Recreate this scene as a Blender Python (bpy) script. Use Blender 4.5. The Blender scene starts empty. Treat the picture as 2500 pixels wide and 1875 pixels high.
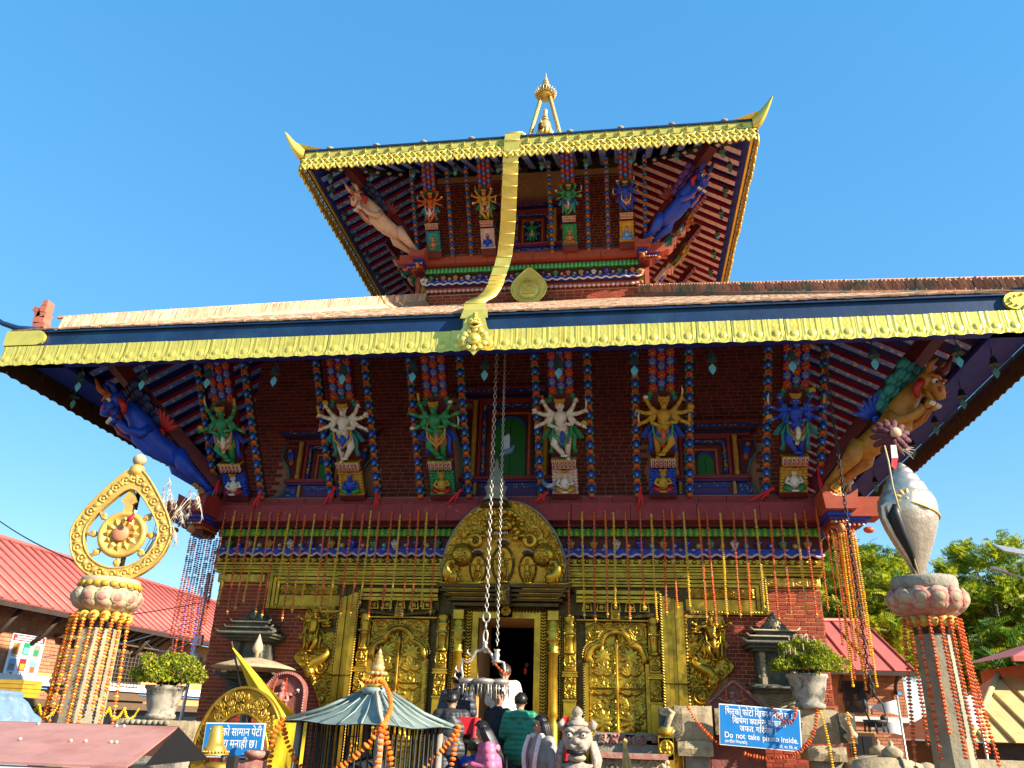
import bpy, bmesh, math, random
import numpy as np
from mathutils import Matrix, Vector
SC = bpy.context.scene
COL = SC.collection
rnd = random.Random(11)
nrs = np.random.RandomState(5)
R = math.radians
# ---------------------------------------------------------------- camera
cam_d = bpy.data.cameras.new('camera')
cam = bpy.data.objects.new('camera', cam_d)
COL.objects.link(cam)
SC.camera = cam
cam_d.sensor_width = 36.0
cam_d.lens = 27.33
cam_d.clip_start = 0.05
cam_d.clip_end = 3000.0
_yaw, _pit, _rol = R(8.546), R(23.587), R(1.927)
_fw = Vector((-math.sin(_yaw) * math.cos(_pit), math.cos(_yaw) * math.cos(_pit), math.sin(_pit)))
_rt = Vector((math.cos(_yaw), math.sin(_yaw), 0))
_up = _rt.cross(_fw)
_r2 = _rt * math.cos(_rol) + _up * math.sin(_rol)
_u2 = _up * math.cos(_rol) - _rt * math.sin(_rol)
_m = Matrix((_r2, _u2, -_fw)).transposed().to_4x4()
_m.translation = Vector((1.973, -12.969, 2.0))
cam.matrix_world = _m
# ---------------------------------------------------------------- sky and sun
SUN = Vector((0.828, -0.322, 0.460)).normalized()
wd = bpy.data.worlds.new('World')
SC.world = wd
wd.use_nodes = True
wn = wd.node_tree.nodes
bg = wn['Background']
sky = wn.new('ShaderNodeTexSky')
sky.sky_type = 'NISHITA'
sky.sun_disc = False
sky.sun_elevation = math.asin(SUN.z)
sky.sun_rotation = math.atan2(SUN.x, SUN.y)
sky.altitude = 1500
sky.air_density = 1.0
sky.dust_density = 0.1
sky.ozone_density = 2.0
hs = wn.new('ShaderNodeHueSaturation')
hs.inputs['Hue'].default_value = 0.50
hs.inputs['Saturation'].default_value = 2.45
hs.inputs['Value'].default_value = 1.78
gm = wn.new('ShaderNodeGamma')          # even out the clear winter sky from zenith to horizon
gm.inputs['Gamma'].default_value = 0.36
wd.node_tree.links.new(sky.outputs[0], gm.inputs['Color'])
wd.node_tree.links.new(gm.outputs[0], hs.inputs['Color'])
wd.node_tree.links.new(hs.outputs[0], bg.inputs[0])
bg.inputs[1].default_value = 0.15
sl = bpy.data.lights.new('sun', 'SUN')
sl.energy = 5.0
sl.angle = R(0.53)
sl.color = (1.0, 0.93, 0.80)
so = bpy.data.objects.new('sun', sl)
COL.objects.link(so)
so.rotation_euler = SUN.to_track_quat('Z', 'Y').to_euler()
so.location = (30, -20, 30)
SC.view_settings.view_transform = 'Standard'
SC.view_settings.look = 'None'
SC.view_settings.exposure = 1.35
SC.view_settings.gamma = 1.0
SC.render.engine = 'CYCLES'
SC.cycles.use_denoising = True
SC.cycles.max_bounces = 6
SC.cycles.diffuse_bounces = 4
SC.cycles.glossy_bounces = 3
SC.cycles.transmission_bounces = 2
SC.cycles.caustics_reflective = False
SC.cycles.caustics_refractive = False
# ---------------------------------------------------------------- materials
def srgb(r, g, b):
 f = lambda c: (c / 255.0) / 12.92 if c / 255.0 <= 0.04045 else ((c / 255.0 + 0.055) / 1.055) ** 2.4
 return (f(r), f(g), f(b))
MATS = {}
def M(name, col, rough=0.6, metal=0.0, var=0.18, scale=6.0, bump=0.0, bscale=40.0, isl=0.0, spec=0.4,
      col2=None, c2scale=2.5, c2lo=0.52, c2hi=0.68, coat=0.0, emit=None, bkind='noise', dist=0.02):
 """Principled paint with noise variation, optional second (wear / dirt) colour, island variation and fine relief."""
 if name in MATS:
  return MATS[name]
 m = bpy.data.materials.new(name)
 m.use_nodes = True
 nt = m.node_tree
 N, L = nt.nodes, nt.links
 p = N['Principled BSDF']
 p.inputs['Roughness'].default_value = rough
 p.inputs['Metallic'].default_value = metal
 p.inputs['Specular IOR Level'].default_value = spec
 p.inputs['Coat Weight'].default_value = coat
 geo = N.new('ShaderNodeNewGeometry')
 pos = geo.outputs['Position']
 nz = N.new('ShaderNodeTexNoise')
 nz.inputs['Scale'].default_value = scale
 nz.inputs['Detail'].default_value = 6
 nz.inputs['Roughness'].default_value = 0.65
 L.new(pos, nz.inputs['Vector'])
 rp = N.new('ShaderNodeValToRGB')
 lo = tuple(max(0, c * (1 - var)) for c in col)
 hi = tuple(min(1, c * (1 + var)) for c in col)
 rp.color_ramp.elements[0].position = 0.3
 rp.color_ramp.elements[1].position = 0.7
 rp.color_ramp.elements[0].color = (*lo, 1)
 rp.color_ramp.elements[1].color = (*hi, 1)
 L.new(nz.outputs['Fac'], rp.inputs[0])
 out = rp.outputs[0]
 if col2 is not None:
  n2 = N.new('ShaderNodeTexNoise')
  n2.inputs['Scale'].default_value = c2scale
  n2.inputs['Detail'].default_value = 8
  n2.inputs['Roughness'].default_value = 0.7
  L.new(pos, n2.inputs['Vector'])
  r2 = N.new('ShaderNodeValToRGB')
  r2.color_ramp.elements[0].position = c2lo
  r2.color_ramp.elements[1].position = c2hi
  L.new(n2.outputs['Fac'], r2.inputs[0])
  mx = N.new('ShaderNodeMix')
  mx.data_type = 'RGBA'
  L.new(r2.outputs[0], mx.inputs['Factor'])
  L.new(out, mx.inputs['A'])
  mx.inputs['B'].default_value = (*col2, 1)
  out = mx.outputs['Result']
 if isl:
  hv = N.new('ShaderNodeHueSaturation')
  mr = N.new('ShaderNodeMapRange')
  mr.inputs['To Min'].default_value = 1 - isl
  mr.inputs['To Max'].default_value = 1 + isl
  L.new(geo.outputs['Random Per Island'], mr.inputs[0])
  oi = N.new('ShaderNodeObjectInfo')
  ma = N.new('ShaderNodeMath'); ma.operation = 'ADD'
  L.new(geo.outputs['Random Per Island'], ma.inputs[0])
  L.new(oi.outputs['Random'], ma.inputs[1])
  fr = N.new('ShaderNodeMath'); fr.operation = 'FRACT'
  L.new(ma.outputs[0], fr.inputs[0])
  L.new(fr.outputs[0], mr.inputs[0])
  L.new(mr.outputs[0], hv.inputs['Value'])
  L.new(out, hv.inputs['Color'])
  out = hv.outputs[0]
 L.new(out, p.inputs['Base Color'])
 if emit:
  L.new(out, p.inputs['Emission Color'])
  p.inputs['Emission Strength'].default_value = emit
 if bump:
  if bkind == 'noise':
   bn = N.new('ShaderNodeTexNoise')
   bn.inputs['Scale'].default_value = bscale
   bn.inputs['Detail'].default_value = 4
   bo = bn.outputs['Fac']
  elif bkind == 'vor':
   bn = N.new('ShaderNodeTexVoronoi')
   bn.inputs['Scale'].default_value = bscale
   bo = bn.outputs['Distance']
  L.new(pos, bn.inputs['Vector'])
  bp = N.new('ShaderNodeBump')
  bp.inputs['Strength'].default_value = bump
  bp.inputs['Distance'].default_value = dist
  L.new(bo, bp.inputs['Height'])
  L.new(bp.outputs[0], p.inputs['Normal'])
 MATS[name] = m
 return m
# ---------------------------------------------------------------- mesh builder
_SPH = {}
def _sph(nu, nv):
 if (nu, nv) in _SPH:
  return _SPH[(nu, nv)]
 v = [(0, 0, 1)]
 for j in range(1, nv):
  a = math.pi * j / nv
  for i in range(nu):
   b = 2 * math.pi * i / nu
   v.append((math.sin(a) * math.cos(b), math.sin(a) * math.sin(b), math.cos(a)))
 v.append((0, 0, -1))
 f = []
 for i in range(nu):
  f.append((0, 1 + i, 1 + (i + 1) % nu))
 for j in range(nv - 2):
  for i in range(nu):
   a = 1 + j * nu + i; b = 1 + j * nu + (i + 1) % nu
   f.append((a, a + nu, b + nu, b))
 l = len(v) - 1; s = 1 + (nv - 2) * nu
 for i in range(nu):
  f.append((s + i, l, s + (i + 1) % nu))
 _SPH[(nu, nv)] = (np.array(v, float), f)
 return _SPH[(nu, nv)]
_BF = [(0, 3, 2, 1), (4, 5, 6, 7), (0, 1, 5, 4), (1, 2, 6, 5), (2, 3, 7, 6), (3, 0, 4, 7)]
_BV = np.array([(-.5, -.5, -.5), (.5, -.5, -.5), (.5, .5, -.5), (-.5, .5, -.5), (-.5, -.5, .5), (.5, -.5, .5), (.5, .5, .5), (-.5, .5, .5)])
def rotm(ax, deg):
 return np.array(Matrix.Rotation(R(deg), 3, ax))
def unit(v):
 v = np.asarray(v, float)
 n = np.linalg.norm(v)
 return v / n if n > 1e-9 else v
class MB:
 T0 = None
 def __init__(s):
  s.v = []; s.f = []; s.mi = []; s.sm = []; s.n = 0; s.mats = []; s.T = MB.T0
 def add(s, v, f, mat, smooth=False):
  v = np.asarray(v, float).reshape(-1, 3)
  if s.T is not None:
   v = v @ s.T[:3, :3].T + s.T[:3, 3]
  if mat not in s.mats:
   s.mats.append(mat)
  k = s.mats.index(mat)
  o = s.n
  s.v.append(v)
  s.f += [tuple(i + o for i in q) for q in f]
  s.mi += [k] * len(f)
  s.sm += [smooth] * len(f)
  s.n += len(v)
  return s
 def box(s, c, size, mat, Rm=None):
  v = _BV * np.asarray(size, float)
  if Rm is not None:
   v = v @ np.asarray(Rm).T
  return s.add(v + np.asarray(c, float), _BF, mat)
 def bx(s, x0, x1, y0, y1, z0, z1, mat):
  return s.box(((x0 + x1) / 2, (y0 + y1) / 2, (z0 + z1) / 2), (abs(x1 - x0), abs(y1 - y0), abs(z1 - z0)), mat)
 def ell(s, c, r, mat, nu=10, nv=7, Rm=None):
  v, f = _sph(nu, nv)
  if np.isscalar(r):
   r = (r, r, r)
  v = v * np.asarray(r, float)
  if Rm is not None:
   v = v @ np.asarray(Rm).T
  return s.add(v + np.asarray(c, float), f, mat, True)
 def tube(s, pts, rad, mat, n=8, caps=True, flat=1.0, closed=False, smooth=True, upv=None):
  P = np.asarray(pts, float); k = len(P)
  if np.isscalar(rad):
   rad = [rad] * k
  V = []
  prev = np.asarray(upv, float) if upv is not None else None
  for i in range(k):
   if closed:
    d = P[(i + 1) % k] - P[i - 1]
   else:
    d = P[min(i + 1, k - 1)] - P[max(i - 1, 0)]
   d = unit(d)
   if prev is None:
    a = np.array([0, 0, 1.]) if abs(d[2]) < .9 else np.array([1., 0, 0])
   else:
    a = prev
   x = unit(np.cross(a, d)); y = np.cross(d, x); prev = y
   for j in range(n):
    t = 2 * math.pi * j / n
    V.append(P[i] + rad[i] * (math.cos(t) * x * flat + math.sin(t) * y))
  F = []
  for i in range(k if closed else k - 1):
   for j in range(n):
    a = i * n + j; b = i * n + (j + 1) % n
    c = ((i + 1) % k) * n + (j + 1) % n; e = ((i + 1) % k) * n + j
    F.append((a, b, c, e))
  if caps and not closed:
   F.append(tuple(range(n - 1, -1, -1)))
   F.append(tuple((k - 1) * n + j for j in range(n)))
  return s.add(V, F, mat, smooth)
 def lathe(s, prof, mat, c=(0, 0, 0), n=16, Rm=None, smooth=True, lobes=0, lob=0.0, sx=1, sy=1):
  V = []
  for (r, z) in prof:
   for j in range(n):
    t = 2 * math.pi * j / n
    q = r * (1 + lob * math.cos(lobes * t)) if lobes else r
    V.append((q * math.cos(t) * sx, q * math.sin(t) * sy, z))
  F = []
  for i in range(len(prof) - 1):
   for j in range(n):
    F.append((i * n + j, i * n + (j + 1) % n, (i + 1) * n + (j + 1) % n, (i + 1) * n + j))
  if prof[0][0] > 1e-4:
   F.append(tuple(range(n - 1, -1, -1)))
  if prof[-1][0] > 1e-4:
   F.append(tuple((len(prof) - 1) * n + j for j in range(n)))
  V = np.array(V)
  if Rm is not None:
   V = V @ np.asarray(Rm).T
  return s.add(V + np.asarray(c, float), F, mat, smooth)
 def prism(s, poly, y0, y1, mat, mat_side=None):
  """polygon in the xz plane, extruded along y"""
  n = len(poly)
  a = 0
  for i in range(n):
   a += poly[i][0] * poly[(i + 1) % n][1] - poly[(i + 1) % n][0] * poly[i][1]
  if a < 0:
   poly = poly[::-1]
  V = [(x, y0, z) for x, z in poly] + [(x, y1, z) for x, z in poly]
  if y0 > y1:
   V = [(x, y1, z) for x, z in poly] + [(x, y0, z) for x, z in poly]
  s.add(V, [tuple(range(n)), tuple(range(2 * n - 1, n - 1, -1))], mat)
  s.add(V, [(i, n + i, n + (i + 1) % n, (i + 1) % n)[::1] for i in range(n)], mat_side or mat)
  return s
 def sheet(s, P, mat, smooth=True, flip=False, thick=None):
  """P: array (ny,nx,3)"""
  ny, nx = P.shape[:2]
  I = np.arange(ny * nx).reshape(ny, nx)
  q = np.stack([I[:-1, :-1], I[:-1, 1:], I[1:, 1:], I[1:, :-1]], -1).reshape(-1, 4)
  if flip:
   q = q[:, ::-1]
  return s.add(P.reshape(-1, 3), [tuple(int(i) for i in r) for r in q], mat, smooth)
 def relief(s, x0, x1, z0, z1, y, hf, depth, mat, res=0.02, mask=None, skirt=0.03):
  """height field panel facing -y. hf(U,V) in panel metres -> 0..1"""
  nx = max(3, int((x1 - x0) / res) + 1); ny = max(3, int((z1 - z0) / res) + 1)
  X, Z = np.meshgrid(np.linspace(x0, x1, nx), np.linspace(z0, z1, ny))
  Hh = hf(X - x0, Z - z0)
  Hh = Hh.copy()
  edge = np.zeros_like(Hh, bool); edge[0, :] = edge[-1, :] = edge[:, 0] = edge[:, -1] = True
  Y = y - depth * Hh
  Y[edge] = y + skirt
  P = np.stack([X, Y, Z], -1)
  if mask is None:
   return s.sheet(P, mat)
  K = mask(X, Z)
  I = np.arange(ny * nx).reshape(ny, nx)
  ok = K[:-1, :-1] & K[:-1, 1:] & K[1:, 1:] & K[1:, :-1]
  q = np.stack([I[:-1, :-1], I[:-1, 1:], I[1:, 1:], I[1:, :-1]], -1)[ok]
  return s.add(P.reshape(-1, 3), [tuple(int(i) for i in r) for r in q], mat, True)
 def mesh(s, name, org=(0, 0, 0)):
  me = bpy.data.meshes.new(name)
  V = np.concatenate(s.v) - np.asarray(org, float)
  me.from_pydata(V.tolist(), [], s.f)
  for m in s.mats:
   me.materials.append(m)
  me.polygons.foreach_set('material_index', s.mi)
  me.polygons.foreach_set('use_smooth', s.sm)
  me.update()
  return me
ORG = {}
def wo(o):
 return ORG.get(o.name, (0, 0, 0))
def link(o, parent=None):
 COL.objects.link(o)
 if parent is not None:
  o.parent = parent
 return o
def part(name, mb, parent, **kw):
 """a part: vertices given in world space, parented under thing / part"""
 me = mb.mesh(name, wo(parent))
 o = bpy.data.objects.new(name, me)
 link(o, parent)
 ORG[o.name] = wo(parent)
 for k, v in kw.items():
  o[k] = v
 return o
def thing(name, label, cat, loc=(0, 0, 0), group=None):
 o = bpy.data.objects.new(name, None)
 o.empty_display_size = 0.2
 o.location = loc
 link(o)
 ORG[o.name] = tuple(loc)
 o['label'] = label; o['category'] = cat
 if group:
  o['group'] = group
 return o
def solid(name, mb, label, cat, loc=(0, 0, 0), group=None):
 """a thing that is one mesh"""
 o = bpy.data.objects.new(name, mb.mesh(name, loc))
 o.location = loc
 link(o)
 ORG[o.name] = tuple(loc)
 o['label'] = label; o['category'] = cat
 if group:
  o['group'] = group
 return o
def struct(name, mb, kind='structure'):
 o = bpy.data.objects.new(name, mb.mesh(name))
 link(o)
 o['kind'] = kind
 return o
def clone(o, parent=None, loc=None, rotz=None, name=None):
 c = o.copy()
 COL.objects.link(c)
 c.parent = parent if parent is not None else o.parent
 if loc is not None:
  c.location = loc
 if rotz is not None:
  c.rotation_euler = (0, 0, rotz)
 for ch in list(o.children):
  if ch is not c:
   clone(ch, c)
 return c
def clone_tree(root, loc, rotz=0.0, label=None):
 c = root.copy(); COL.objects.link(c)
 c.location = loc; c.rotation_euler = (0, 0, rotz)
 if label:
  c['label'] = label
 for ch in root.children:
  k = ch.copy(); COL.objects.link(k); k.parent = c
  for g in ch.children:
   j = g.copy(); COL.objects.link(j); j.parent = k
 return c
ORD = ['first', 'second', 'third', 'fourth', 'fifth', 'sixth', 'seventh', 'eighth', 'ninth', 'tenth', 'eleventh', 'twelfth',
       'thirteenth', 'fourteenth', 'fifteenth', 'sixteenth', 'seventeenth', 'eighteenth', 'nineteenth', 'twentieth',
       'twenty-first', 'twenty-second', 'twenty-third', 'twenty-fourth', 'twenty-fifth', 'twenty-sixth', 'twenty-seventh', 'twenty-eighth']
# ---------------------------------------------------------------- relief stamps (numpy height fields)
def S_dome(U, V, cx, cy, rx, ry, p=0.5):
 d = ((U - cx) / rx) ** 2 + ((V - cy) / ry) ** 2
 return np.where(d < 1, np.power(np.clip(1 - d, 0, 1), p), 0)
def S_leaf(U, V, cx, cy, L_, W_, ang):
 c, s = math.cos(ang), math.sin(ang)
 a = (U - cx) * c + (V - cy) * s; b = -(U - cx) * s + (V - cy) * c
 t = np.clip(a / L_, 0, 1)
 w = W_ * np.sin(np.pi * np.power(t, 0.7)) + 1e-6
 d = np.abs(b) / w
 ok = (a > 0) & (a < L_) & (d < 1)
 h = np.sqrt(np.clip(1 - d * d, 0, 1)) * (0.55 + 0.45 * t)
 h = h * np.where(d < 0.18, 0.72, 1.0)
 return np.where(ok, h, 0)
def S_rose(U, V, cx, cy, r, n=8, ph=0.0):
 x, y = U - cx, V - cy
 d = np.hypot(x, y) / r; th = np.arctan2(y, x)
 pet = 0.55 + 0.45 * np.abs(np.cos(n * th / 2 + ph))
 h = np.where(d < pet, 0.35 + 0.65 * np.sqrt(np.clip(1 - (d / pet - 0.55) ** 2 * 3, 0, 1)), 0)
 return np.where(d < 0.28, 0.75 + 0.25 * np.sqrt(np.clip(1 - (d / 0.28) ** 2, 0, 1)), h)
def S_spiral(U, V, cx, cy, r, turns=2.2, sgn=1, ph=0.0):
 x, y = U - cx, V - cy
 d = np.hypot(x, y) / r; th = np.arctan2(y, x) * sgn
 h = 0.5 + 0.5 * np.cos(2 * np.pi * (d * turns - th / (2 * np.pi)) + ph)
 return np.where(d < 1, h * np.clip((1.05 - d) * 4, 0, 1), 0)
def S_ring(U, V, cx, cy, r, w):
 d = np.abs(np.hypot(U - cx, V - cy) - r) / w
 return np.sqrt(np.clip(1 - d * d, 0, 1))
def S_ribbed(U, V, cx, cy, rx, ry, n=6):
 d = S_dome(U, V, cx, cy, rx, ry)
 a = np.arcsin(np.clip((U - cx) / rx / np.maximum(d, 1e-3), -1, 1))
 return d * (0.62 + 0.38 * np.abs(np.cos(n * a)))
def S_fig(U, V, cx, cy, s):
 """small seated deity relief, s = height"""
 h = S_ring(U, V, cx, cy + .1 * s, .52 * s, .06 * s) * .7
 h = np.maximum(h, .25 * (np.hypot(U - cx, V - cy - .1 * s) < .5 * s))
 for (a, b, rx, ry, k) in [(0, .36, .12, .14, 1), (0, .52, .08, .09, .9), (0, .08, .16, .22, .9), (-.16, -.2, .2, .09, .85),
                              (.16, -.2, .2, .09, .85), (-.2, .1, .06, .2, .8), (.2, .1, .06, .2, .8), (0, -.36, .36, .08, .7)]:
  h = np.maximum(h, k * S_dome(U, V, cx + a * s, cy + b * s, rx * s, ry * s))
 return h
def foliage(w, hgt, seed, n=None, size=0.09, spir=3):
 g = np.random.RandomState(seed)
 n = n or int(w * hgt / (size * size) * 2.2)
 items = [(g.uniform(0, w), g.uniform(0, hgt), g.uniform(.7, 1.3) * size, g.uniform(.3, .5) * size, g.uniform(0, 6.283), g.uniform(.6, 1)) for _ in range(n)]
 sp = [(g.uniform(0, w), g.uniform(0, hgt), g.uniform(.6, 1.1) * size, g.choice([-1, 1])) for _ in range(int(n * spir / 10))]
 def hf(U, V):
  h = np.zeros_like(U)
  for (x, y, r, sg) in sp:
   h = np.maximum(h, .85 * S_spiral(U, V, x, y, r, 1.8, sg))
  for (x, y, L_, W_, a, k) in items:
   h = np.maximum(h, k * S_leaf(U, V, x, y, L_, W_, a))
  return h
 return hf
_TMP = bpy.data.scenes.new('tmp')
def eval_mesh(o):
 """evaluated copy of an object's mesh, worked out in a scratch scene"""
 _TMP.collection.objects.link(o)
 with bpy.context.temp_override(scene=_TMP, view_layer=_TMP.view_layers[0]):
  dg = bpy.context.evaluated_depsgraph_get()
  me = bpy.data.meshes.new_from_object(o.evaluated_get(dg))
 _TMP.collection.objects.unlink(o)
 return me
# ---------------------------------------------------------------- palette
BRICK = M('brick_red', (0.30, 0.042, 0.018), .75, var=.25, scale=25, isl=.28, bump=.25, bscale=120, dist=.004)
BRICK_DARK = M('brick_shaded', (0.20, 0.026, 0.020), .75, var=.25, scale=20, isl=.3, bump=.25, bscale=100, dist=.004)  # darker copy of the brick, eave shade put into the colour
MORTAR = M('mortar_ochre', (0.55, 0.29, 0.10), .9, var=.2, scale=14, bump=.2, bscale=90, dist=.004)
MORTAR_D = M('mortar_shaded', (0.42, 0.20, 0.12), .9, var=.2, scale=14)  # mortar copy for the wall under the eave, shade put into the colour
REDP = M('red_paint', (0.27, 0.024, 0.020), .6, var=.22, scale=9, col2=(.40, .22, .17), c2scale=6, c2lo=.6, c2hi=.75, bump=.15, bscale=60, dist=.01)
REDP2 = M('orange_red_paint', (0.36, 0.060, 0.020), .6, var=.2, scale=9, col2=(.40, .2, .14), c2scale=8, c2lo=.62, c2hi=.8)
MAROON = M('maroon_paint', (0.11, 0.010, 0.010), .55, var=.3, scale=8)
GREENF = M('lime_paint', (0.24, 0.42, 0.012), .5, var=.2, scale=12)
GREENF2 = M('mint_paint', (0.12, 0.52, 0.10), .5, var=.2, scale=12)
NAVY = M('navy_paint', (0.006, 0.016, 0.075), .45, var=.3, scale=3)
FASCIA = M('blue_black_board', (0.006, 0.026, 0.075), .45, var=.35, scale=2.0, col2=(.012, .05, .10), c2scale=1.2, bump=.1, bscale=12)
BLUE = M('blue_paint', (0.010, 0.055, 0.42), .45, var=.25, scale=10)
SKYB = M('light_blue_paint', (0.16, 0.33, 0.62), .5, var=.2, scale=12)
WHITE = M('white_paint', (0.68, 0.60, 0.48), .55, var=.14, scale=12)
PINKW = M('pink_white_paint', (0.62, 0.42, 0.36), .6, var=.14, scale=12)
YEL = M('yellow_paint', (0.50, 0.27, 0.022), .5, var=.2, scale=12)
GRN = M('green_paint', (0.020, 0.24, 0.085), .5, var=.25, scale=12)
TEAL = M('teal_paint', (0.020, 0.22, 0.22), .5, var=.25, scale=12)
ORNG = M('orange_paint', (0.50, 0.10, 0.018), .5, var=.25, scale=12)
RED = M('bright_red_paint', (0.42, 0.018, 0.014), .5, var=.25, scale=12)
SKIN = M('ochre_skin_paint', (0.46, 0.19, 0.065), .5, var=.2, scale=12)
BLACK = M('black_paint', (0.006, 0.006, 0.008), .5, var=.2)
PURP = M('purple_paint', (0.07, 0.02, 0.16), .5, var=.25, scale=12)
GILT = M('gilt_sheet', (0.86, 0.66, 0.12), .38, metal=.55, var=.12, scale=5, col2=(.62, .42, .06), c2scale=3, c2lo=.56, c2hi=.75, bump=.12, bscale=25, dist=.02)
BRASS = M('aged_gilt_brass', (0.54, 0.31, 0.030), .40, metal=.8, var=.3, scale=9, col2=(.10, .055, .012), c2scale=7, c2lo=.50, c2hi=.72, bump=.3, bscale=55, dist=.012)
BRASSF = M('plain_gilt_brass', (0.60, 0.35, 0.030), .36, metal=.8, var=.25, scale=4, col2=(.20, .11, .018), c2scale=3.5, c2lo=.46, c2hi=.70, bump=.1, bscale=9, dist=.02)
BRASSD = M('dark_brass', (0.10, 0.06, 0.016), .45, metal=.7, var=.35, scale=9, bump=.3, bscale=40, dist=.012)
TILE = M('clay_tile', (0.50, 0.30, 0.175), .85, var=.22, scale=10, isl=.30, bump=.3, bscale=60, dist=.006, col2=(.30, .19, .12), c2scale=3.2, c2lo=.55, c2hi=.72)
TILED = M('shaded_green_tile', (0.42, 0.16, 0.08), .85, var=.25, scale=10, isl=.3, bump=.3, bscale=60, dist=.006, col2=(.10, .12, .07), c2scale=2.2, c2lo=.46, c2hi=.62)  # darker greenish tile; carries the shadow on the right ridge
GREENW = M('green_window_leaf', (0.012, 0.16, 0.02), .6, var=.2, scale=8)
STONE = M('grey_stone', (0.30, 0.25, 0.18), .85, var=.25, scale=10, bump=.5, bscale=35, dist=.02, col2=(.14, .12, .09), c2scale=4)
STONED = M('dark_stone', (0.09, 0.085, 0.060), .6, var=.35, scale=9, bump=.5, bscale=30, dist=.02, col2=(.16, .17, .08), c2scale=4)  # plain dark stone, the unlit tone on the niche shrines
def flower_mat(name, base, petal, core, scale=26.0):
 """painted board with a row of small flowers"""
 m = M(name, base, .5, var=.22, scale=9)
 nt = m.node_tree; N, L = nt.nodes, nt.links
 p = N['Principled BSDF']
 old = p.inputs['Base Color'].links[0].from_socket
 geo = N.new('ShaderNodeNewGeometry')
 vo = N.new('ShaderNodeTexVoronoi'); vo.inputs['Scale'].default_value = scale; vo.inputs['Randomness'].default_value = .55
 L.new(geo.outputs['Position'], vo.inputs['Vector'])
 r1 = N.new('ShaderNodeValToRGB'); r1.color_ramp.interpolation = 'CONSTANT'
 r1.color_ramp.elements[0].color = (1, 1, 1, 1); r1.color_ramp.elements[1].color = (0, 0, 0, 1); r1.color_ramp.elements[1].position = .34
 r2 = N.new('ShaderNodeValToRGB'); r2.color_ramp.interpolation = 'CONSTANT'
 r2.color_ramp.elements[0].color = (1, 1, 1, 1); r2.color_ramp.elements[1].color = (0, 0, 0, 1); r2.color_ramp.elements[1].position = .16
 L.new(vo.outputs['Distance'], r1.inputs[0]); L.new(vo.outputs['Distance'], r2.inputs[0])
 a = N.new('ShaderNodeMix'); a.data_type = 'RGBA'; L.new(r1.outputs[0], a.inputs['Factor']); L.new(old, a.inputs['A']); a.inputs['B'].default_value = (*petal, 1)
 b = N.new('ShaderNodeMix'); b.data_type = 'RGBA'; L.new(r2.outputs[0], b.inputs['Factor']); L.new(a.outputs['Result'], b.inputs['A']); b.inputs['B'].default_value = (*core, 1)
 L.new(b.outputs['Result'], p.inputs['Base Color'])
 return m
RAFTB = flower_mat('rafter_flowers_blue', (0.09, 0.22, 0.62), (.55, .50, .45), (.55, .22, .02), 11)
RAFTW = flower_mat('rafter_flowers_pale', (0.50, 0.40, 0.46), (.55, .34, .14), (.12, .16, .55), 9)
WINB = flower_mat('window_flowers', (0.010, 0.040, 0.26), (.45, .32, .14), (.02, .1, .5), 20)
RBLUE = M('rafter_blue', (0.008, 0.030, 0.30), .5, var=.3, scale=6)
SOFB = M('soffit_blue', (0.006, 0.020, 0.22), .55, var=.35, scale=4)
REDPL = M('red_planks', (0.42, 0.014, 0.030), .55, var=.3, scale=5)
# ---------------------------------------------------------------- ground
mb = MB()
GROUND = M('brick_paving', (0.20, 0.15, 0.115), .9, var=.3, scale=1.5, bump=.3, bscale=8, dist=.02)
mb.add([(-1500, -1500, 0), (1500, -1500, 0), (1500, 1500, 0), (-1500, 1500, 0)], [(0, 1, 2, 3)], GROUND)
struct('ground', mb)
# ---------------------------------------------------------------- temple
TEMPLE = thing('temple', 'two-tiered red brick pagoda temple with gilded doorway and gold eave fringes', 'temple', (0, 5, 0))
YC = 5.0
def bricks_front(x0, x1, z0, z1, y, pw, ph, gap, dep, skip=None, seed=1):
 """list of (cx, cz, w, h) of running-bond bricks"""
 g = random.Random(seed); out = []
 r = 0; z = z0
 while z < z1 - 1e-6:
  x = x0 - (pw / 2 if r % 2 else 0) + g.uniform(-.02, .02)
  while x < x1:
   w = pw * g.uniform(.85, 1.15)
   a, b = max(x, x0), min(x + w - gap, x1)
   if b - a > .02 and not (skip and skip((a + b) / 2, z + ph / 2)):
    out.append(((a + b) / 2, z + (ph - gap) / 2, b - a, min(ph - gap, z1 - z)))
   x += w
  z += ph; r += 1
 return out
# core masonry
mb = MB()
for (x0_, x1_, z0_, z1_) in [(-5, -.375, 0, 5.3), (.535, 5, 0, 5.3), (-.375, .535, 3.55, 5.3), (-.375, .535, 0, 1.0)]:
 mb.bx(x0_, x1_, .006, 1.2, z0_, z1_, MORTAR)
for q_ in [(-5, -4.5, 1.2, 10, 0, 5.3), (4.5, 5, 1.2, 10, 0, 5.3), (-4.5, 4.5, 9.5, 10, 0, 5.3), (-4.5, 4.5, 1.2, 9.5, 5.0, 5.3)]:
 mb.bx(*q_, MORTAR)
LW = part('lower_wall', mb, TEMPLE)
mb = MB()
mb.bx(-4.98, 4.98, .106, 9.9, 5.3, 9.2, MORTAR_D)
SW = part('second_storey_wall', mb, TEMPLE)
mb = MB()
mb.bx(-2.45, 2.45, 2.555, 7.45, 9.2, 14.6, MORTAR)
UW = part('upper_wall', mb, TEMPLE)
mb = MB()
for z0, z1, o in [(0, .25, 1.0), (.25, .5, .7), (.5, .75, .4), (.75, 1.0, .2)]:
 mb.bx(-5 - o, 5 + o, -o, 10 + o, z0, z1 - .002, STONE)
part('stone_plinth', mb, TEMPLE)
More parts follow.
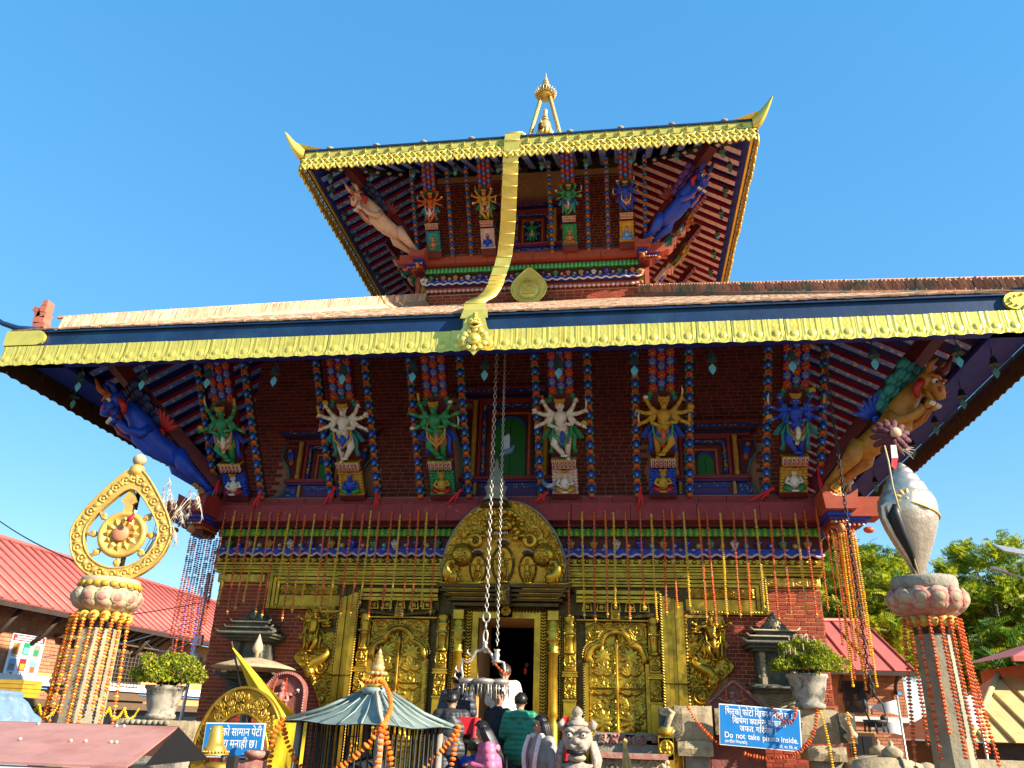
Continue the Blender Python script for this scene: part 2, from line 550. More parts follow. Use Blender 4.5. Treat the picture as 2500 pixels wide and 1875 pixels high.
# bricks: the 300 that show largest are objects, the rest one mass
unit_brick = MB(); unit_brick.box((0, 0, 0), (.124, .06, .049), BRICK)
ub = unit_brick.mesh('brick')
bm_ = bmesh.new(); bm_.from_mesh(ub); bmesh.ops.bevel(bm_, geom=bm_.edges[:], offset=.004, segments=1, affect='EDGES'); bm_.to_mesh(ub); bm_.free()
singles = [b for b in bricks_front(3.5, 5.0, 2.2, 4.08, 0, .148, .060, .011, .03, seed=3)][:]
singles.sort(key=lambda b: -b[0])
obj_b = singles[:292]; rest_b = singles[292:]
for (x, z, w, h) in obj_b:
 o = bpy.data.objects.new('brick', ub)
 o.location = (x, .028 + rnd.uniform(-.003, .003) - YC, z)
 o.scale = (w / .124, 1, h / .049)
 link(o, LW)
mb = MB()
for (x, z, w, h) in rest_b + bricks_front(-5.0, -2.9, 1.0, 4.08, 0, .148, .060, .011, .03, seed=4) + bricks_front(2.9, 5, 1.0, 2.2, 0, .148, .060, .011, .03, seed=5):
 mb.box((x, .028 + rnd.uniform(-.003, .003), z), (w, .06, h), BRICK)
# side returns so the corner reads as brick from a step aside
for sx in (-5, 5):
 for (y, z, w, h) in bricks_front(.06, 6, 1.0, 4.4, 0, .148, .060, .011, .03, seed=6):
  mb.box((sx, y, z), (.05, w, h), BRICK)
part('brick', mb, LW, kind='stuff')
mb = MB()
def skip2(x, z):
 return (abs(x) < 1.1 and 5.6 < z < 7.55) or (2.4 < abs(x) < 4.3 and 5.55 < z < 6.55)
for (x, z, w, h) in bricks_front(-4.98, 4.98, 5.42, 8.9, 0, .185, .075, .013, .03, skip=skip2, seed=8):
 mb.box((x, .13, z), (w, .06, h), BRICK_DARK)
part('brick', mb, SW, kind='stuff')
mb = MB()
def skip3(x, z):
 return abs(x) < .75 and z > 11.9
for (x, z, w, h) in bricks_front(-2.45, 2.45, 10.6, 11.22, 0, .20, .082, .013, .03, seed=9):
 mb.box((x, 2.578 + rnd.uniform(-.003, .003), z), (w, .06, h), BRICK)
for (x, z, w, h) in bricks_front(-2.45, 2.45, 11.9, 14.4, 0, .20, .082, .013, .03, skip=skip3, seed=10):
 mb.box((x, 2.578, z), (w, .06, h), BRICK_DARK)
part('brick', mb, UW, kind='stuff')
# ---------------------------------------------------------------- painted entablature (used twice)
MASKC = [BLUE, YEL, GRN, WHITE, SKIN, PURP, GRN, YEL, WHITE, SKIN, BLUE, YEL, GRN, WHITE, BLUE]
def mask_head(mb, x, y, z, s, mat, kind):
 mb.ell((x, y, z), (.34 * s, .36 * s, .5 * s), mat, 10, 8)
 for k in (-1, 1):
  mb.ell((x + k * .14 * s, y - .30 * s, z + .10 * s), .075 * s, WHITE, 6, 5)
  mb.ell((x + k * .14 * s, y - .36 * s, z + .10 * s), .035 * s, BLACK, 5, 4)
  mb.ell((x + k * .33 * s, y - .02 * s, z + .12 * s), (.08 * s, .06 * s, .16 * s), mat, 6, 5)
 mb.tube([(x - .24 * s, y - .24 * s, z + .2 * s), (x, y - .36 * s, z + .26 * s), (x + .24 * s, y - .24 * s, z + .2 * s)], .04 * s, BLACK if kind % 2 else RED, 5)
 if kind % 3 == 0:
  mb.ell((x, y - .42 * s, z - .12 * s), (.15 * s, .22 * s, .14 * s), mat, 8, 6)
 else:
  mb.ell((x, y - .38 * s, z - .02 * s), (.07 * s, .10 * s, .13 * s), mat, 6, 5)
 mb.ell((x, y - .30 * s, z - .26 * s), (.15 * s, .07 * s, .05 * s), RED, 6, 4)
 mb.box((x, y - .06 * s, z + .5 * s), (.5 * s, .5 * s, .12 * s), MAROON)
def entablature(half, yf, z0, sc, flute_mat, n_fl, n_mask, prefix_parent, side=False):
 """stack from z0 (bottom of the wave moulding) up to the fluted strip; sc = scale"""
 H = half
 mb = MB()
 mb.bx(-H, H, yf, yf + .3, z0, z0 + .55 * sc, MAROON)
 part('frieze_backing', mb, prefix_parent)
 # white wave moulding
 mb = MB()
 nw = int(H * 2 / (.21 * sc)); xs = np.linspace(-H - .04, H + .04, nw * 10)
 pts = [(x, yf - .09 * sc, z0 + .06 * sc + .022 * sc * math.cos(2 * math.pi * (i / 10.0))) for i, x in enumerate(xs)]
 mb.tube(pts, .022 * sc, WHITE if flute_mat is GREENF2 else PINKW, 6)
 part('wave_moulding', mb, prefix_parent)
 # blue lozenge board
 mb = MB()
 mb.bx(-H - .03, H + .03, yf - .06 * sc, yf, z0 + .05 * sc, z0 + .175 * sc, BLUE)
 for k in range(nw):
  x = -H + (k + .5) * 2 * H / nw
  w = H / nw
  a = z0 + .17 * sc
  zz = [(x - w * .92, a), (x, a - .075 * sc), (x + w * .92, a), (x + w * .72, a), (x, a - .045 * sc), (x - w * .72, a)]
  mb.prism(zz, yf - .075 * sc, yf - .058 * sc, PURP)
  mb.ell((x, yf - .062 * sc, a - .012 * sc), (w * .35, .012, .022 * sc), SKYB, 6, 5)
 part('lozenge_board', mb, prefix_parent)
 # masks
 for k in range(n_mask):
  x = -H + (k + .5) * 2 * H / n_mask
  mb = MB()
  mask_head(mb, x, yf - .06 * sc, z0 + .25 * sc, .165 * sc, MASKC[(k * 7 + 2) % len(MASKC)], k)
  part('mask_head', mb, prefix_parent)
  mb = MB()
  x2 = x + H / n_mask
  if k < n_mask - 1:
   mb.ell((x2, yf - .03, z0 + .225 * sc), (.05 * sc, .05, .05 * sc), [BLUE, YEL, ORNG, TEAL][k % 4], 8, 6)
   mb.ell((x2, yf - .07, z0 + .225 * sc), (.02 * sc, .03, .02 * sc), WHITE, 6, 5)
   part('flower_boss', mb, prefix_parent)
 # fluted strip
 um = MB(); w = 2 * H / n_fl
 um.lathe([(.50 * w * .8, -.055 * sc), (.42 * w * .8, 0), (.36 * w * .8, .07 * sc), (.2 * w * .8, .075 * sc)], flute_mat, n=10)
 fm = um.mesh('flute')
 for k in range(n_fl):
  o = bpy.data.objects.new('flute', fm)
  o.location = (-H + (k + .5) * w, yf - .10 * sc - YC, z0 + .43 * sc)
  link(o, prefix_parent)
 mb = MB()
 mb.bx(-H - .02, H + .02, yf - .10 * sc, yf, z0 + .38 * sc, z0 + .50 * sc, GRN)
 part('flute_backing', mb, prefix_parent)
FR1 = part('lower_entablature', MB().bx(-5.05, 5.05, -.1, .03, 4.44, 4.50, MAROON), TEMPLE)
entablature(5.05, -.12, 4.49, .98, GREENF, 104, 27, FR1)
FR2 = part('upper_entablature', MB().bx(-2.5, 2.5, 2.5, 2.58, 11.22, 11.25, MAROON), TEMPLE)
entablature(2.5, 2.47, 11.33, .92, GREENF2, 54, 17, FR2)
mb = MB()
for k in range(46):
 x = -2.5 + (k + .5) * 5 / 46
 mb.ell((x, 2.51, 11.255), (.06, .05, .04), PINKW, 8, 5)
mb.bx(-2.52, 2.52, 2.49, 2.6, 11.285, 11.335, REDP2)
part('pink_bead_moulding', mb, FR2)
# ---------------------------------------------------------------- cornices with horned ends
def horn_poly(x0, x1, z0, z1, hh):
 pts = [(x0, z0), (x1, z0), (x1 + .05, z1 + hh)]
 n = 8
 for i in range(1, n):
  t = i / n
  pts.append((x1 + .02 - (x1 - x0) * t, z1 + hh * (2 * abs(t - .5)) ** 2.4))
 pts.append((x0 - .03, z1 + hh))
 return pts
def cornice(H, yf, z0, mat, par, out, tall, name):
 mb = MB()
 mb.bx(-H - .05, H + .05, yf - out * .45, yf + .05, z0, z0 + .06, MAROON)
 C = part(name, mb, par)
 g = random.Random(4)
 # stepped board made of blocks
 for (za, zb, o1) in [(z0 + .06, z0 + tall * .68, out), (z0 + tall * .72, z0 + tall, out * .55)]:
  x = -H
  while x < H - .05:
   w = min(g.uniform(.32, .6) if za > z0 + .1 else g.uniform(.7, 1.1), H - x)
   mb = MB()
   e = g.uniform(0, .008)
   mb.bx(x + .004, x + w - .004, yf - o1 - e, yf + .08, za, zb + g.uniform(-.006, .006), mat)
   part('cornice_block', mb, C)
   x += w
 mb = MB()
 mb.bx(-H + .01, H - .01, yf - out * .8, yf + .06, z0 + tall * .68, z0 + tall * .715, M('cornice_dust', (.36, .26, .17), .95, bump=.4, bscale=40))
 mb.bx(-H + .01, H - .01, yf - out * .5, yf + .06, z0 + tall * 1.005, z0 + tall * 1.02, MATS['cornice_dust'])
 part('dusty_ledge', mb, C)
 return C
def corner_horns(sx, xc, yf, z0, s, mat, par):
 """two crossing beam ends with curled tips"""
 mb = MB()
 # beam end pointing to the front
 P = horn_poly(xc - .26 * s, xc + .26 * s, z0, z0 + .22 * s, .13 * s)
 mb.prism(P, yf - .72 * s, yf + .3, mat)
 # beam end pointing sideways
 V = horn_poly(yf - .26 * s, yf + .26 * s, z0 - .02, z0 + .20 * s, .12 * s)
 n = len(V)
 xa, xb = xc, xc + sx * .80 * s
 W = [(xa, y, z) for y, z in V] + [(xb, y, z) for y, z in V]
 mb.add(W, [tuple(range(n)), tuple(range(2 * n - 1, n - 1, -1))] + [(i, (i + 1) % n, n + (i + 1) % n, n + i) for i in range(n)], mat)
 # pointed side lip
 mb.prism([(xc, z0 - .02), (xc + sx * .95 * s, z0 + .05 * s), (xc + sx * 1.12 * s, z0 + .22 * s), (xc + sx * .95 * s, z0 + .16 * s), (xc, z0 + .14 * s)], yf - .24 * s, yf + .1, mat)
 part('corner_horn', mb, par)
 # painted corbels below
 mb = MB()
 for k, (a, b, m) in enumerate([(.0, .07, BLUE), (.07, .13, PURP), (.13, .19, REDP), (.19, .25, ORNG), (.25, .33, MAROON)]):
  sh = (1 - k * .15)
  mb.bx(xc - .2 * s * sh, xc + .2 * s * sh, yf - .55 * s * sh, yf + .25, z0 - b * s, z0 - a * s - .002, m)
  mb.bx(xc, xc + sx * .62 * s * sh, yf - .19 * s * sh, yf + .25, z0 - b * s - .003, z0 - a * s - .005, m)
 for k in range(5):
  mb.ell((xc + (k - 2) * .06 * s, yf - .46 * s, z0 - .17 * s), .028 * s, [YEL, WHITE, ORNG][k % 3], 6, 5)
  mb.ell((xc + sx * (.15 + k * .08) * s, yf - .2 * s, z0 - .17 * s), .028 * s, [YEL, WHITE, ORNG][k % 3], 6, 5)
 mb.ell((xc, yf - .50 * s, z0 - .30 * s), (.07 * s, .1 * s, .09 * s), SKIN, 8, 6)
 mb.ell((xc + sx * .55 * s, yf - .2 * s, z0 - .26 * s), (.1 * s, .08 * s, .06 * s), ORNG, 8, 6)
 part('painted_corbel', mb, par)
C1 = cornice(5.12, -.14, 5.0, REDP, TEMPLE, .36, .50, 'lower_cornice')
for sx in (-1, 1):
 corner_horns(sx, sx * 5.22, -.42, 5.10, .86, REDP if sx < 0 else REDP2, C1)
C2 = cornice(2.55, 2.46, 11.79, REDP2, TEMPLE, .22, .36, 'upper_cornice')
for sx in (-1, 1):
 corner_horns(sx, sx * 2.58, 2.30, 11.86, .62, REDP2, C2)
# corner figures and posts at the sides of the upper storey
for sx in (-1, 1):
 mb = MB()
 mb.bx(sx * 2.62, sx * 2.72, 2.45, 2.6, 10.5, 11.75, REDP2)
 mb.bx(sx * 2.46, sx * 2.61, 2.50, 2.62, 10.5, 11.75, GREENF)
 for k in range(14):
  mb.ell((sx * 2.59, 2.49, 10.8 + k * .05), .018, YEL, 5, 4)
 mask_head(mb, sx * 2.52, 2.42, 11.50, .24, SKIN if sx > 0 else WHITE, 3)
 mb.ell((sx * 2.54, 2.47, 11.1), (.06, .05, .12), BLUE, 8, 6)
 mb.ell((sx * 2.54, 2.44, 11.24), (.045, .045, .05), ORNG, 8, 6)
 mb.tube([(sx * 2.46, 2.45, 11.0), (sx * 2.54, 2.43, 10.96), (sx * 2.62, 2.45, 11.0)], .03, WHITE, 6)
 part('corner_post', mb, FR2)
# ---------------------------------------------------------------- roofs
def roof(name, half, zeave, zslab, slope, inner, fascia_mat, z_f0, z_f1, tile=True):
 """square hipped skirt. half: half width at the eave; inner: half width where it stops"""
 mb = MB()
 rise = (half - inner) * slope
 for a in range(4):
  c, s_ = math.cos(a * math.pi / 2), math.sin(a * math.pi / 2)
  def W(u, v, z):     # v outward
   x, y = u, -v
   return (c * x - s_ * y, YC + s_ * x + c * y, z)
  mb.add([W(-half, half, zslab), W(half, half, zslab), W(inner, inner, zslab + rise), W(-inner, inner, zslab + rise)], [(0, 1, 2, 3)], TILED if tile else GILT)
 return part(name, mb, TEMPLE)
E1, Z1, SL1 = 7.855, 7.62, 0.600
LR = roof('lower_roof', E1, 7.6, Z1, SL1, 2.45, FASCIA, 7.32, 7.6)
F2, Z2, SL2 = 4.895, 13.64, 0.62
UR = roof('upper_roof', F2 - .02, 13.6, Z2, SL2, .3, GILT, 13.3, 13.6, tile=False)
def quad_sides(fn):
 for a in range(4):
  c, s_ = math.cos(a * math.pi / 2), math.sin(a * math.pi / 2)
  Tm = np.eye(4); Tm[0, 0] = c; Tm[0, 1] = -s_; Tm[1, 0] = s_; Tm[1, 1] = c; Tm[1, 3] = YC
  fn(a, Tm)
# fascia boards and soffits, lower
def fasc(a, Tm):
 mb = MB(); mb.T = Tm
 mb.bx(-E1, E1, -E1, -E1 + .05, 7.31, 7.60, FASCIA)
 mb.bx(-E1 - .03, E1 + .03, -E1 - .04, -E1 - .002, 7.585, 7.618, FASCIA)
 part('fascia_board', mb, LR)
 mb = MB(); mb.T = Tm
 zi = 7.26 + (E1 - 5.0) * .60
 mb.add([(-E1 + .05, -E1 + .05, 7.40), (E1 - .05, -E1 + .05, 7.40), (5.0, -5.0, zi + .14), (-5.0, -5.0, zi + .14)], [(3, 2, 1, 0)], SOFB)
 mb.bx(-E1 + .06, E1 - .06, -E1 + .06, -E1 + .62, 7.26, 7.33, SOFB)
 part('soffit', mb, LR)
quad_sides(fasc)
def fasc2(a, Tm):
 mb = MB(); mb.T = Tm
 mb.bx(-F2, F2, -F2, -F2 + .05, 13.36, 13.60, GILT)
 mb.bx(-F2 - .02, F2 + .02, -F2 - .03, -F2 - .002, 13.57, 13.61, FASCIA)
 mb.bx(-F2 - .02, F2 + .02, -F2 - .03, -F2 - .002, 13.345, 13.375, BRASSD)
 for k in range(34):
  x = -F2 + .3 + k * (2 * F2 - .6) / 33
  mb.tube([(x - .06, -F2 - .012, 13.40), (x - .02, -F2 - .018, 13.52), (x + .05, -F2 - .018, 13.44), (x + .03, -F2 - .012, 13.55)], .012, GILT, 5)
 part('gilt_fascia', mb, UR)
 mb = MB(); mb.T = Tm
 zi = 13.30 + (F2 - 2.45) * .62
 mb.add([(-F2 + .05, -F2 + .05, 13.42), (F2 - .05, -F2 + .05, 13.42), (2.45, -2.45, zi + .12), (-2.45, -2.45, zi + .12)], [(3, 2, 1, 0)], SOFB)
 part('soffit', mb, UR)
 mb = MB(); mb.T = Tm
 for k in range(9):
  mb.ell((-F2 + .6 + k * (2 * F2 - 1.2) / 8, -F2 + .06, 13.66), (.09, .09, .06), STONE, 8, 6)
 part('edge_knob', mb, UR)
quad_sides(fasc2)
# rafters
def raft(par, E, inner, zlow, slope, n, w, h, mats, mg=.62):
 um = MB()
 L_ = E - mg - inner
 ang = math.atan(slope)
 # local: along -y outward; origin at inner end
 for k in range(2):
  pass
 def rm(mat_b, red):
  q = MB()
  v = [(-w / 2, 0, 0), (w / 2, 0, 0), (w / 2, -L_, -L_ * slope), (-w / 2, -L_, -L_ * slope)]
  top = [(x, y, z + h) for x, y, z in v]
  q.add(v + top, [(0, 1, 2, 3)], mat_b)
  q.add(v + top, [(0, 4, 5, 1), (2, 6, 7, 3)], RBLUE)
  q.add(v + top, [(1, 5, 6, 2)], REDPL if red > 0 else RBLUE)
  q.add(v + top, [(3, 7, 4, 0)], REDPL if red < 0 else RBLUE)
  return q.mesh('rafter')
 me = [rm(mats[0], 0), rm(mats[1], -1), rm(mats[1], 0), rm(mats[0], 1)]
 zi = zlow + (E - mg - inner) * slope
 for a in range(4):
  rz = a * math.pi / 2
  for k in range(n):
   u = -E + .55 + (k + .5) * (2 * E - 1.1) / n
   if abs(u) > inner:   # shorter jack rafters near the hips
    start = abs(u) + .05
   else:
    start = inner
   ln = (E - mg - start) / L_
   if ln < .12:
    continue
   o = bpy.data.objects.new('rafter', me[a])
   c, s_ = math.cos(rz), math.sin(rz)
   x, y = u, -start
   o.location = (c * x - s_ * y, s_ * x + c * y, zlow + (E - mg - start) * slope)
   o.rotation_euler = (0, 0, rz)
   o.scale = (1, ln, ln)
   link(o, par)
raft(LR, E1, 5.0, 7.40, .56, 32, .15, .10, (RAFTB, RAFTB))
raft(UR, F2, 2.45, 13.36, .60, 25, .15, .12, (RAFTB, RAFTW), .2)
# hip beams with pale flower studs
for (par, E, inner, zlow, slope, col) in [(LR, E1, 5.0, 7.28, .58, NAVY), (UR, F2, 2.45, 13.28, .60, BLACK)]:
 for sx in (-1, 1):
  for sy in (-1, 1):
   mb = MB()
   a = np.array([sx * inner, YC + sy * inner, zlow + (E - inner) * slope - .05]); b = np.array([sx * (E - .1), YC + sy * (E - .1), zlow + .02])
   mb.tube([a, b], .13, col, 4)
   part('hip_beam', mb, par)
   if sy < 0:
    n = 11
    for k in range(n):
     p_ = a + (b - a) * (k + .5) / n
     mb = MB()
     for q in range(4):
      t = q * math.pi / 2
      mb.ell(p_ + np.array([.035 * math.cos(t) - .04 * sx, -.04 + .03 * math.sin(t), -.10 - .0 * k]), .026, WHITE, 6, 5)
     part('flower_stud', mb, par)
# roof tiles, front slope of the lower roof
ut = MB(); ut.box((0, 0, 0), (.118, .20, .022), TILE)
utm = ut.mesh('roof_tile')
ca = math.atan(SL1)
cnt = 0
mb = MB()
Rx = rotm('X', math.degrees(ca))
g = random.Random(21)
rows = 36
for r in range(rows):
 d = .02 + r * .155
 y = -E1 - .06 + d; hw = E1 - d * .98
 z = Z1 + .02 + d * SL1
 n = int(2 * hw / .122)
 for k in range(n):
  x = -hw + (k + .5 + (.5 if r % 2 else 0)) * 2 * hw / n
  if abs(x) > hw + .02:
   continue
  j = g.uniform(-.006, .006)
  sag = -.05 * (1 - (x / E1) ** 2) * 0
  if r < 2 and cnt < 250:
   o = bpy.data.objects.new('roof_tile', utm)
   o.location = (x, y + .07, z + .03 + j)
   o.rotation_euler = (ca - .06 + g.uniform(-.03, .03), g.uniform(-.05, .05), g.uniform(-.04, .04))
   link(o, LR); cnt += 1
  else:
   mb.box((x, YC + y + .07, z + .03 + j), (.116, .20, .022), TILE, Rx @ rotm('Y', g.uniform(-3, 3)))
part('roof_tile', mb, LR, kind='stuff')
# hip ridges: leaning tiles set on edge
for sx in (-1, 1):
 e_ = .45 if sx < 0 else .02
 a = np.array([sx * (E1 - e_), -E1 + e_ + YC, Z1 + .28 - (.45 - e_) * .612]); b = np.array([sx * 2.5, YC - 2.5, Z1 + .10 + (E1 - 2.45) * SL1])
 d = unit(b - a); side = unit(np.cross(d, (0, 0, 1))); up = np.cross(side, d)
 n = 112; Ln = np.linalg.norm(b - a)
 mt = TILE if sx < 0 else TILED  # right ridge faces away from the sun: its shade is in the tile colour
 um = MB(); um.box((0, 0, 0), (.055, .22, .26), mt); umesh = um.mesh('ridge_tile')
 for k in range(n):
  p_ = a + d * (k + .5) / n * Ln
  t = -34 + rnd.uniform(-4, 4)
  dd = d * math.cos(R(t)) + up * math.sin(R(t)); uu = up * math.cos(R(t)) - d * math.sin(R(t))
  o = bpy.data.objects.new('ridge_tile', umesh)
  w = np.array([dd, side, uu]).T
  mm = Matrix(w.tolist()).to_4x4()
  pp = p_ - np.array([0, YC, 0]) + up * (.08 + rnd.uniform(-.012, .012))
  mm.translation = Vector(pp)
  o.matrix_local = mm
  link(o, LR)
 mb = MB()
 mb.tube([a - up * .10, b - up * .10], .17, mt, 6)
 mb.tube([a + up * .215, b + up * .215], .03, TILE, 5)
 part('ridge_bed', mb, LR)
# corner ornaments
mb = MB()
mb.T = np.eye(4); mb.T[:3, 3] = (-E1 + .25, -2.62, 7.70)
for (x, z, w, h, a_) in [(0, .05, .30, .10, 0), (.03, .14, .22, .10, 6), (0, .24, .20, .12, -5), (.02, .34, .17, .10, 8), (-.06, .36, .10, .12, -20), (.02, .45, .12, .14, 4), (.03, .56, .09, .10, 0), (-.12, .45, .08, .09, 25)]:
 mb.box((x, 0, z), (w, .16, h), M('terracotta', (.42, .12, .07), .8, bump=.3, bscale=40, isl=.2), rotm('Y', a_))
part('corner_ornament', mb, LR)
for sx in (-1, 1):
 mb = MB()
 P = [(sx * (E1 + .06), 7.36), (sx * (E1 + .06), 7.62), (sx * (E1 - .52), 7.62)]
 P += [(sx * (E1 - .52 - .13 * math.sin(t)), 7.49 + .13 * math.cos(t)) for t in np.linspace(0.3, math.pi - .3, 7)] + [(sx * (E1 - .52), 7.36)]
 mb.prism(P, -E1 + YC - .05, -E1 + YC + .1, GILT)
 if sx > 0:
  for k in range(16):
   t = k / 16 * 2 * math.pi
   mb.ell((sx * (E1 - .3) + .28 * math.cos(t), -E1 + YC - .055, 7.49 + .10 * math.sin(t)), .02, GILT, 6, 5)
 part('gilt_corner_cap', mb, LR)
 # up-curved tile lip at the corner
 mb = MB()
 mb.tube([(sx * (E1 - .5), -E1 + YC, 7.65), (sx * (E1 - .1), -E1 + YC - .03, 7.68), (sx * (E1 + .15), -E1 + YC - .1, 7.75), (sx * (E1 + .3), -E1 + YC - .16, 7.86)], [.05, .05, .045, .02], FASCIA, 6)
 part('corner_lip', mb, LR)
# ---------------------------------------------------------------- eave fringes
def lotus_plate(nu, uw, hh, seed):
 """embossed sheet with nu lotus units; local x from 0, z from 0 (top) to -hh"""
 mb = MB(); res = .0135
 W_ = nu * uw
 nx = int(W_ / res) + 1; ny = int(hh / res) + 1
 U, V = np.meshgrid(np.linspace(0, W_, nx), np.linspace(0, hh, ny))   # V down from top
 h = np.zeros_like(U)
 bot = np.full_like(U, hh)
 for k in range(nu):
  cx = (k + .5) * uw
  x = U - cx
  # tongue outline
  hwid = np.where(V < hh * .62, uw * .34, uw * .34 * np.sqrt(np.clip(1 - ((V - hh * .62) / (hh * .36)) ** 2, 0, 1)))
  e = np.abs(np.abs(x) - hwid)
  h = np.maximum(h, .55 * np.exp(-(e / .008) ** 2) * (np.abs(x) < uw * .4))
  h = np.maximum(h, .12 * (np.abs(x) < hwid))
  # lotus ball
  h = np.maximum(h, 1.0 * S_ribbed(U, V, cx, hh * .62, uw * .25, hh * .15, 7))
  h = np.maximum(h, .35 * S_leaf(U, V, cx, hh * .38, hh * .22, .02, -1.0))
  h = np.maximum(h, .35 * S_leaf(U, V, cx, hh * .38, hh * .22, .02, -2.14))
  h = np.maximum(h, .3 * np.exp(-(x / .006) ** 2) * (V < hh * .48))
  h = np.maximum(h, .3 * np.exp(-((np.abs(x) - uw * .46) / .006) ** 2) * (V < hh * .7))
  # small lower swag between units
  for s_ in (-1, 1):
   h = np.maximum(h, .45 * S_dome(U, V, cx + s_ * uw * .5, hh * .82, uw * .16, hh * .13))
 scal = .022 * np.abs(np.cos(np.pi * (U / uw)))
 Vv = np.where(V > hh * .9, V - scal * (V - hh * .9) / (hh * .1), V)
 Y = -.028 * h - .05 * (V / hh) ** 2
 P = np.stack([U, Y, -Vv], -1)
 mb.sheet(P, GILT, flip=True)
 P2 = P.copy(); P2[..., 1] = -.05 * (V / hh) ** 2 + .012
 mb.sheet(P2, BRASSD, flip=False)
 return mb.mesh('fringe_plate')
def place_fringe(par, E, ztop, plates, uw):
 for a in range(4):
  rz = a * math.pi / 2; c, s_ = math.cos(rz), math.sin(rz)
  u = -E - .02
  g = random.Random(a + 3)
  k = 0
  while u < E - .05:
   nu = g.choice([2, 3, 3, 3])
   if u + nu * uw > E + .1:
    nu = max(1, int(round((E - u) / uw)))
   o = bpy.data.objects.new('fringe_plate', plates[nu])
   x, y = u, -E - .045
   o.location = (c * x - s_ * y, s_ * x + c * y, ztop + g.uniform(-.006, .006))
   o.rotation_euler = (0, g.uniform(-.004, .004), rz)
   link(o, par)
   u += nu * uw + g.choice([.004, .004, .012])
   if nu == 0:
    break
uw1 = .236
place_fringe(LR, E1, 7.335, {n: lotus_plate(n, uw1, .375, n) for n in (1, 2, 3, 4)}, uw1)
def leaf_plate(nu, uw, hh):
 mb = MB()
 for k in range(nu):
  cx = (k + .5) * uw
  D = [(cx, 0), (cx + uw * .5, -hh * .48), (cx, -hh), (cx - uw * .5, -hh * .48)]
  for i in range(4):
   a, b = D[i], D[(i + 1) % 4]
   mb.tube([(a[0], -.012, a[1]), ((a[0] + b[0]) / 2 * 1.0, -.02, (a[1] + b[1]) / 2), (b[0], -.012, b[1])], [.018, .026, .018], GILT, 6)
  mb.prism(D, -.008, 0, GILT)
  mb.prism([(cx + uw * .5, 0), (cx + uw * .5, -hh * .9), (cx + uw * .3, -hh * .62), (cx + uw * .5, -hh * .48)], -.006, 0, GILT)
  for i in range(4):
   t = i * math.pi / 2 + math.pi / 4
   mb.ell((cx + .055 * math.cos(t), -.016, -hh * .48 + .06 * math.sin(t)), (.045, .012, .024), GILT, 8, 5, rotm('Y', -math.degrees(t)))
  mb.ell((cx, -.02, -hh * .48), (.02, .016, .02), GILT, 6, 5)
  for s_ in (-1, 1):
   mb.ell((cx + s_ * uw * .46, -.012, -hh * .80), (.03, .015, .05), GILT, 7, 5)
   mb.ell((cx + s_ * uw * .42, -.010, -hh * .12), (.05, .012, .03), GILT, 7, 5)
 return mb.mesh('fringe_plate')
uw2 = 2 * (F2 - .02) / 37
lp = {n: leaf_plate(n, uw2, .335) for n in (1, 2, 3)}
for a in range(4):
 rz = a * math.pi / 2; c, s_ = math.cos(rz), math.sin(rz)
 k = 0
 g = random.Random(a)
 while k < 37:
  n = min(g.choice([1, 2, 3, 2]), 37 - k)
  o = bpy.data.objects.new('fringe_plate', lp[n])
  x, y = -F2 + .02 + k * uw2, -F2 - .03
  o.location = (c * x - s_ * y, s_ * x + c * y, 13.365 + g.uniform(-.006, .004))
  o.rotation_euler = (g.uniform(-.05, .02), g.uniform(-.02, .02), rz)
  link(o, UR)
  k += n
# side skirt of dark scallops seen edge-on, and up-curved corner horns of the upper roof
for sx in (-1, 1):
 for sy in (-1, 1):
  mb = MB()
  d = np.array([sx, sy, 0]) / math.sqrt(2)
  base = np.array([sx * F2, YC + sy * F2, 13.36])
  n = 9
  for (off, mat_) in [(0, GILT)]:
   L0 = []; L1 = []
   for i in range(n):
    t = i / (n - 1)
    p_ = base + d * (.48 * t) + np.array([0, 0, .02 + .50 * t ** 1.7])
    hgt = .29 * (1 - t) ** .65 + .012
    L0.append(p_); L1.append(p_ + np.array([0, 0, hgt]))
   side = np.array([-d[1], d[0], 0]) * .075
   V = [q - side * (1 - i / n) for i, q in enumerate(L0)] + [q - side * (1 - i / n) for i, q in enumerate(L1)] + [q + side * (1 - i / n) for i, q in enumerate(L1)] + [q + side * (1 - i / n) for i, q in enumerate(L0)]
   F = []
   for r_ in range(4):
    for i in range(n - 1):
     a_ = r_ * n + i; b_ = ((r_ + 1) % 4) * n + i
     F.append((a_, a_ + 1, b_ + 1, b_))
   mb.add(V, F, mat_, True)
   # gusset pieces running back along both eaves
   for (ax, q) in [((-sx, 0, 0), 0), ((0, -sy, 0), 1)]:
    ax = np.array(ax, float)
    b0 = base + np.array([0, 0, .24])
    tri = [b0 + ax * .55, b0 + np.array([0, 0, 0]), base + d * .24 + np.array([0, 0, .36]), base + d * .1 + np.array([0, 0, .30])]
    mb.add(tri, [(0, 1, 2), (0, 2, 3)], GILT)
  part('upturned_corner', mb, UR)
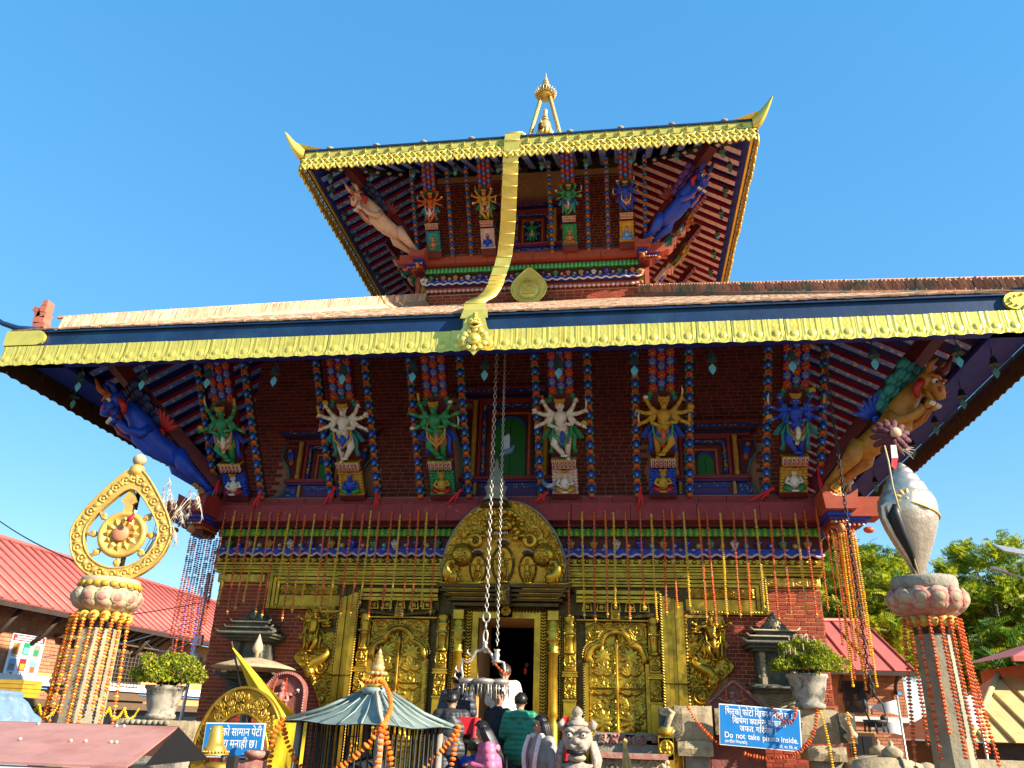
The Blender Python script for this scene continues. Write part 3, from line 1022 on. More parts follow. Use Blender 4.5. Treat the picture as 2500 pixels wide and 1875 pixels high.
# pinnacle
PN = part('pinnacle', MB().bx(-.42, .42, 4.58, 5.42, 16.3, 16.72, BRASSF), UR)
GOLDP = M('pale_gold', (0.66, 0.44, 0.16), .38, metal=.45, var=.15, scale=6, col2=(.42, .24, .07), c2scale=5)
mb = MB()
mb.lathe([(.42, 16.7), (.5, 16.8), (.42, 17.0), (.30, 17.3), (.22, 17.55), (.26, 17.65), (.18, 17.75)], GOLDP, (0, 5, 0), 20)
for k in range(10):
 t = k / 10 * 2 * math.pi
 mb.ell((.19 * math.cos(t), 5 + .19 * math.sin(t), 17.98), (.075, .075, .14), GOLDP, 9, 7)
mb.lathe([(.12, 17.98), (.17, 18.06), (.19, 18.18), (.185, 18.28), (.15, 18.38), (.12, 18.42)], GOLDP, (0, 5, 0), 20)
for (a_, b_, r_, m_) in [(18.42, 18.46, .125, BRASSD), (18.46, 18.53, .112, GOLDP), (18.53, 18.57, .105, BRASSD), (18.57, 18.64, .088, GOLDP)]:
 mb.lathe([(r_, a_), (r_ * .93, b_)], m_, (0, 5, 0), 18)
mb.lathe([(.07, 18.64), (.055, 18.68), (.075, 18.76), (.078, 18.82), (.06, 18.88), (.015, 18.93), (0, 18.93)], GOLDP, (0, 5, 0), 16)
part('kalasha_vase', mb, PN)
mb = MB()
mb.lathe([(.085, 17.95), (.08, 18.06), (.05, 18.12)], BRASSD, (-.09, 4.72, 0), 12); mb.lathe([(.055, 18.12), (.03, 18.2), (.012, 18.27), (0, 18.3)], GOLDP, (-.09, 4.72, 0), 12)
part('small_bell', mb, PN)
for sx in (-1, 1):
 mb = MB()
 a = np.array([sx * .70, 5, 16.75]); b = np.array([sx * .13, 5, 19.40])
 mb.tube([a, b], .062, GOLDP, 4, upv=(0, 1, 0))
 for k in range(30):
  p_ = a + (b - a) * k / 30
  mb.ell(p_ + np.array([0, -.05, 0]), (.035, .02, .03), GOLDP, 6, 4)
 part('canopy_leg', mb, PN)
mb = MB()
mb.lathe([(.12, 19.38), (.20, 19.40), (.27, 19.46), (.25, 19.50), (.18, 19.52)], GOLDP, (0, 5, 0), 24)
for k in range(22):
 t = k / 22 * 2 * math.pi
 mb.tube([(.22 * math.cos(t), 5 + .22 * math.sin(t), 19.43), (.30 * math.cos(t), 5 + .30 * math.sin(t), 19.47), (.35 * math.cos(t + .08), 5 + .35 * math.sin(t + .08), 19.56)], [.035, .028, .006], GOLDP, 5)
part('leafy_canopy', mb, PN)
mb = MB()
for (a_, b_, r0, r1, m_) in [(19.52, 19.62, .165, .155, BLACK), (19.62, 19.74, .155, .135, BRASSD), (19.74, 19.82, .14, .13, GOLDP), (19.82, 19.86, .12, .115, BRASSD), (19.86, 19.94, .118, .105, GOLDP), (19.94, 19.98, .095, .088, BRASSD), (19.98, 20.06, .09, .07, GOLDP)]:
 mb.lathe([(r0, a_), (r1, b_)], m_, (0, 5, 0), 18)
mb.lathe([(.065, 20.06), (.04, 20.15), (.026, 20.19), (.03, 20.22), (.01, 20.34), (0, 20.36)], GOLDP, (0, 5, 0), 14)
part('parasol_finial', mb, PN)
# ---------------------------------------------------------------- carved figures
def frameT(o, U, V, s=1.0):
 """local x = U (right), z = V (up), -y = outward"""
 U = unit(U); V = unit(V); Nn = np.cross(U, V)      # U x V = outward?  y axis = V x U reversed
 Yv = np.cross(V, U)
 T = np.eye(4)
 T[:3, 0] = U * s; T[:3, 1] = Yv * s; T[:3, 2] = V * s; T[:3, 3] = o
 return T
def head_(mb, c, r, C, kind='human', crown=True):
 c = np.array(c, float)
 sk = C['skin']
 if kind == 'human':
  mb.ell(c, (r * .82, r * .86, r * 1.08), sk, 12, 9)
  mb.ell(c + (0, -.86 * r, -.08 * r), (.13 * r, .22 * r, .26 * r), sk, 6, 5)
  for k in (-1, 1):
   mb.ell(c + (k * .33 * r, -.74 * r, .14 * r), (.2 * r, .1 * r, .1 * r), C.get('eye', WHITE), 6, 4)
   mb.ell(c + (k * .33 * r, -.82 * r, .13 * r), (.08 * r, .05 * r, .08 * r), BLACK, 5, 4)
   mb.tube([c + (k * .12 * r, -.82 * r, .30 * r), c + (k * .36 * r, -.80 * r, .37 * r), c + (k * .6 * r, -.6 * r, .28 * r)], .045 * r, BLACK, 4)
   mb.ell(c + (k * .84 * r, .0, 0), (.12 * r, .18 * r, .36 * r), sk, 6, 5)
   mb.ell(c + (k * .9 * r, -.06 * r, -.42 * r), .17 * r, C['trim'], 6, 5)
  mb.ell(c + (0, -.74 * r, -.48 * r), (.26 * r, .12 * r, .09 * r), RED, 6, 4)
 else:   # animal face: long muzzle
  mb.ell(c, (r * .8, r * .85, r * .95), sk, 12, 9)
  mb.tube([c + (0, -.4 * r, .1 * r), c + (0, -1.0 * r, -.4 * r), c + (0, -1.15 * r, -.85 * r)], [.6 * r, .42 * r, .34 * r], sk, 8)
  for k in (-1, 1):
   mb.ell(c + (k * .42 * r, -.66 * r, .25 * r), .17 * r, WHITE, 6, 5)
   mb.ell(c + (k * .45 * r, -.78 * r, .25 * r), .08 * r, BLACK, 5, 4)
   mb.ell(c + (k * .85 * r, .05 * r, .45 * r), (.2 * r, .12 * r, .5 * r), sk, 6, 5, rotm('Y', k * 35))
  mb.tube([c + (-.25 * r, -1.3 * r, -.85 * r), c + (0, -1.5 * r, -.8 * r), c + (.25 * r, -1.3 * r, -.85 * r)], .06 * r, RED, 4)
  mb.ell(c + (0, -.75 * r, .55 * r), (.3 * r, .15 * r, .2 * r), RED, 6, 5)
 if crown:
  g = C['crown']
  mb.lathe([(.92 * r, 0), (1.0 * r, .08 * r), (.9 * r, .22 * r), (.98 * r, .34 * r)], g, c + (0, 0, .62 * r), 12)
  for q in range(9):
   t = math.pi * (1 + q / 8.0)
   mb.tube([c + (.92 * r * math.cos(t), .88 * r * math.sin(t), .9 * r), c + (1.0 * r * math.cos(t), .96 * r * math.sin(t), 1.35 * r), c + (.9 * r * math.cos(t), .85 * r * math.sin(t), 1.62 * r)], [.2 * r, .17 * r, .02], g, 5)
   mb.ell(c + (.98 * r * math.cos(t), .98 * r * math.sin(t), 1.12 * r), .09 * r, C['trim2'], 5, 4)
  mb.lathe([(.7 * r, 0), (.62 * r, .5 * r), (.35 * r, .9 * r), (.12 * r, 1.05 * r), (0, 1.2 * r)], C['crown2'], c + (0, .1 * r, .9 * r), 10)
def hand_attr(mb, p, kind, C, sd):
 p = np.array(p, float)
 mb.ell(p, .032, C['skin'], 7, 5)
 if kind == 1:     # sword
  mb.tube([p + (0, 0, -.04), p + (0, 0, .02)], .012, C['trim'], 5)
  mb.tube([p + (0, -.005, .02), p + (.012 * sd, -.005, .12), p + (-.004 * sd, -.005, .21)], [.012, .016, .002], WHITE, 4)
 elif kind == 2:   # disc
  mb.lathe([(.0, -.01), (.05, -.008), (.052, .008), (0, .01)], C['trim'], p + (0, 0, .05), 12, rotm('X', 90))
 elif kind == 3:   # club
  mb.tube([p + (0, 0, -.05), p + (.01 * sd, 0, .16)], [.012, .026], C['trim'], 6)
 elif kind == 4:   # lotus bud
  mb.ell(p + (0, 0, .055), (.03, .03, .045), C['trim2'], 7, 6)
 elif kind == 5:   # bowl / conch
  mb.ell(p + (0, -.02, .03), (.045, .04, .03), WHITE, 7, 5)
 for q in range(3):
  mb.ell(p + (sd * (.012 + .009 * q), -.02, .012 - .02 * q), (.02, .016, .008), C['skin'], 5, 4)
def deity(mb, T, C, arms=4, pose=0, head='human', seed=0, scarf=True):
 """standing many-armed figure, unit height (feet 0, head top about .94, crown above)"""
 T0 = mb.T; mb.T = T
 g = random.Random(seed)
 sk, sr = C['skin'], C['skirt']
 sway = .02 * (1 if pose % 2 else -1)
 # legs
 if pose in (0, 1):
  k = 1 if pose else -1
  mb.tube([(-k * .06, -.03, .47), (-k * .075, -.05, .25), (-k * .07, -.03, .05)], [.085, .058, .036], sk, 9)
  mb.ell((-k * .08, -.075, .022), (.035, .075, .022), sk, 7, 5)
  mb.tube([(k * .06, -.03, .47), (k * .13, -.13, .28), (k * .03, -.08, .13), (k * .0, -.075, .09)], [.085, .062, .042, .034], sk, 9)
  mb.ell((-k * .02, -.10, .075), (.07, .035, .024), sk, 7, 5)
 else:
  for k in (-1, 1):
   mb.tube([(k * .06, -.03, .47), (k * .07, -.055, .25), (k * .065, -.03, .05)], [.085, .06, .036], sk, 9)
   mb.ell((k * .075, -.08, .022), (.036, .078, .022), sk, 7, 5)
 # skirt and sashes
 mb.lathe([(.10, .56), (.125, .50), (.14, .42), (.15, .34), (.145, .27)], sr, (0, -.02, 0), 14, sx=1.02, sy=.75, lobes=7, lob=.04)
 for (dz, rr, mt) in [(.0, .020, C['sash']), (.045, .014, C['trim']), (.085, .016, C['sash2'])]:
  mb.tube([(-.125, -.075, .51 - dz * .4), (-.09, -.135, .42 - dz), (0, -.16, .37 - dz), (.09, -.135, .42 - dz), (.125, -.075, .51 - dz * .4)], rr, mt, 7)
 mb.tube([(0, -.125, .50), (.01, -.16, .40), (-.01, -.15, .22)], [.03, .04, .03], C['sash2'], 6)
 for k in (-1, 1):
  mb.tube([(k * .13, -.03, .50), (k * .19, -.02, .38), (k * .17, -.02, .20), (k * .20, -.01, .10)], [.025, .04, .035, .045], C['scarf'], 6, flat=.6)
  if scarf:
   mb.add([(k * .12, .0, .60), (k * .24, -.02, .50), (k * .34, -.03, .36), (k * .27, -.02, .33), (k * .20, -.01, .44), (k * .11, 0, .50)], [(0, 1, 2, 3, 4, 5)], C['scarf'])
   for q in range(3):
    mb.tube([(k * (.14 + .03 * q), -.02, .55 - .04 * q), (k * (.25 + .03 * q), -.035, .42 - .03 * q), (k * (.32 - .01 * q), -.035, .345)], .014, C['scarf'], 4)
 # torso
 mb.tube([(0, -.03, .50), (sway * .5, -.045, .56), (sway, -.05, .64), (sway, -.045, .72), (sway, -.03, .785)], [.115, .095, .098, .115, .07], sk, 12, flat=1.12)
 mb.ell((sway * .6, -.115, .585), (.062, .045, .055), sk, 8, 6)
 for k in (-1, 1):
  mb.ell((sway + k * .045, -.115, .695), (.05, .03, .04), sk, 8, 6)
 # jewellery
 t = np.linspace(0, math.pi, 9)
 mb.tube([(sway + .085 * math.cos(a), -.05 - .085 * math.sin(a) * .9, .77 - .055 * math.sin(a)) for a in t], .014, C['trim'], 5)
 mb.tube([(sway + .10 * math.cos(a), -.055 - .085 * math.sin(a), .775 - .17 * math.sin(a)) for a in t], .013, C['trim2'], 5)
 mb.lathe([(.118, .505), (.128, .52), (.118, .535)], C['trim'], (0, -.03, 0), 14, sy=.85)
 # long garland
 mb.tube([(-.10, -.03, .77), (-.15, -.10, .60), (-.14, -.14, .42), (0, -.18, .28), (.14, -.14, .42), (.15, -.10, .60), (.10, -.03, .77)], .018, C['gar'], 6)
 # neck, head
 mb.tube([(sway, -.03, .77), (sway * 1.2, -.04, .83)], .042, sk, 8)
 head_(mb, (sway * 1.3, -.05, .885), .075, C, head)
 # arms
 n = arms // 2
 for k in (-1, 1):
  sh = np.array([sway + k * .12, -.04, .745])
  mb.ell(sh, (.055, .05, .05), sk, 8, 6)
  for i in range(n):
   if i == n - 1 and arms > 2:      # front pair at the chest / belly
    el = sh + (k * .075, -.07, -.14); hd = np.array([sway + k * .05, -.17, .58 + .03 * k])
   else:
    a = R(58 - 95 * i / max(1, n - 2) + g.uniform(-6, 6)) if n > 2 else R(15)
    el = sh + (k * .15 * math.cos(a), .02 - .02 * i, .15 * math.sin(a) - .03)
    hd = el + (k * .15 * math.cos(a * .9 + .25), -.03, .15 * math.sin(a * .9 + .25))
   mb.tube([sh, (sh + el) / 2 + (0, -.008, 0), el], [.043, .04, .034], sk, 8)
   mb.tube([el, hd], [.034, .025], sk, 8)
   mb.lathe([(.032, -.008), (.036, 0), (.032, .008)], C['trim'], el * .3 + hd * .7, 8)
   mb.ell((sh + el) / 2, .044, C['trim'], 7, 4)
   hand_attr(mb, hd, (i + (3 if k > 0 else 1) + seed) % 6 if i < n - 1 else 0, C, k)
 mb.T = T0
def seated(mb, T, C, head='human'):
 """cross-legged small figure, height about 1 (seat at 0)"""
 T0 = mb.T; mb.T = T
 sk = C['skin']
 for k in (-1, 1):
  mb.tube([(k * .12, -.05, .14), (k * .40, -.18, .12), (k * .12, -.34, .10)], [.15, .12, .08], C['skirt'], 9)
  mb.ell((-k * .05, -.38, .07), (.14, .07, .05), sk, 7, 5)
  mb.tube([(k * .22, -.02, .56), (k * .36, -.12, .36), (k * .16, -.26, .30 + .1 * (k > 0))], [.085, .07, .055], sk, 8)
  mb.ell((k * .16, -.27, .30 + .1 * (k > 0)), .065, sk, 7, 5)
 mb.tube([(0, -.03, .12), (0, -.07, .30), (0, -.05, .48), (0, -.02, .60)], [.22, .215, .22, .12], sk, 11)
 mb.ell((0, -.20, .30), (.14, .10, .12), sk, 8, 6)
 mb.tube([(-.2, -.05, .58), (-.08, -.22, .44), (.08, -.22, .44), (.2, -.05, .58)], .03, C['trim'], 5)
 mb.tube([(-.24, -.04, .5), (0, -.26, .22), (.24, -.04, .4)], .03, C['trim2'], 5)
 mb.tube([(0, -.02, .58), (0, -.03, .68)], .08, sk, 8)
 head_(mb, (0, -.05, .80), .15, C, head, True)
 mb.T = T0
def CC(skin, skirt, sash, sash2, scarf, gar, crown=None, crown2=None):
 return dict(skin=skin, skirt=skirt, sash=sash, sash2=sash2, scarf=scarf, gar=gar, trim=YEL, trim2=RED, crown=crown or YEL, crown2=crown2 or MAROON)
BR_C = dict(skin=BRASSF, skirt=BRASS, sash=BRASSF, sash2=BRASS, scarf=BRASS, gar=BRASSF, trim=BRASSF, trim2=BRASS, crown=BRASSF, crown2=BRASS, eye=BRASS)
# ---------------------------------------------------------------- roof struts
def petal_flower(mb, c, s, m1, m2, m3):
 """pointed carved flower of overlapping petals, facing -y"""
 c = np.array(c, float)
 for r_, n in [(1.0, 7), (.66, 6)]:
  for q in range(n):
   t = 2 * math.pi * q / n + (0 if r_ == 1 else .4)
   p_ = c + (r_ * s * .62 * math.cos(t), -.02 - .02 * (1 - r_), r_ * s * .80 * math.sin(t))
   mb.ell(p_, (.34 * s * r_, .02, .40 * s * r_), m1 if r_ == 1 else m2, 7, 5)
 mb.ell(c + (0, -.05, 0), (.24 * s, .025, .28 * s), m3, 7, 5)
def strut(par, x, y0, z0, C, Cs, bg, fs, L_, scale, pose=0, head='human', arms=8, seed=0, name='roof_strut', fl=(RED, BLUE)):
 """leaning bracket: t runs along (0,-.6,.8). fs = dict of levels"""
 o = np.array([x, y0, z0]); T = frameT(o, (1, 0, 0), (0, -.6, .8))
 w = .20 * scale
 mb = MB(); mb.T = T
 mb.bx(-w, w, .0, .10, 0, L_, MAROON)
 mb.bx(-w - .02, w + .02, -.05, .12, 0, fs[0], MAROON)
 S = part(name, mb, par)
 def sub(nm, fn):
  q = MB(); q.T = T; fn(q); part(nm, q, S)
 # niche with seated figure
 def niche(q):
  a, b = fs[0], fs[1]
  q.bx(-w - .005, w + .005, -.05, .02, a, b, bg)
  gg = random.Random(seed)
  nr = int((b - a) / (.05 * scale))
  for r_ in range(nr):
   for k in range(7):
    xx = -w + (k + .5) * 2 * w / 7
    zz = a + (r_ + .5) * (b - a) / nr
    if abs(xx) < w * .62 and a + .04 < zz < b - .05:
     continue
    q.ell((xx + gg.uniform(-.01, .01), -.055, zz), (.042 * scale, .03, .028 * scale), bg, 6, 4)
  q.bx(-w - .015, w + .015, -.07, .02, a - .001, a + .05 * scale, bg)
 sub('niche_panel', niche)
 def seat(q):
  seated(q, T @ np.array([[.36 * scale, 0, 0, 0], [0, .36 * scale, 0, -.06], [0, 0, .36 * scale, fs[0] + .05 * scale], [0, 0, 0, 1]]), Cs, 'human')
 sub('seated_figure', seat)
 def lotus(q):
  a, b = fs[2], fs[3]
  q.bx(-w * .9, w * .9, -.12, .02, a, b, bg if bg is not BLUE else MAROON)
  for row, (zz, sg) in enumerate([(a + (b - a) * .30, -1), (a + (b - a) * .72, 1)]):
   for k in range(6):
    xx = -w + (k + .5) * 2 * w / 6
    q.ell((xx, -.12 - .02 * row, zz), (w / 6.2, .045, (b - a) * .30), WHITE if row else PINKW, 8, 6)
    q.ell((xx, -.155 - .02 * row, zz), (w / 12, .02, (b - a) * .17), RED, 6, 4)
  q.bx(-w * 1.02, w * 1.02, -.17, .02, b - .02, b, YEL)
 sub('lotus_pedestal', lotus)
 def fig(q):
  hh = fs[4] - fs[3]
  k = hh / 1.10
  deity(q, T @ np.array([[k, 0, 0, 0], [0, k, 0, -.08], [0, 0, k, fs[3]], [0, 0, 0, 1]]), C, arms, pose, head, seed)
 sub('deity_figure', fig)
 def flowers(q):
  z = fs[4] + .02; r_ = 0
  st = .15 * scale
  while z < L_ - .02:
   for k in (-1, 0, 1):
    odd = (r_ + (k == 0)) % 2
    petal_flower(q, (k * w * .68, -.02, z + (st * .45 if k == 0 else 0)), st * .52, fl[odd], [ORNG, SKYB][odd], YEL)
   z += st * .95; r_ += 1
  # leafy canopy right behind the head
  for k in range(7):
   t = math.pi * k / 6
   q.ell((.20 * scale * math.cos(t), -.01, fs[4] - .16 * scale + .16 * scale * math.sin(t)), (.05 * scale, .02, .05 * scale), GRN if k % 2 else TEAL, 6, 5)
 sub('flower_canopy', flowers)
 return S
def bead_post(par, x, y0, z0, L_, s, seed=0):
 T = frameT(np.array([x, y0, z0]), (1, 0, 0), (0, -.6, .8))
 mb = MB(); mb.T = T
 mb.bx(-.028 * s, .028 * s, .012, .14, 0, L_, MAROON)
 P = part('beaded_post', mb, par)
 n = int(L_ / (.125 * s))
 for k in range(n):
  q = MB(); q.T = T
  z = (k + .5) * L_ / n
  m1 = BLUE if k % 2 else ORNG
  q.ell((0, -.03, z), (.058 * s, .055 * s, .058 * s), m1, 8, 6)
  q.ell((0, -.075 * s, z - .01), (.026 * s, .02 * s, .026 * s), SKYB if k % 2 else RED, 6, 4)
  for e in (-1, 1):
   q.ell((e * .045 * s, -.012, z - .058 * s), (.026 * s, .03 * s, .034 * s), TEAL if k % 2 else GRN, 6, 4)
  part('petal_bead', q, P)
 return P
FS = [.10, .52, .55, .72, 1.84]
strut_x = [-4.74, -2.62, -1.02, 1.05, 2.64, 4.68]
looks = [
 (CC(GRN, YEL, PINKW, WHITE, BLUE, SKIN), CC(WHITE, RED, RED, RED, GRN, YEL), BLUE, 0, 'human', 6),
 (CC(WHITE, YEL, BLUE, BLUE, TEAL, YEL), CC(BLUE, GRN, RED, RED, GRN, YEL), YEL, 1, 'animal', 8),
 (CC(GRN, ORNG, YEL, SKIN, BLUE, YEL), CC(YEL, RED, RED, RED, GRN, YEL), GRN, 0, 'animal', 8),
 (CC(WHITE, YEL, GRN, BLUE, GRN, GRN), CC(WHITE, YEL, RED, RED, GRN, YEL), PINKW, 0, 'human', 8),
 (CC(YEL, SKIN, BLUE, ORNG, BLUE, GRN), CC(YEL, RED, RED, RED, GRN, YEL), BLUE, 1, 'animal', 8),
 (CC(BLUE, YEL, ORNG, WHITE, TEAL, GRN), CC(WHITE, GRN, RED, RED, GRN, YEL), YEL, 0, 'human', 8),
]
STR = []
for i, x in enumerate(strut_x):
 C, Cs, bgm, pose, hd, ar = looks[i]
 STR.append(strut(TEMPLE, x, -.36, 5.47, C, Cs, bgm, FS, 2.72, 1.0, pose, hd, ar, i))
 for dx in (-.41, .43):
  bead_post(TEMPLE, x + dx, -.30, 5.47, 2.66, 1.0, i)
FU = [.16, .62, .66, .80, 1.56]
ulooks = [
 (CC(ORNG, WHITE, BLUE, WHITE, TEAL, PINKW), CC(SKIN, GRN, RED, RED, GRN, YEL), TEAL, 1, 'human', 8),
 (CC(YEL, YEL, WHITE, MAROON, GRN, PINKW), CC(BLUE, SKYB, RED, RED, GRN, YEL), PINKW, 0, 'human', 8),
 (CC(GRN, YEL, BLUE, PINKW, TEAL, BLUE), CC(SKIN, ORNG, BLUE, BLUE, GRN, YEL), GRN, 1, 'human', 8),
 (CC(BLUE, YEL, TEAL, ORNG, BLUE, PINKW), CC(SKYB, SKYB, RED, RED, GRN, YEL), YEL, 0, 'human', 8),
]
ux = [-2.24, -.95, .95, 2.24]
USTR = []
for i, x in enumerate(ux):
 C, Cs, bgm, pose, hd, ar = ulooks[i]
 USTR.append(strut(TEMPLE, x, 2.20, 12.0, C, Cs, bgm, FU, 2.15, .76, pose, hd, ar, i + 7))
 for dx in (-.42, .42):
  bead_post(TEMPLE, x + dx, 2.26, 12.0, 2.1, .74, i)
# the same row continues along the right and left sides
def side_copy(src, rotz):
 c, s_ = math.cos(rotz), math.sin(rotz)
 k = src.copy(); COL.objects.link(k); k.rotation_euler = (0, 0, rotz); k.parent = TEMPLE
 for ch in src.children:
  j = ch.copy(); COL.objects.link(j); j.parent = k
for S in USTR[:3]:
 side_copy(S, math.pi / 2); side_copy(S, -math.pi / 2)
for S in STR[1:4]:
 side_copy(S, math.pi / 2); side_copy(S, -math.pi / 2)
# ---------------------------------------------------------------- corner griffins
def griffin(par, sx, base, top, s, body, belly, mane, wing, horn, name, label, up_off=0.0):
 """beast climbing the hip: local z along the beam, -y outward/down, x sideways"""
 a = np.array(base, float); b = np.array(top, float)
 d = unit(b - a)
 outh = unit(np.array([sx, -1, 0.]))
 nrm = unit(outh - d * (outh @ d)) * 1.0          # outward-down normal
 Uv = np.cross(nrm, d)
 if False:
  Uv = -Uv
 # build a frame where -y = nrm
 T = np.eye(4); T[:3, 0] = np.cross(-nrm, d); T[:3, 1] = -nrm; T[:3, 2] = d; T[:3, 3] = a
 Ln = np.linalg.norm(b - a)
 k = Ln / 2.5
 Sx = T.copy(); Sx[:3, :3] *= k
 mb = MB(); mb.T = Sx
 # beam behind
 mb.bx(-.13, .13, .06, .26, -.1, 2.75, MAROON)
 S = part(name, mb, par, label=label)
 def sub(nm, fn):
  q = MB(); q.T = Sx; fn(q); part(nm, q, S)
 def bod(q):
  q.tube([(0, .02, .62), (0, -.06, .80), (0, -.16, 1.05), (0, -.18, 1.30), (0, -.16, 1.52), (0, -.12, 1.72), (0, -.14, 1.95)],
               [.10, .17, .20, .19, .20, .15, .12], body, 14)
  # belly plates
  q.tube([(0, -.22, .90), (0, -.32, 1.15), (0, -.33, 1.4), (0, -.26, 1.6)], [.06, .10, .11, .08], belly, 10)
  # hind legs
  for e in (-1, 1):
   q.tube([(e * .12, -.02, .85), (e * .17, -.10, .62), (e * .13, -.06, .40), (e * .10, -.02, .20), (e * .11, -.03, .05)], [.13, .12, .085, .062, .06], body, 11)
   q.ell((e * .12, -.10, .02), (.075, .12, .05), body, 8, 6)
   for c_ in range(3):
    q.ell((e * .12 + (c_ - 1) * .045, -.20, .01), (.022, .05, .028), WHITE, 6, 5)
   for c_ in range(5):
    q.lathe([(.07, -.008), (.078, 0), (.07, .008)], belly, (e * .105, -.03, .12 + .07 * c_), 9)
   # fore legs reaching up to the chin
   q.tube([(e * .13, -.14, 1.42), (e * .17, -.32, 1.42), (e * .11, -.42, 1.60), (e * .08, -.42, 1.78)], [.10, .075, .055, .05], body, 10)
   q.tube([(e * .15, -.36, 1.40), (e * .10, -.47, 1.60), (e * .07, -.47, 1.76)], [.02, .02, .015], ORNG, 5)
   q.ell((e * .08, -.46, 1.84), (.062, .05, .07), body, 8, 6)
   for c_ in range(4):
    q.ell((e * .08 + (c_ - 1.5) * .03, -.50, 1.87), (.017, .02, .035), WHITE, 6, 5)
 sub('body', bod)
 def hd(q):
  c = np.array([0, -.20, 2.08])
  q.ell(c, (.14, .16, .15), body, 12, 9)
  q.tube([c + (0, -.06, .0), c + (0, -.20, -.02), c + (0, -.31, -.10)], [.12, .09, .06], body, 10)
  q.tube([c + (0, -.05, -.10), c + (0, -.18, -.16), c + (0, -.25, -.19)], [.07, .05, .03], body, 8)
  q.tube([c + (-.04, -.16, -.10), c + (0, -.26, -.14), c + (.04, -.16, -.10)], .02, RED, 5)
  for e in (-1, 1):
   q.ell(c + (e * .09, -.13, .06), .042, WHITE, 8, 6)
   q.ell(c + (e * .10, -.165, .06), .022, BLACK, 6, 5)
   q.tube([c + (e * .04, -.16, .11), c + (e * .10, -.14, .13), c + (e * .15, -.07, .10)], .024, ORNG if horn is not WHITE else RED, 5)
   q.tube([c + (e * .09, .02, .10), c + (e * .13, .05, .22), c + (e * .10, .03, .34)], [.05, .045, .008], body, 7)
   q.tube([c + (e * .06, -.28, -.02), c + (e * .10, -.24, .02)], [.02, .025], RED, 5)
   q.tube([c + (e * .13, .0, -.02), c + (e * .19, -.04, -.16), c + (e * .12, -.10, -.26)], [.05, .06, .03], RED, 6)
  q.tube([c + (0, -.06, .13), c + (0, -.10, .28), c + (0, -.04, .46)], [.055, .045, .02], horn, 8)
 sub('head', hd)
 def mn(q):
  for r_ in range(6):
   for k_ in range(7):
    t = math.pi * (k_ / 6.0)
    rad = .20 + .012 * r_
    q.ell((rad * math.cos(t) * 1.1, .06 + .05 * (r_ % 2) - .16 * math.sin(t) * .3, 1.45 + r_ * .13), (.065, .06, .10), mane, 6, 5)
 sub('mane', mn)
 for e in (-1, 1):
  def wg(q):
   for f_ in range(6):
    t = R(20 + 16 * f_)
    q.tube([(e * .16, .02, 1.25), (e * (.16 + .17 * math.sin(t)), .06, 1.25 + .18 * math.cos(t)), (e * (.16 + .36 * math.sin(t)), .10, 1.25 + .40 * math.cos(t))], [.05, .06, .012], wing, 6, flat=.6)
   q.tube([(e * .17 + e * .07 * math.cos(a_) * (1 - a_ / 9), -.03, 1.24 + .07 * math.sin(a_) * (1 - a_ / 9)) for a_ in np.linspace(0, 8, 16)], .022, wing, 5)
  sub('wing', wg)
 def fb(q):
  gg = random.Random(5)
  for n_ in range(16):
   zz = .10 + .045 * n_
   for e in (-1, 0, 1):
    q.ell((e * .07, -.03 - .015 * (n_ % 2) + .06, zz), (.04, .04, .036), [BLUE, ORNG, PINKW, TEAL][(n_ + e) % 4], 6, 5)
  for n_ in range(9):
   q.ell((.10 * math.cos(n_ * 1.3), -.02, -.02 + .02 * n_), .05, [TEAL, BLUE, WHITE][n_ % 3], 6, 5)
 sub('flowered_base', fb)
 # little attendant at the foot
 def at(q):
  T2 = q.T
  seated(q, T2 @ np.array([[.30, 0, 0, -sx * .10], [0, .30, 0, -.12], [0, 0, .30, -.02], [0, 0, 0, 1]]), CC(SKIN if sx < 0 else YEL, ORNG, RED, RED, GRN, YEL))
 sub('attendant_figure', at)
 return S
GOLDB = M('golden_ochre_paint', (0.42, 0.19, 0.025), .45, var=.25, scale=8, col2=(.30, .10, .02), c2scale=6)
griffin(TEMPLE, 1, (5.20, -.52, 5.55), (6.62, -1.94, 7.25), 1, GOLDB, GOLDB, TEAL, BLUE, MAROON, 'corner_strut', 'golden beast with staring eyes climbing the corner beam')
griffin(TEMPLE, -1, (-5.20, -.52, 5.55), (-6.62, -1.94, 7.28), 1, BLUE, BLUE, NAVY, RED, ORNG, 'corner_strut', 'blue beast with red wings climbing the corner beam')
griffin(TEMPLE, 1, (2.66, 2.26, 12.1), (4.02, .90, 13.35), 1, BLUE, BLUE, PURP, MAROON, NAVY, 'corner_strut', 'deep blue beast under the upper eave corner')
CREAM = M('cream_paint', (0.62, 0.40, 0.26), .5, var=.12, scale=8, col2=(.50, .22, .14), c2scale=6, c2lo=.6, c2hi=.75)
griffin(TEMPLE, -1, (-2.66, 2.26, 12.1), (-4.02, .90, 13.40), 1, CREAM, CREAM, NAVY, MAROON, CREAM, 'corner_strut', 'cream long-eared beast under the upper eave corner')
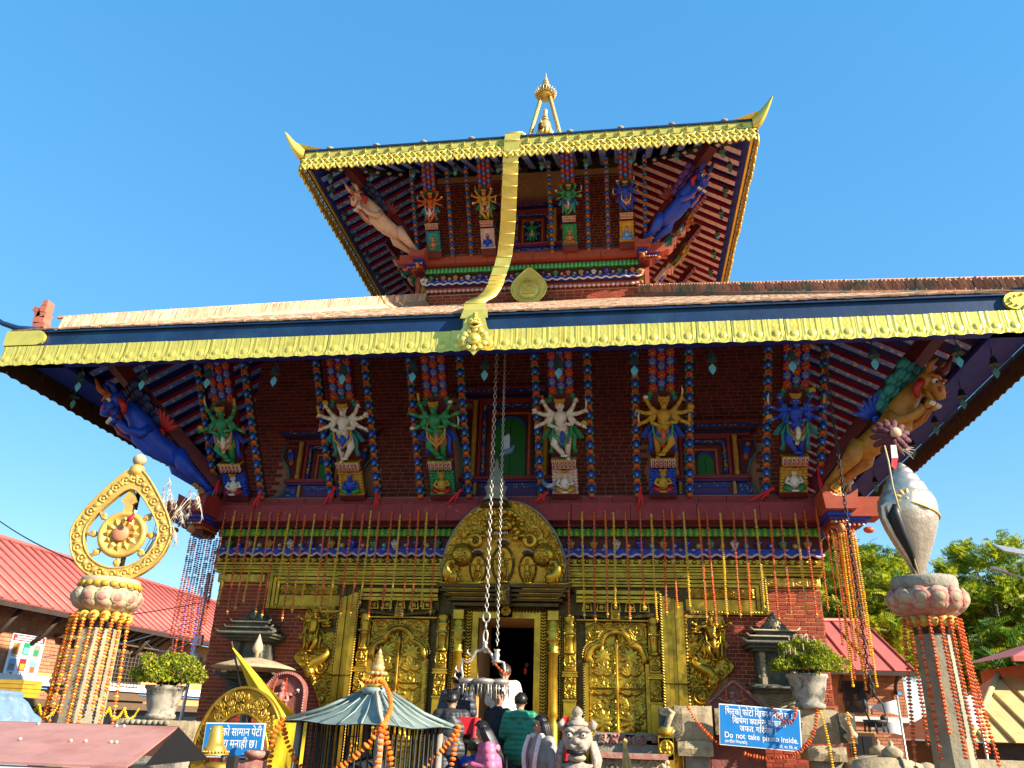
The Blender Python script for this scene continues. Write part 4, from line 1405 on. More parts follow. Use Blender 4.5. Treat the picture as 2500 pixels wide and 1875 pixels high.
# ---------------------------------------------------------------- second-storey windows (deep shade)
def window(par, cx, y, z0, w, h, nm, big=False, pane=GREENW):
 F = part(nm, MB().bx(cx - w / 2, cx + w / 2, y - .02, y + .06, z0, z0 + h, MAROON), par)
 def sub(n_, fn):
  q = MB(); fn(q); return part(n_, q, F)
 def fr(q):
  for k, (a, m_) in enumerate([(.0, REDP), (.07, WINB), (.16, MAROON), (.20, ORNG)]):
   b = a + .055
   yy = y - .10 + .018 * k
   q.bx(cx - w / 2 + a, cx - w / 2 + b, yy, y, z0, z0 + h - a - .004 * k, m_)
   q.bx(cx + w / 2 - b, cx + w / 2 - a, yy, y, z0, z0 + h - a - .004 * k, m_)
   q.bx(cx - w / 2 + a, cx + w / 2 - a, yy - .003, y, z0 + h - b, z0 + h - a, m_)
  for e in (-1, 1):
   for k in range(int(h / .14)):
    zz = z0 + .06 + .14 * k
    q.ell((cx + e * (w / 2 - .10), y - .09, zz), (.03, .025, .04), [BLUE, YEL, TEAL, ORNG][k % 4], 7, 5)
 sub('window_frame', fr)
 def lf(q):
  hw = w / 2 - .30
  zt = z0 + h - .28
  P = [(cx - hw, z0 + .02), (cx + hw, z0 + .02), (cx + hw, zt - hw * .9)]
  P += [(cx + hw * math.cos(t), zt - hw * .9 + hw * .8 * math.sin(t) ** .8) for t in np.linspace(.2, math.pi - .2, 9)]
  P += [(cx - hw, zt - hw * .9)]
  q.prism(P, y - .045, y - .02, pane)
  q.bx(cx - .006, cx + .006, y - .05, y - .044, z0 + .02, zt - .1, BLACK)
  q.tube([(p_[0], y - .06, p_[1]) for p_ in P[2:]], .022, BLUE, 5)
 sub('window_leaf', lf)
 def sill(q):
  q.bx(cx - w / 2 - .30, cx + w / 2 + .30, y - .17, y + .02, z0 - .06, z0, REDP)
  q.bx(cx - w / 2 - .26, cx + w / 2 + .26, y - .14, y + .02, z0 - .10, z0 - .062, PURP)
  q.bx(cx - w / 2 - .02, cx + w / 2 + .02, y - .09, y + .02, z0 - .32, z0 - .102, MAROON)
  q.bx(cx - w / 2 + .06, cx + w / 2 - .06, y - .10, y, z0 - .20, z0 - .12, WINB)
  q.bx(cx - w / 2 + .10, cx + w / 2 - .10, y - .095, y, z0 - .30, z0 - .215, PURP)
  for e in (-1, 1):
   q.bx(cx + e * (w / 2 - .01), cx + e * (w / 2 + .04), y - .12, y, z0 - .32, z0 - .102, YEL)
  q.bx(cx - w / 2 - .35, cx + w / 2 + .35, y - .12, y + .02, z0 - .36, z0 - .322, PURP)
  q.bx(cx - w / 2 - .10, cx + w / 2 + .10, y - .08, y + .02, z0 - .44, z0 - .365, STONE)
 sub('window_sill', sill)
 def lint(q):
  for k, (a, b, o_, m_) in enumerate([(0, .05, .36, REDP), (.05, .11, .40, NAVY), (.11, .15, .46, MAROON), (.15, .21, .50, WINB), (.21, .26, .58, REDP)]):
   q.bx(cx - w / 2 - o_, cx + w / 2 + o_, y - .10 - .02 * k, y + .02, z0 + h + a, z0 + h + b - .003, m_)
  for e in (-1, 1):
   q.bx(cx + e * (w / 2 + .02), cx + e * (w / 2 + .12), y - .14, y, z0, z0 + h, REDP)
   q.lathe([(.03, 0), (.05, .05), (.03, .1), (.045, h * .5), (.03, h - .1), (.05, h - .03), (.04, h)], YEL, (cx + e * (w / 2 + .07), y - .14, z0), 8)
 sub('window_lintel', lint)
 for e in (-1, 1):
  def wings(q):
   x0 = cx + e * (w / 2 + .14)
   P = [(x0, z0 + h * .9), (x0 + e * .26, z0 + h * .9), (x0 + e * .30, z0 + h * .6), (x0 + e * .16, z0 + h * .35), (x0 + e * .10, z0 + .04), (x0, z0)]
   q.prism(P, y - .07, y, MAROON)
   q.tube([(p_[0], y - .08, p_[1]) for p_ in P[1:5]], .018, TEAL, 5)
   q.ell((x0 + e * .12, y - .09, z0 + h * .65), (.07, .03, .12), BLUE, 7, 5)
   q.ell((x0 + e * .15, y - .10, z0 + h * .78), (.04, .03, .04), SKIN, 7, 5)
   q.ell((x0 + e * .10, y - .09, z0 + h * .48), (.05, .03, .07), ORNG, 7, 5)
   # stepped painted panel at the foot
   xb = cx + e * (w / 2 + .08)
   P2 = [(xb, z0 - .10), (xb + e * .22, z0 - .10), (xb + e * .30, z0 - .28), (xb + e * .55, z0 - .34), (xb + e * .55, z0 - .44), (xb, z0 - .44)]
   q.prism(P2, y - .06, y, WINB)
   q.tube([(p_[0], y - .065, p_[1]) for p_ in P2[1:5]], .02, TEAL, 5)
   q.tube([(p_[0] - e * .03, y - .07, p_[1] - .03) for p_ in P2[1:5]], .014, ORNG, 5)
   for k in range(3):
    q.ell((xb + e * (.10 + .15 * k), y - .075, z0 - .38), .045, [BLUE, YEL, SKYB][k], 7, 5)
    q.ell((xb + e * (.10 + .15 * k), y - .10, z0 - .38), .018, WHITE, 6, 4)
  sub('window_wing', wings)
 return F
window(TEMPLE, -3.35, .09, 5.93, .86, .72, 'carved_window')
window(TEMPLE, 3.40, .09, 5.93, .86, .72, 'carved_window')
window(TEMPLE, .02, .09, 5.95, 1.15, 1.45, 'carved_window')
window(TEMPLE, .02, 2.55, 12.42, .95, .95, 'carved_window', pane=NAVY)
mb = MB(); T_ = np.eye(4); T_[:3, :3] *= .55; T_[:3, 3] = (.02, 2.46, 12.48); deity(mb, T_, CC(GRN, YEL, RED, WHITE, TEAL, GRN), 4, 2, 'human', 3); part('window_idol', mb, TEMPLE)
# ---------------------------------------------------------------- gilded ground-floor facade
X0 = .08
GOLDS = M('embossed_pale_gilt', (0.70, 0.46, 0.08), .42, metal=.6, var=.15, scale=6, col2=(.5, .33, .05), c2scale=5, bump=.3, bscale=45, dist=.012)
def beads(mb, a, b, r, mat, step=None, tilt=0):
 a = np.array(a, float); b = np.array(b, float)
 n = max(2, int(np.linalg.norm(b - a) / (step or r * 2.1)))
 d = unit(b - a)
 for k in range(n):
  p_ = a + (b - a) * (k + .5) / n
  if tilt:
   mb.ell(p_, (r * 1.5, r * .8, r * .62), mat, 6, 4, rotm('Y', tilt))
  else:
   mb.ell(p_, r, mat, 6, 4)
# top cornice of knobs and mouldings, full width
mb = MB()
for (z0, z1, o) in [(4.42, 4.49, .16), (4.375, 4.405, .22), (4.34, 4.36, .18), (4.30, 4.335, .15), (4.255, 4.29, .12)]:
 mb.bx(-5.06, 5.06, -o, .02, z0, z1, BRASSF)
 mb.bx(-5.05, 5.05, -o + .05, .02, z1, z1 + .02, BRASSD)
GC = part('gilt_cornice', mb, TEMPLE)
for k in range(76):
 q = MB(); x = -5.0 + (k + .5) * 10.0 / 76
 q.ell((x, -.19, 4.452), (.040, .05, .034), BRASSF, 8, 6)
 part('cornice_knob', q, GC)
for sx in (-1, 1):
 q = MB()
 x0, x1 = sorted((sx * 4.17, sx * 5.02))
 w = x1 - x0
 def hf(U, V):
  h = np.zeros_like(U)
  for k in range(4):
   h = np.maximum(h, S_spiral(U, V, w * (k + .5) / 4, .075, .075, 1.6, 1 if k % 2 else -1))
   h = np.maximum(h, .8 * (np.abs(U - w * k / 4) < .012))
   h = np.maximum(h, .9 * S_dome(U, V, w * (k + .5) / 4, .11, .03, .04))
  return h
 q.relief(x0, x1, 4.095, 4.245, -.05, hf, .028, GOLDS, .009)
 part('embossed_frieze', q, TEMPLE)
# backing sheet behind all gilt pieces
mb = MB()
for a_ in ((-3.0, -.455, 1.0, 4.25), (.455, 3.0, 1.0, 4.25), (-.455, .455, 3.56, 4.25)):
 mb.bx(a_[0] + X0, a_[1] + X0, -.035, .004, a_[2], a_[3], BRASSD)
part('gilt_backing', mb, TEMPLE)
# bands under the cornice, across the whole portal
mb = MB()
for k, (z0, z1, o) in enumerate([(4.20, 4.25, .20), (4.155, 4.185, .17), (4.11, 4.14, .14), (4.065, 4.095, .12)]):
 mb.bx(-2.9 + X0, 2.9 + X0, -o, .0, z0, z1, BRASSF if k else BRASS)
GL = part('gilt_lintel', mb, TEMPLE)
mb = MB()
beads(mb, (-2.85 + X0, -.20, 4.225), (2.85 + X0, -.20, 4.225), .014, GOLDS, .036)
part('bead_strip', mb, GL)
for sx in (-1, 1):
 def X(v):
  return X0 + sx * v
 def BX(mb, a, b, y0, y1, z0, z1, m_):
  xa, xb = sorted((X(a), X(b)))
  mb.bx(xa, xb, y0, y1, z0, z1, m_)
 # ---- lintel ear
 mb = MB()
 BX(mb, 2.75, 4.08, -.06, 0, 3.66, 4.245, BRASSD)
 EAR = part('lintel_ear', mb, TEMPLE)
 q = MB()
 for (a, d) in [(.0, .13), (.06, .10), (.12, .075)]:
  BX(q, 2.75, 4.10 - a, -d, 0, 4.20 - a, 4.245 - a, BRASSF)
  BX(q, 4.06 - a, 4.11 - a, -d - .003, 0, 3.66 + a * .6, 4.245 - a, BRASSF)
 BX(q, 2.9, 4.09, -.10, 0, 3.66, 3.72, BRASS)
 beads(q, (X(2.9), -.105, 3.69), (X(4.06), -.105, 3.69), .02, GOLDS, .045)
 beads(q, (X(4.085), -.135, 3.70), (X(4.085), -.135, 4.22), .016, GOLDS, .036)
 part('ear_frame', q, EAR)
 q = MB()
 xa, xb = sorted((X(2.9), X(3.92)))
 def hf2(U, V):
  h = np.zeros_like(U)
  for k in range(7):
   h = np.maximum(h, S_spiral(U, V, (k + .5) * (xb - xa) / 7, .085, .075, 1.9, 1 if k % 2 else -1))
  g_ = foliage(xb - xa, .17, 40 + sx, 40, .05, 0)
  return np.maximum(h, .7 * g_(U, V))
 q.relief(xa, xb, 3.90, 4.07, -.075, hf2, .04, BRASS, .0095)
 part('scroll_frieze', q, EAR)
 q = MB()
 BX(q, 2.85, 3.92, -.074, 0, 3.72, 3.885, BRASSF)
 part('plain_panel', q, EAR)
 # ---- wing bracket with a figure riding a makara
 def edge(z):   # outer edge (distance from centre) of the wing by height
  zs = [2.05, 2.25, 2.45, 2.62, 2.75, 2.86, 2.93, 3.0, 3.1, 3.3, 3.5, 3.67]
  xs = [2.93, 3.0, 3.10, 3.22, 3.36, 3.50, 3.52, 3.40, 3.36, 3.40, 3.42, 3.38]
  return np.interp(z, zs, xs)
 q = MB()
 xa, xb = sorted((X(2.83), X(3.56)))
 fw = foliage(.73, 1.62, 51 + sx, 110, .085, 3)
 def hf3(U, V):
  u = U if sx > 0 else (xb - xa) - U
  h = .8 * fw(u, V)
  h = np.maximum(h, 1.0 * S_spiral(u, V, .16, .42, .15, 2.4, 1))
  h = np.maximum(h, .95 * S_dome(u, V, .16, .42, .07, .07))
  h = np.maximum(h, .9 * S_dome(u, V, .13, .22, .07, .07))
  h = np.maximum(h, .9 * S_spiral(u, V, .2, .68, .13, 2.0, -1))
  return h
 q.relief(xa, xb, 2.05, 3.67, -.07, hf3, .07, BRASS, .012, mask=lambda XX, ZZ: (np.abs(XX - X0) < edge(ZZ)))
 W = part('gilt_wing', q, TEMPLE)
 q = MB()
 zz = np.linspace(2.05, 3.67, 26)
 q.tube([(X(float(edge(z))), -.06, z) for z in zz], .022, BRASSF, 6)
 part('wing_rim', q, W)
 q = MB()
 T_ = np.eye(4); T_[:3, :3] *= .72; T_[0, 0] *= 1; T_[:3, 3] = (X(3.22), -.12, 2.93)
 deity(q, T_, BR_C, 2, 0 if sx > 0 else 1, 'human', 3, scarf=True)
 part('wing_figure', q, W)
 q = MB()
 q.tube([(X(2.95), -.13, 3.05), (X(2.92), -.16, 2.95), (X(2.99), -.17, 2.88), (X(3.12), -.16, 2.82), (X(3.22), -.15, 2.70), (X(3.16), -.14, 2.58)], [.03, .05, .065, .08, .09, .05], BRASSF, 9)
 q.ell((X(3.18), -.17, 2.66), (.09, .08, .10), BRASSF, 9, 7)
 for k in range(5):
  q.ell((X(3.10 + .03 * k), -.22, 2.60 + .05 * k), (.025, .03, .02), BRASSF, 6, 5)
 part('makara', q, W)
 q = MB()
 BX(q, 2.86, 3.14, -.10, -.06, 3.30, 3.62, BRASSD)
 T_ = np.eye(4); T_[:3, :3] *= .22; T_[:3, 3] = (X(3.0), -.10, 3.36)
 seated(q, T_, BR_C)
 BX(q, 2.84, 3.16, -.13, -.06, 3.60, 3.64, BRASSF)
 part('wing_niche', q, W)
 # ---- big splayed jamb mouldings
 q = MB()
 for k, (a, b, d) in enumerate([(2.46, 2.53, .30), (2.535, 2.60, .26), (2.605, 2.66, .20), (2.665, 2.72, .23), (2.725, 2.80, .15)]):
  BX(q, a, b, -d, 0, 1.0, 3.92 - (b - 2.46) * .25, BRASSF)
 J = part('splayed_jamb', q, TEMPLE)
 for q_ in (((2.82, -.13, 1.1), 3.65, .022, .05, 0), ((2.445, -.29, 1.1), 3.95, .020, .040, sx * 40)):
  q = MB(); a_ = (X(q_[0][0]), q_[0][1], q_[0][2])
  beads(q, a_, (a_[0], a_[1], q_[1]), q_[2], GOLDS, q_[3], tilt=q_[4]); part('bead_strip', q, J)
 q = MB()
 for k in range(3):
  BX(q, 2.44, 2.83, -.31, 0, 2.62 - .001 * k, 2.626, BRASSD)
 part('sheet_seam', q, J)
 # ---- pilasters
 for (a, b, yy) in [(2.24, 2.42, .20), (.93, 1.12, .20)]:
  q = MB()
  BX(q, a, b, -yy + .06, 0, 1.0, 3.60, BRASS)
  P = part('pilaster', q, TEMPLE)
  xa, xb = sorted((X(a), X(b)))
  c = (xa + xb) / 2; w = xb - xa
  q = MB(); q.bx(xa, xb, -yy, 0, 1.75, 2.33, BRASSF); q.bx(xa - .01, xb + .01, -yy - .02, 0, 2.335, 2.36, BRASS); part('plain_plate', q, P)
  q = MB(); q.relief(xa, xb, 2.37, 2.68, -yy + .01, foliage(w, .31, 61 + int(a * 10), 26, .07, 4), .05, BRASS, .0085); part('scroll_panel', q, P)
  q = MB()
  for (z0, z1, e) in [(2.685, 2.71, .025), (2.715, 2.735, .012), (2.74, 2.76, .02)]:
   q.bx(xa - e, xb + e, -yy - e, 0, z0, z1, BRASSF)
  part('ring_moulding', q, P)
  q = MB()
  q.relief(xa, xb, 2.765, 3.02, -yy + .01, lambda U, V: S_fig(U, V, w / 2, .12, .17), .05, BRASS, .0075); part('niche_panel', q, P)
  q = MB()
  q.lathe([(.085, 3.02), (.095, 3.05), (.075, 3.07), (.065, 3.10), (.07, 3.24), (.085, 3.27), (.09, 3.29), (.07, 3.31), (.095, 3.35), (.075, 3.38), (.10, 3.43), (.10, 3.46), (.08, 3.48), (.105, 3.55), (.105, 3.60)], BRASSF, (c, -yy + .05, 0), 14, sx=w / .19)
  for k in range(7):
   q.ell((xa + (k + .5) * w / 7, -yy - .035, 3.325), .016, GOLDS, 6, 4)
  part('colonnette', q, P)
  q = MB(); q.relief(xa, xb, 1.02, 1.74, -yy + .01, lambda U, V: np.maximum(S_fig(U, V, w / 2, .5, .22), S_fig(U, V, w / 2, .15, .2)), .06, BRASS, .012); part('niche_panel', q, P)
 # ---- round colonnette beside the doorway
 q = MB()
 q.lathe([(.09, 1.0), (.09, 1.3), (.07, 1.34), (.09, 1.4), (.075, 1.5), (.09, 2.0), (.06, 2.06), (.085, 2.12), (.08, 2.2), (.075, 3.0), (.095, 3.02), (.095, 3.05), (.075, 3.07), (.095, 3.12), (.07, 3.15), (.09, 3.2),
             (.10, 3.26), (.085, 3.29), (.105, 3.33), (.09, 3.35), (.105, 3.39), (.09, 3.41), (.10, 3.46), (.085, 3.49), (.09, 3.52)], BRASSF, (X(.765), -.16, 0), 16)
 PC = part('door_column', q, TEMPLE)
 q = MB(); BX(q, .68, .85, -.25, 0, 3.52, 3.66, BRASSF); part('column_block', q, PC)
 q = MB()
 for k in range(9):
  t = math.pi * k / 8
  q.ell((X(.765) + .10 * math.cos(t), -.16 - .09 * math.sin(t), 3.235), .018, GOLDS, 6, 4)
  q.ell((X(.765) + .10 * math.cos(t), -.16 - .09 * math.sin(t), 3.345), .018, GOLDS, 6, 4)
 part('column_beads', q, PC)
 # ---- doorway jambs
 q = MB()
 BX(q, .455, .555, -.12, .0, 1.0, 3.66, BRASSF)
 DJ = part('door_jamb', q, TEMPLE)
 q = MB()
 for e, tl in ((.585, 38), (.625, -38)):
  beads(q, (X(e), -.135, 1.05), (X(e), -.135, 3.66), .030, BRASSF, .048, tilt=tl * sx)
 part('braided_moulding', q, DJ)
 for (v_, y_, r_, s_) in ((.66, -.12, .016, .038), (.865, -.12, .020, .042), (.90, -.10, .014, .034)):
  q = MB(); beads(q, (X(v_), y_, 1.05), (X(v_), y_, 3.6), r_, GOLDS, s_); part('bead_strip', q, DJ)
 # ---- side door with cusped arch
 cx = X(1.745)
 q = MB(); q.bx(cx - .49, cx + .49, -.06, 0, 1.0, 3.52, BRASSD)
 SD = part('side_door', q, TEMPLE)
 ain = [(-.43, 2.88), (-.43, 2.96), (-.405, 3.05), (-.35, 3.115), (-.28, 3.14), (-.232, 3.15)]
 ain += [(.235 * math.cos(t), 3.125 + .225 * math.sin(t)) for t in np.linspace(math.pi - .14, .14, 15)]
 ain += [(-x_, z_) for x_, z_ in ain[:6][::-1]]
 def inside(XX, ZZ):
  lim = np.zeros_like(XX)
  ux = np.abs(XX - cx)
  top = np.where(ux < .235, 3.125 + .225 * np.sqrt(np.clip(1 - (ux / .235) ** 2, 0, 1)), 2.93 + .21 * np.sqrt(np.clip(1 - ((ux - .26) / .17) ** 2, 0, 1)))
  return (ux < .43) & (ZZ < np.where(ux < .235, np.maximum(top, 3.13), top))
 q = MB()
 fol = foliage(1.0, .7, 71 + sx, 130, .085, 2)
 def hf4(U, V):
  h = fol(U, V)
  for e in (.17, .80):
   m_ = np.hypot((U - e) / .13, (V - .50) / .15) < 1.05
   h = np.where(m_, S_fig(U, V, e, .48, .22), h)
  return h
 q.relief(cx - .485, cx + .485, 2.86, 3.52, -.12, hf4, .05, BRASS, .0095, mask=lambda XX, ZZ: ~inside(XX, ZZ))
 part('spandrel', q, SD)
 q = MB()
 q.tube([(cx + x_, -.155, z_ + .02) for x_, z_ in ain], .045, BRASSF, 8, flat=.8)
 q.tube([(cx + x_ * 1.12, -.15, z_ + .075 if abs(x_) < .24 else z_ + .05) for x_, z_ in ain], .018, BRASSF, 6)
 part('cusped_arch', q, SD)
 q = MB()
 pp = [(cx + x_ * 1.22, -.15, (z_ + .105 if abs(x_) < .24 else z_ + .085)) for x_, z_ in ain]
 for a_, b_ in zip(pp[:-1], pp[1:]):
  beads(q, a_, b_, .014, GOLDS, .028)
 part('arch_beads', q, SD)
 for e in (-1, 1):
  q = MB()
  q.bx(*sorted((cx + e * .435, cx + e * .49)), -.15, 0, 1.0, 2.90, BRASSF)
  beads(q, (cx + e * .505, -.14, 1.05), (cx + e * .505, -.14, 2.9), .016, GOLDS, .036, tilt=35 * e)
  part('arch_post', q, SD)
  # door leaf with vase, lotus and foliage
  xa, xb = sorted((cx + e * .012, cx + e * .43))
  w = xb - xa
  fo = foliage(w, 2.4, 81 + sx * 3 + e, 150, .085, 2)
  def hf5(U, V, e=e, fo=fo, w=w):
   u = U if e > 0 else w - U
   h = .55 * fo(u, V)
   c = w * .48
   for (zc, k) in [(1.02, 1.0), (1.95, .8)]:
    m_ = np.hypot((u - c) / .16, (V - zc) / .18) < 1
    h = np.where(m_, 0, h)
    for r_, n_ in [(.165, 9), (.115, 7), (.07, 5)]:
     h = np.maximum(h, k * S_rose(u, V, c, zc, r_, n_) * (.75 + .25 * (.165 - r_) / .1))
   m_ = (V < .62)
   h = np.where(m_, .15, h)
   h = np.maximum(h, 1.0 * S_ribbed(u, V, c, .27, .14, .15, 5))
   h = np.maximum(h, .8 * (np.abs(u - c) < .05) * ((V > .40) & (V < .50)))
   h = np.maximum(h, .9 * (np.abs(u - c) < .11) * ((V > .50) & (V < .53)))
   h = np.maximum(h, .8 * S_spiral(u, V, c - .12, .45, .06, 1.5, 1)); h = np.maximum(h, .8 * S_spiral(u, V, c + .12, .45, .06, 1.5, -1))
   for k in range(7):
    h = np.maximum(h, .9 * S_leaf(u, V, c, .58, .17, .05, R(20 + 140 * k / 6)))
   for zc in (1.42, 1.70):
    for k in range(7):
     h = np.maximum(h, 1.0 * S_leaf(u, V, c, zc, .17, .06, R(10 + 160 * k / 6)))
   h = np.where(np.abs(V - .64) < .008, -.3, h); h = np.where(np.abs(V - 1.48) < .008, -.3, h)
   return h
  q = MB()
  q.relief(xa, xb, 1.05, 3.40, -.085, hf5, .045, BRASSF, .0095, mask=inside)
  part('door_leaf', q, SD)
 q = MB()
 q.lathe([(.022, 1.0), (.03, 1.2), (.022, 1.3), (.025, 1.9), (.034, 1.95), (.022, 2.0), (.022, 2.5), (.034, 2.55), (.024, 2.62), (.024, 3.1), (.036, 3.15), (.03, 3.22), (.01, 3.28)], BRASSF, (cx, -.125, 0), 10)
 part('meeting_post', q, SD)
 # mouldings and small eave over the side door
 q = MB()
 for (z0, z1, d) in [(3.93, 3.99, .22), (3.86, 3.90, .24), (3.805, 3.85, .20)]:
  BX(q, 1.13, 2.44, -d, 0, z0, z1, BRASSF)
 BX(q, 1.13, 2.44, -.08, 0, 3.50, 3.80, BRASSD)
 SE = part('side_door_head', q, TEMPLE)
 q = MB(); beads(q, (X(1.14), -.245, 3.915), (X(2.43), -.245, 3.915), .018, BRASSD, .042); part('bead_strip', q, SE)
 for k in range(5):
  xx = X(1.30) + sx * k * .225
  q = MB()
  q.prism([(xx - .058, 3.80), (xx + .058, 3.80), (xx + .085, 3.665), (xx - .085, 3.665)], -.20, -.07, BRASSF)
  q.relief(xx - .055, xx + .055, 3.68, 3.79, -.20, lambda U, V: np.maximum(S_rose(U, V, .055, .05, .045, 6), 0), .03, BRASS, .007, skirt=.0)
  part('dentil_panel', q, SE)
 q = MB()
 BX(q, 1.13, 2.44, -.20, 0, 3.525, 3.545, BRASSF)
 P5 = [(X(1.14), 3.66), (X(1.5), 3.60), (X(1.745), 3.565), (X(2.0), 3.60), (X(2.4), 3.66), (X(2.42), 3.60), (X(1.745), 3.545), (X(1.16), 3.60)]
 q.prism(P5, -.26, -.06, BRASSD)
 for k in range(18):
  xx = X(1.17) + sx * k * .073
  q.ell((xx, -.23, 3.585), (.024, .03, .022), BRASSD, 6, 4)
 part('small_eave', q, SE)
 q = MB(); q.bx(cx - .07, cx + .07, -.27, -.1, 3.54, 3.68, BRASS); q.relief(cx - .065, cx + .065, 3.545, 3.675, -.272, lambda U, V: S_fig(U, V, .065, .06, .09), .03, BRASS, .007, skirt=0); part('eave_plaque', q, SE)
# ---- doorway: dark interior and lintel
mb = MB()
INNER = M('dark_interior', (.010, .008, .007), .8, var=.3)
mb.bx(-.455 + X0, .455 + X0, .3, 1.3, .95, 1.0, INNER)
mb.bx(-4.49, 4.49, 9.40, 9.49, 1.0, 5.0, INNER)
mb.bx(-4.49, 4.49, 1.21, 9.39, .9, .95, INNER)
DOOR = part('doorway', mb, TEMPLE)
q = MB()
q.bx(-.56 + X0, .56 + X0, -.125, -.036, 3.55, 3.66, BRASSF)
part('door_lintel', q, DOOR)
q = MB()
for zz, tl in ((3.675, 52), (3.71, -52)):
 for sx in (-1, 1):
  beads(q, (X0, -.14, zz), (X0 + sx * .62, -.14, zz), .030, BRASSD, .05, tilt=tl * sx)
part('braided_moulding', q, DOOR)
q = MB()
q.bx(X0 - .10, X0 + .10, -.20, -.1, 3.56, 3.74, BRASS)
q.relief(X0 - .10, X0 + .10, 3.56, 3.74, -.20, lambda U, V: S_fig(U, V, .10, .085, .13), .05, BRASS, .0075, skirt=0)
part('lintel_plaque', q, DOOR)
q = MB(); T_ = np.eye(4); T_[:3, :3] *= .5; T_[:3, 3] = (X0 + .22, -.06, 2.56); q.ell((X0 + .24, .6, 2.80), (.03, .01, .06), RED, 8, 6); q.ell((X0 + .26, .6, 2.90), (.035, .012, .04), MAROON, 8, 6); part('red_cloth_inside', q, DOOR)
# ---- layered dark eave under the tympanum
mb = MB()
for (z0, z1, w, d) in [(3.72, 3.77, .86, .30), (3.79, 3.83, .92, .38), (3.85, 3.89, .98, .46), (3.91, 3.95, 1.03, .53), (3.97, 4.02, 1.08, .60)]:
 mb.bx(X0 - w, X0 + w, -d, 0, z0, z1, BRASSD)
DE = part('layered_eave', mb, TEMPLE)
for sx in (-1, 1):
 for k, (z, w, d) in enumerate([(3.835, .92, .38), (3.895, .98, .46), (3.955, 1.03, .53), (4.025, 1.08, .60)]):
  q = MB()
  a, b = .16 + .05 * k, w
  q.tube([(X0 + sx * a, -d, z + .03), (X0 + sx * (a + .06), -d - .01, z), (X0 + sx * (b - .08), -d - .01, z), (X0 + sx * (b + .03), -d - .02, z + .05)], [.006, .014, .014, .005], BRASSF, 6)
  part('eave_lip', q, DE)
q = MB()
q.bx(X0 - .11, X0 + .11, -.62, -.4, 3.70, 4.0, BRASSD)
T_ = np.eye(4); T_[:3, :3] *= .26; T_[:3, 3] = (X0, -.62, 3.715); deity(q, T_, BR_C, 4, 2, 'human', 2, scarf=False)
part('eave_figure', q, DE)
# ---- tympanum (torana), leaning outward
TW, TH = 1.02, 1.33
lean = .16
Tt = np.eye(4); Tt[:3, :3] = rotm('X', math.degrees(math.atan(lean))); Tt[:3, 3] = (.055, -.46, 4.03)
def tor_in(XX, ZZ):
 t = np.clip(ZZ / TH, 0, 1)
 w = TW * np.sqrt(np.clip(1 - np.power(t, 2.1), 0, 1))
 w = np.where(ZZ < .35, TW - .04 * (1 - ZZ / .35), w * np.where(t < .3, 1, 1))
 return np.abs(XX) < np.maximum(w, 0)
mb = MB(); mb.T = Tt
zz = np.linspace(0, TH, 30)
out = [(-float(TW * math.sqrt(max(0, 1 - (z / TH) ** 2.1)) if z > .35 else TW - .04 * (1 - z / .35)), z) for z in zz]
poly = out + [(-x_, z_) for x_, z_ in out[::-1][1:]]
mb.prism(poly, .0, .10, BRASSD)
TR = part('tympanum', mb, TEMPLE)
q = MB(); q.T = Tt
fo = foliage(2 * TW, TH, 91, 420, .085, 3)
def hf6(U, V):
 h = fo(U, V)
 x = U - TW
 inner = (np.hypot(x / .72, V / .74) < 1)
 h = np.where(inner, .05, h)
 return h
q.relief(-TW, TW, 0.0, TH, -.005, hf6, .06, BRASS, .0115, mask=tor_in, skirt=0)
part('foliage_relief', q, TR)
q = MB(); q.T = Tt
q.tube([(x_ * 1.005, .03, z_) for x_, z_ in poly[1:-1]], .03, STONE, 6)
part('tympanum_rim', q, TR)
q = MB(); q.T = Tt
# guardian face
c = np.array([0, -.10, .93])
q.ell(c, (.17, .12, .14), BRASSF, 14, 10)
q.ell(c + (0, -.10, -.05), (.13, .08, .07), BRASSF, 10, 8); q.ell(c + (0, -.16, -.02), (.05, .05, .04), BRASSF, 8, 6)
q.tube([c + (-.12, -.09, -.10), c + (0, -.17, -.12), c + (.12, -.09, -.10)], .028, BRASSD, 6)
for e in (-1, 1):
 q.ell(c + (e * .075, -.11, .045), (.035, .03, .03), BRASSF, 8, 6)
 q.tube([c + (e * .03, -.12, .08), c + (e * .09, -.12, .10), c + (e * .15, -.07, .08)], .022, BRASSF, 6)
 q.tube([c + (e * .10, -.02, .12), c + (e * .13, -.03, .20), c + (e * .11, -.05, .27)], [.03, .025, .006], BRASSF, 6)
 q.ell(c + (e * .17, 0, .03), (.035, .03, .05), BRASSF, 7, 5)
 for k in range(3):
  q.ell(c + (e * (.03 + .035 * k), -.16, -.135), (.012, .014, .022), WHITE, 5, 4)
part('guardian_face', q, TR)
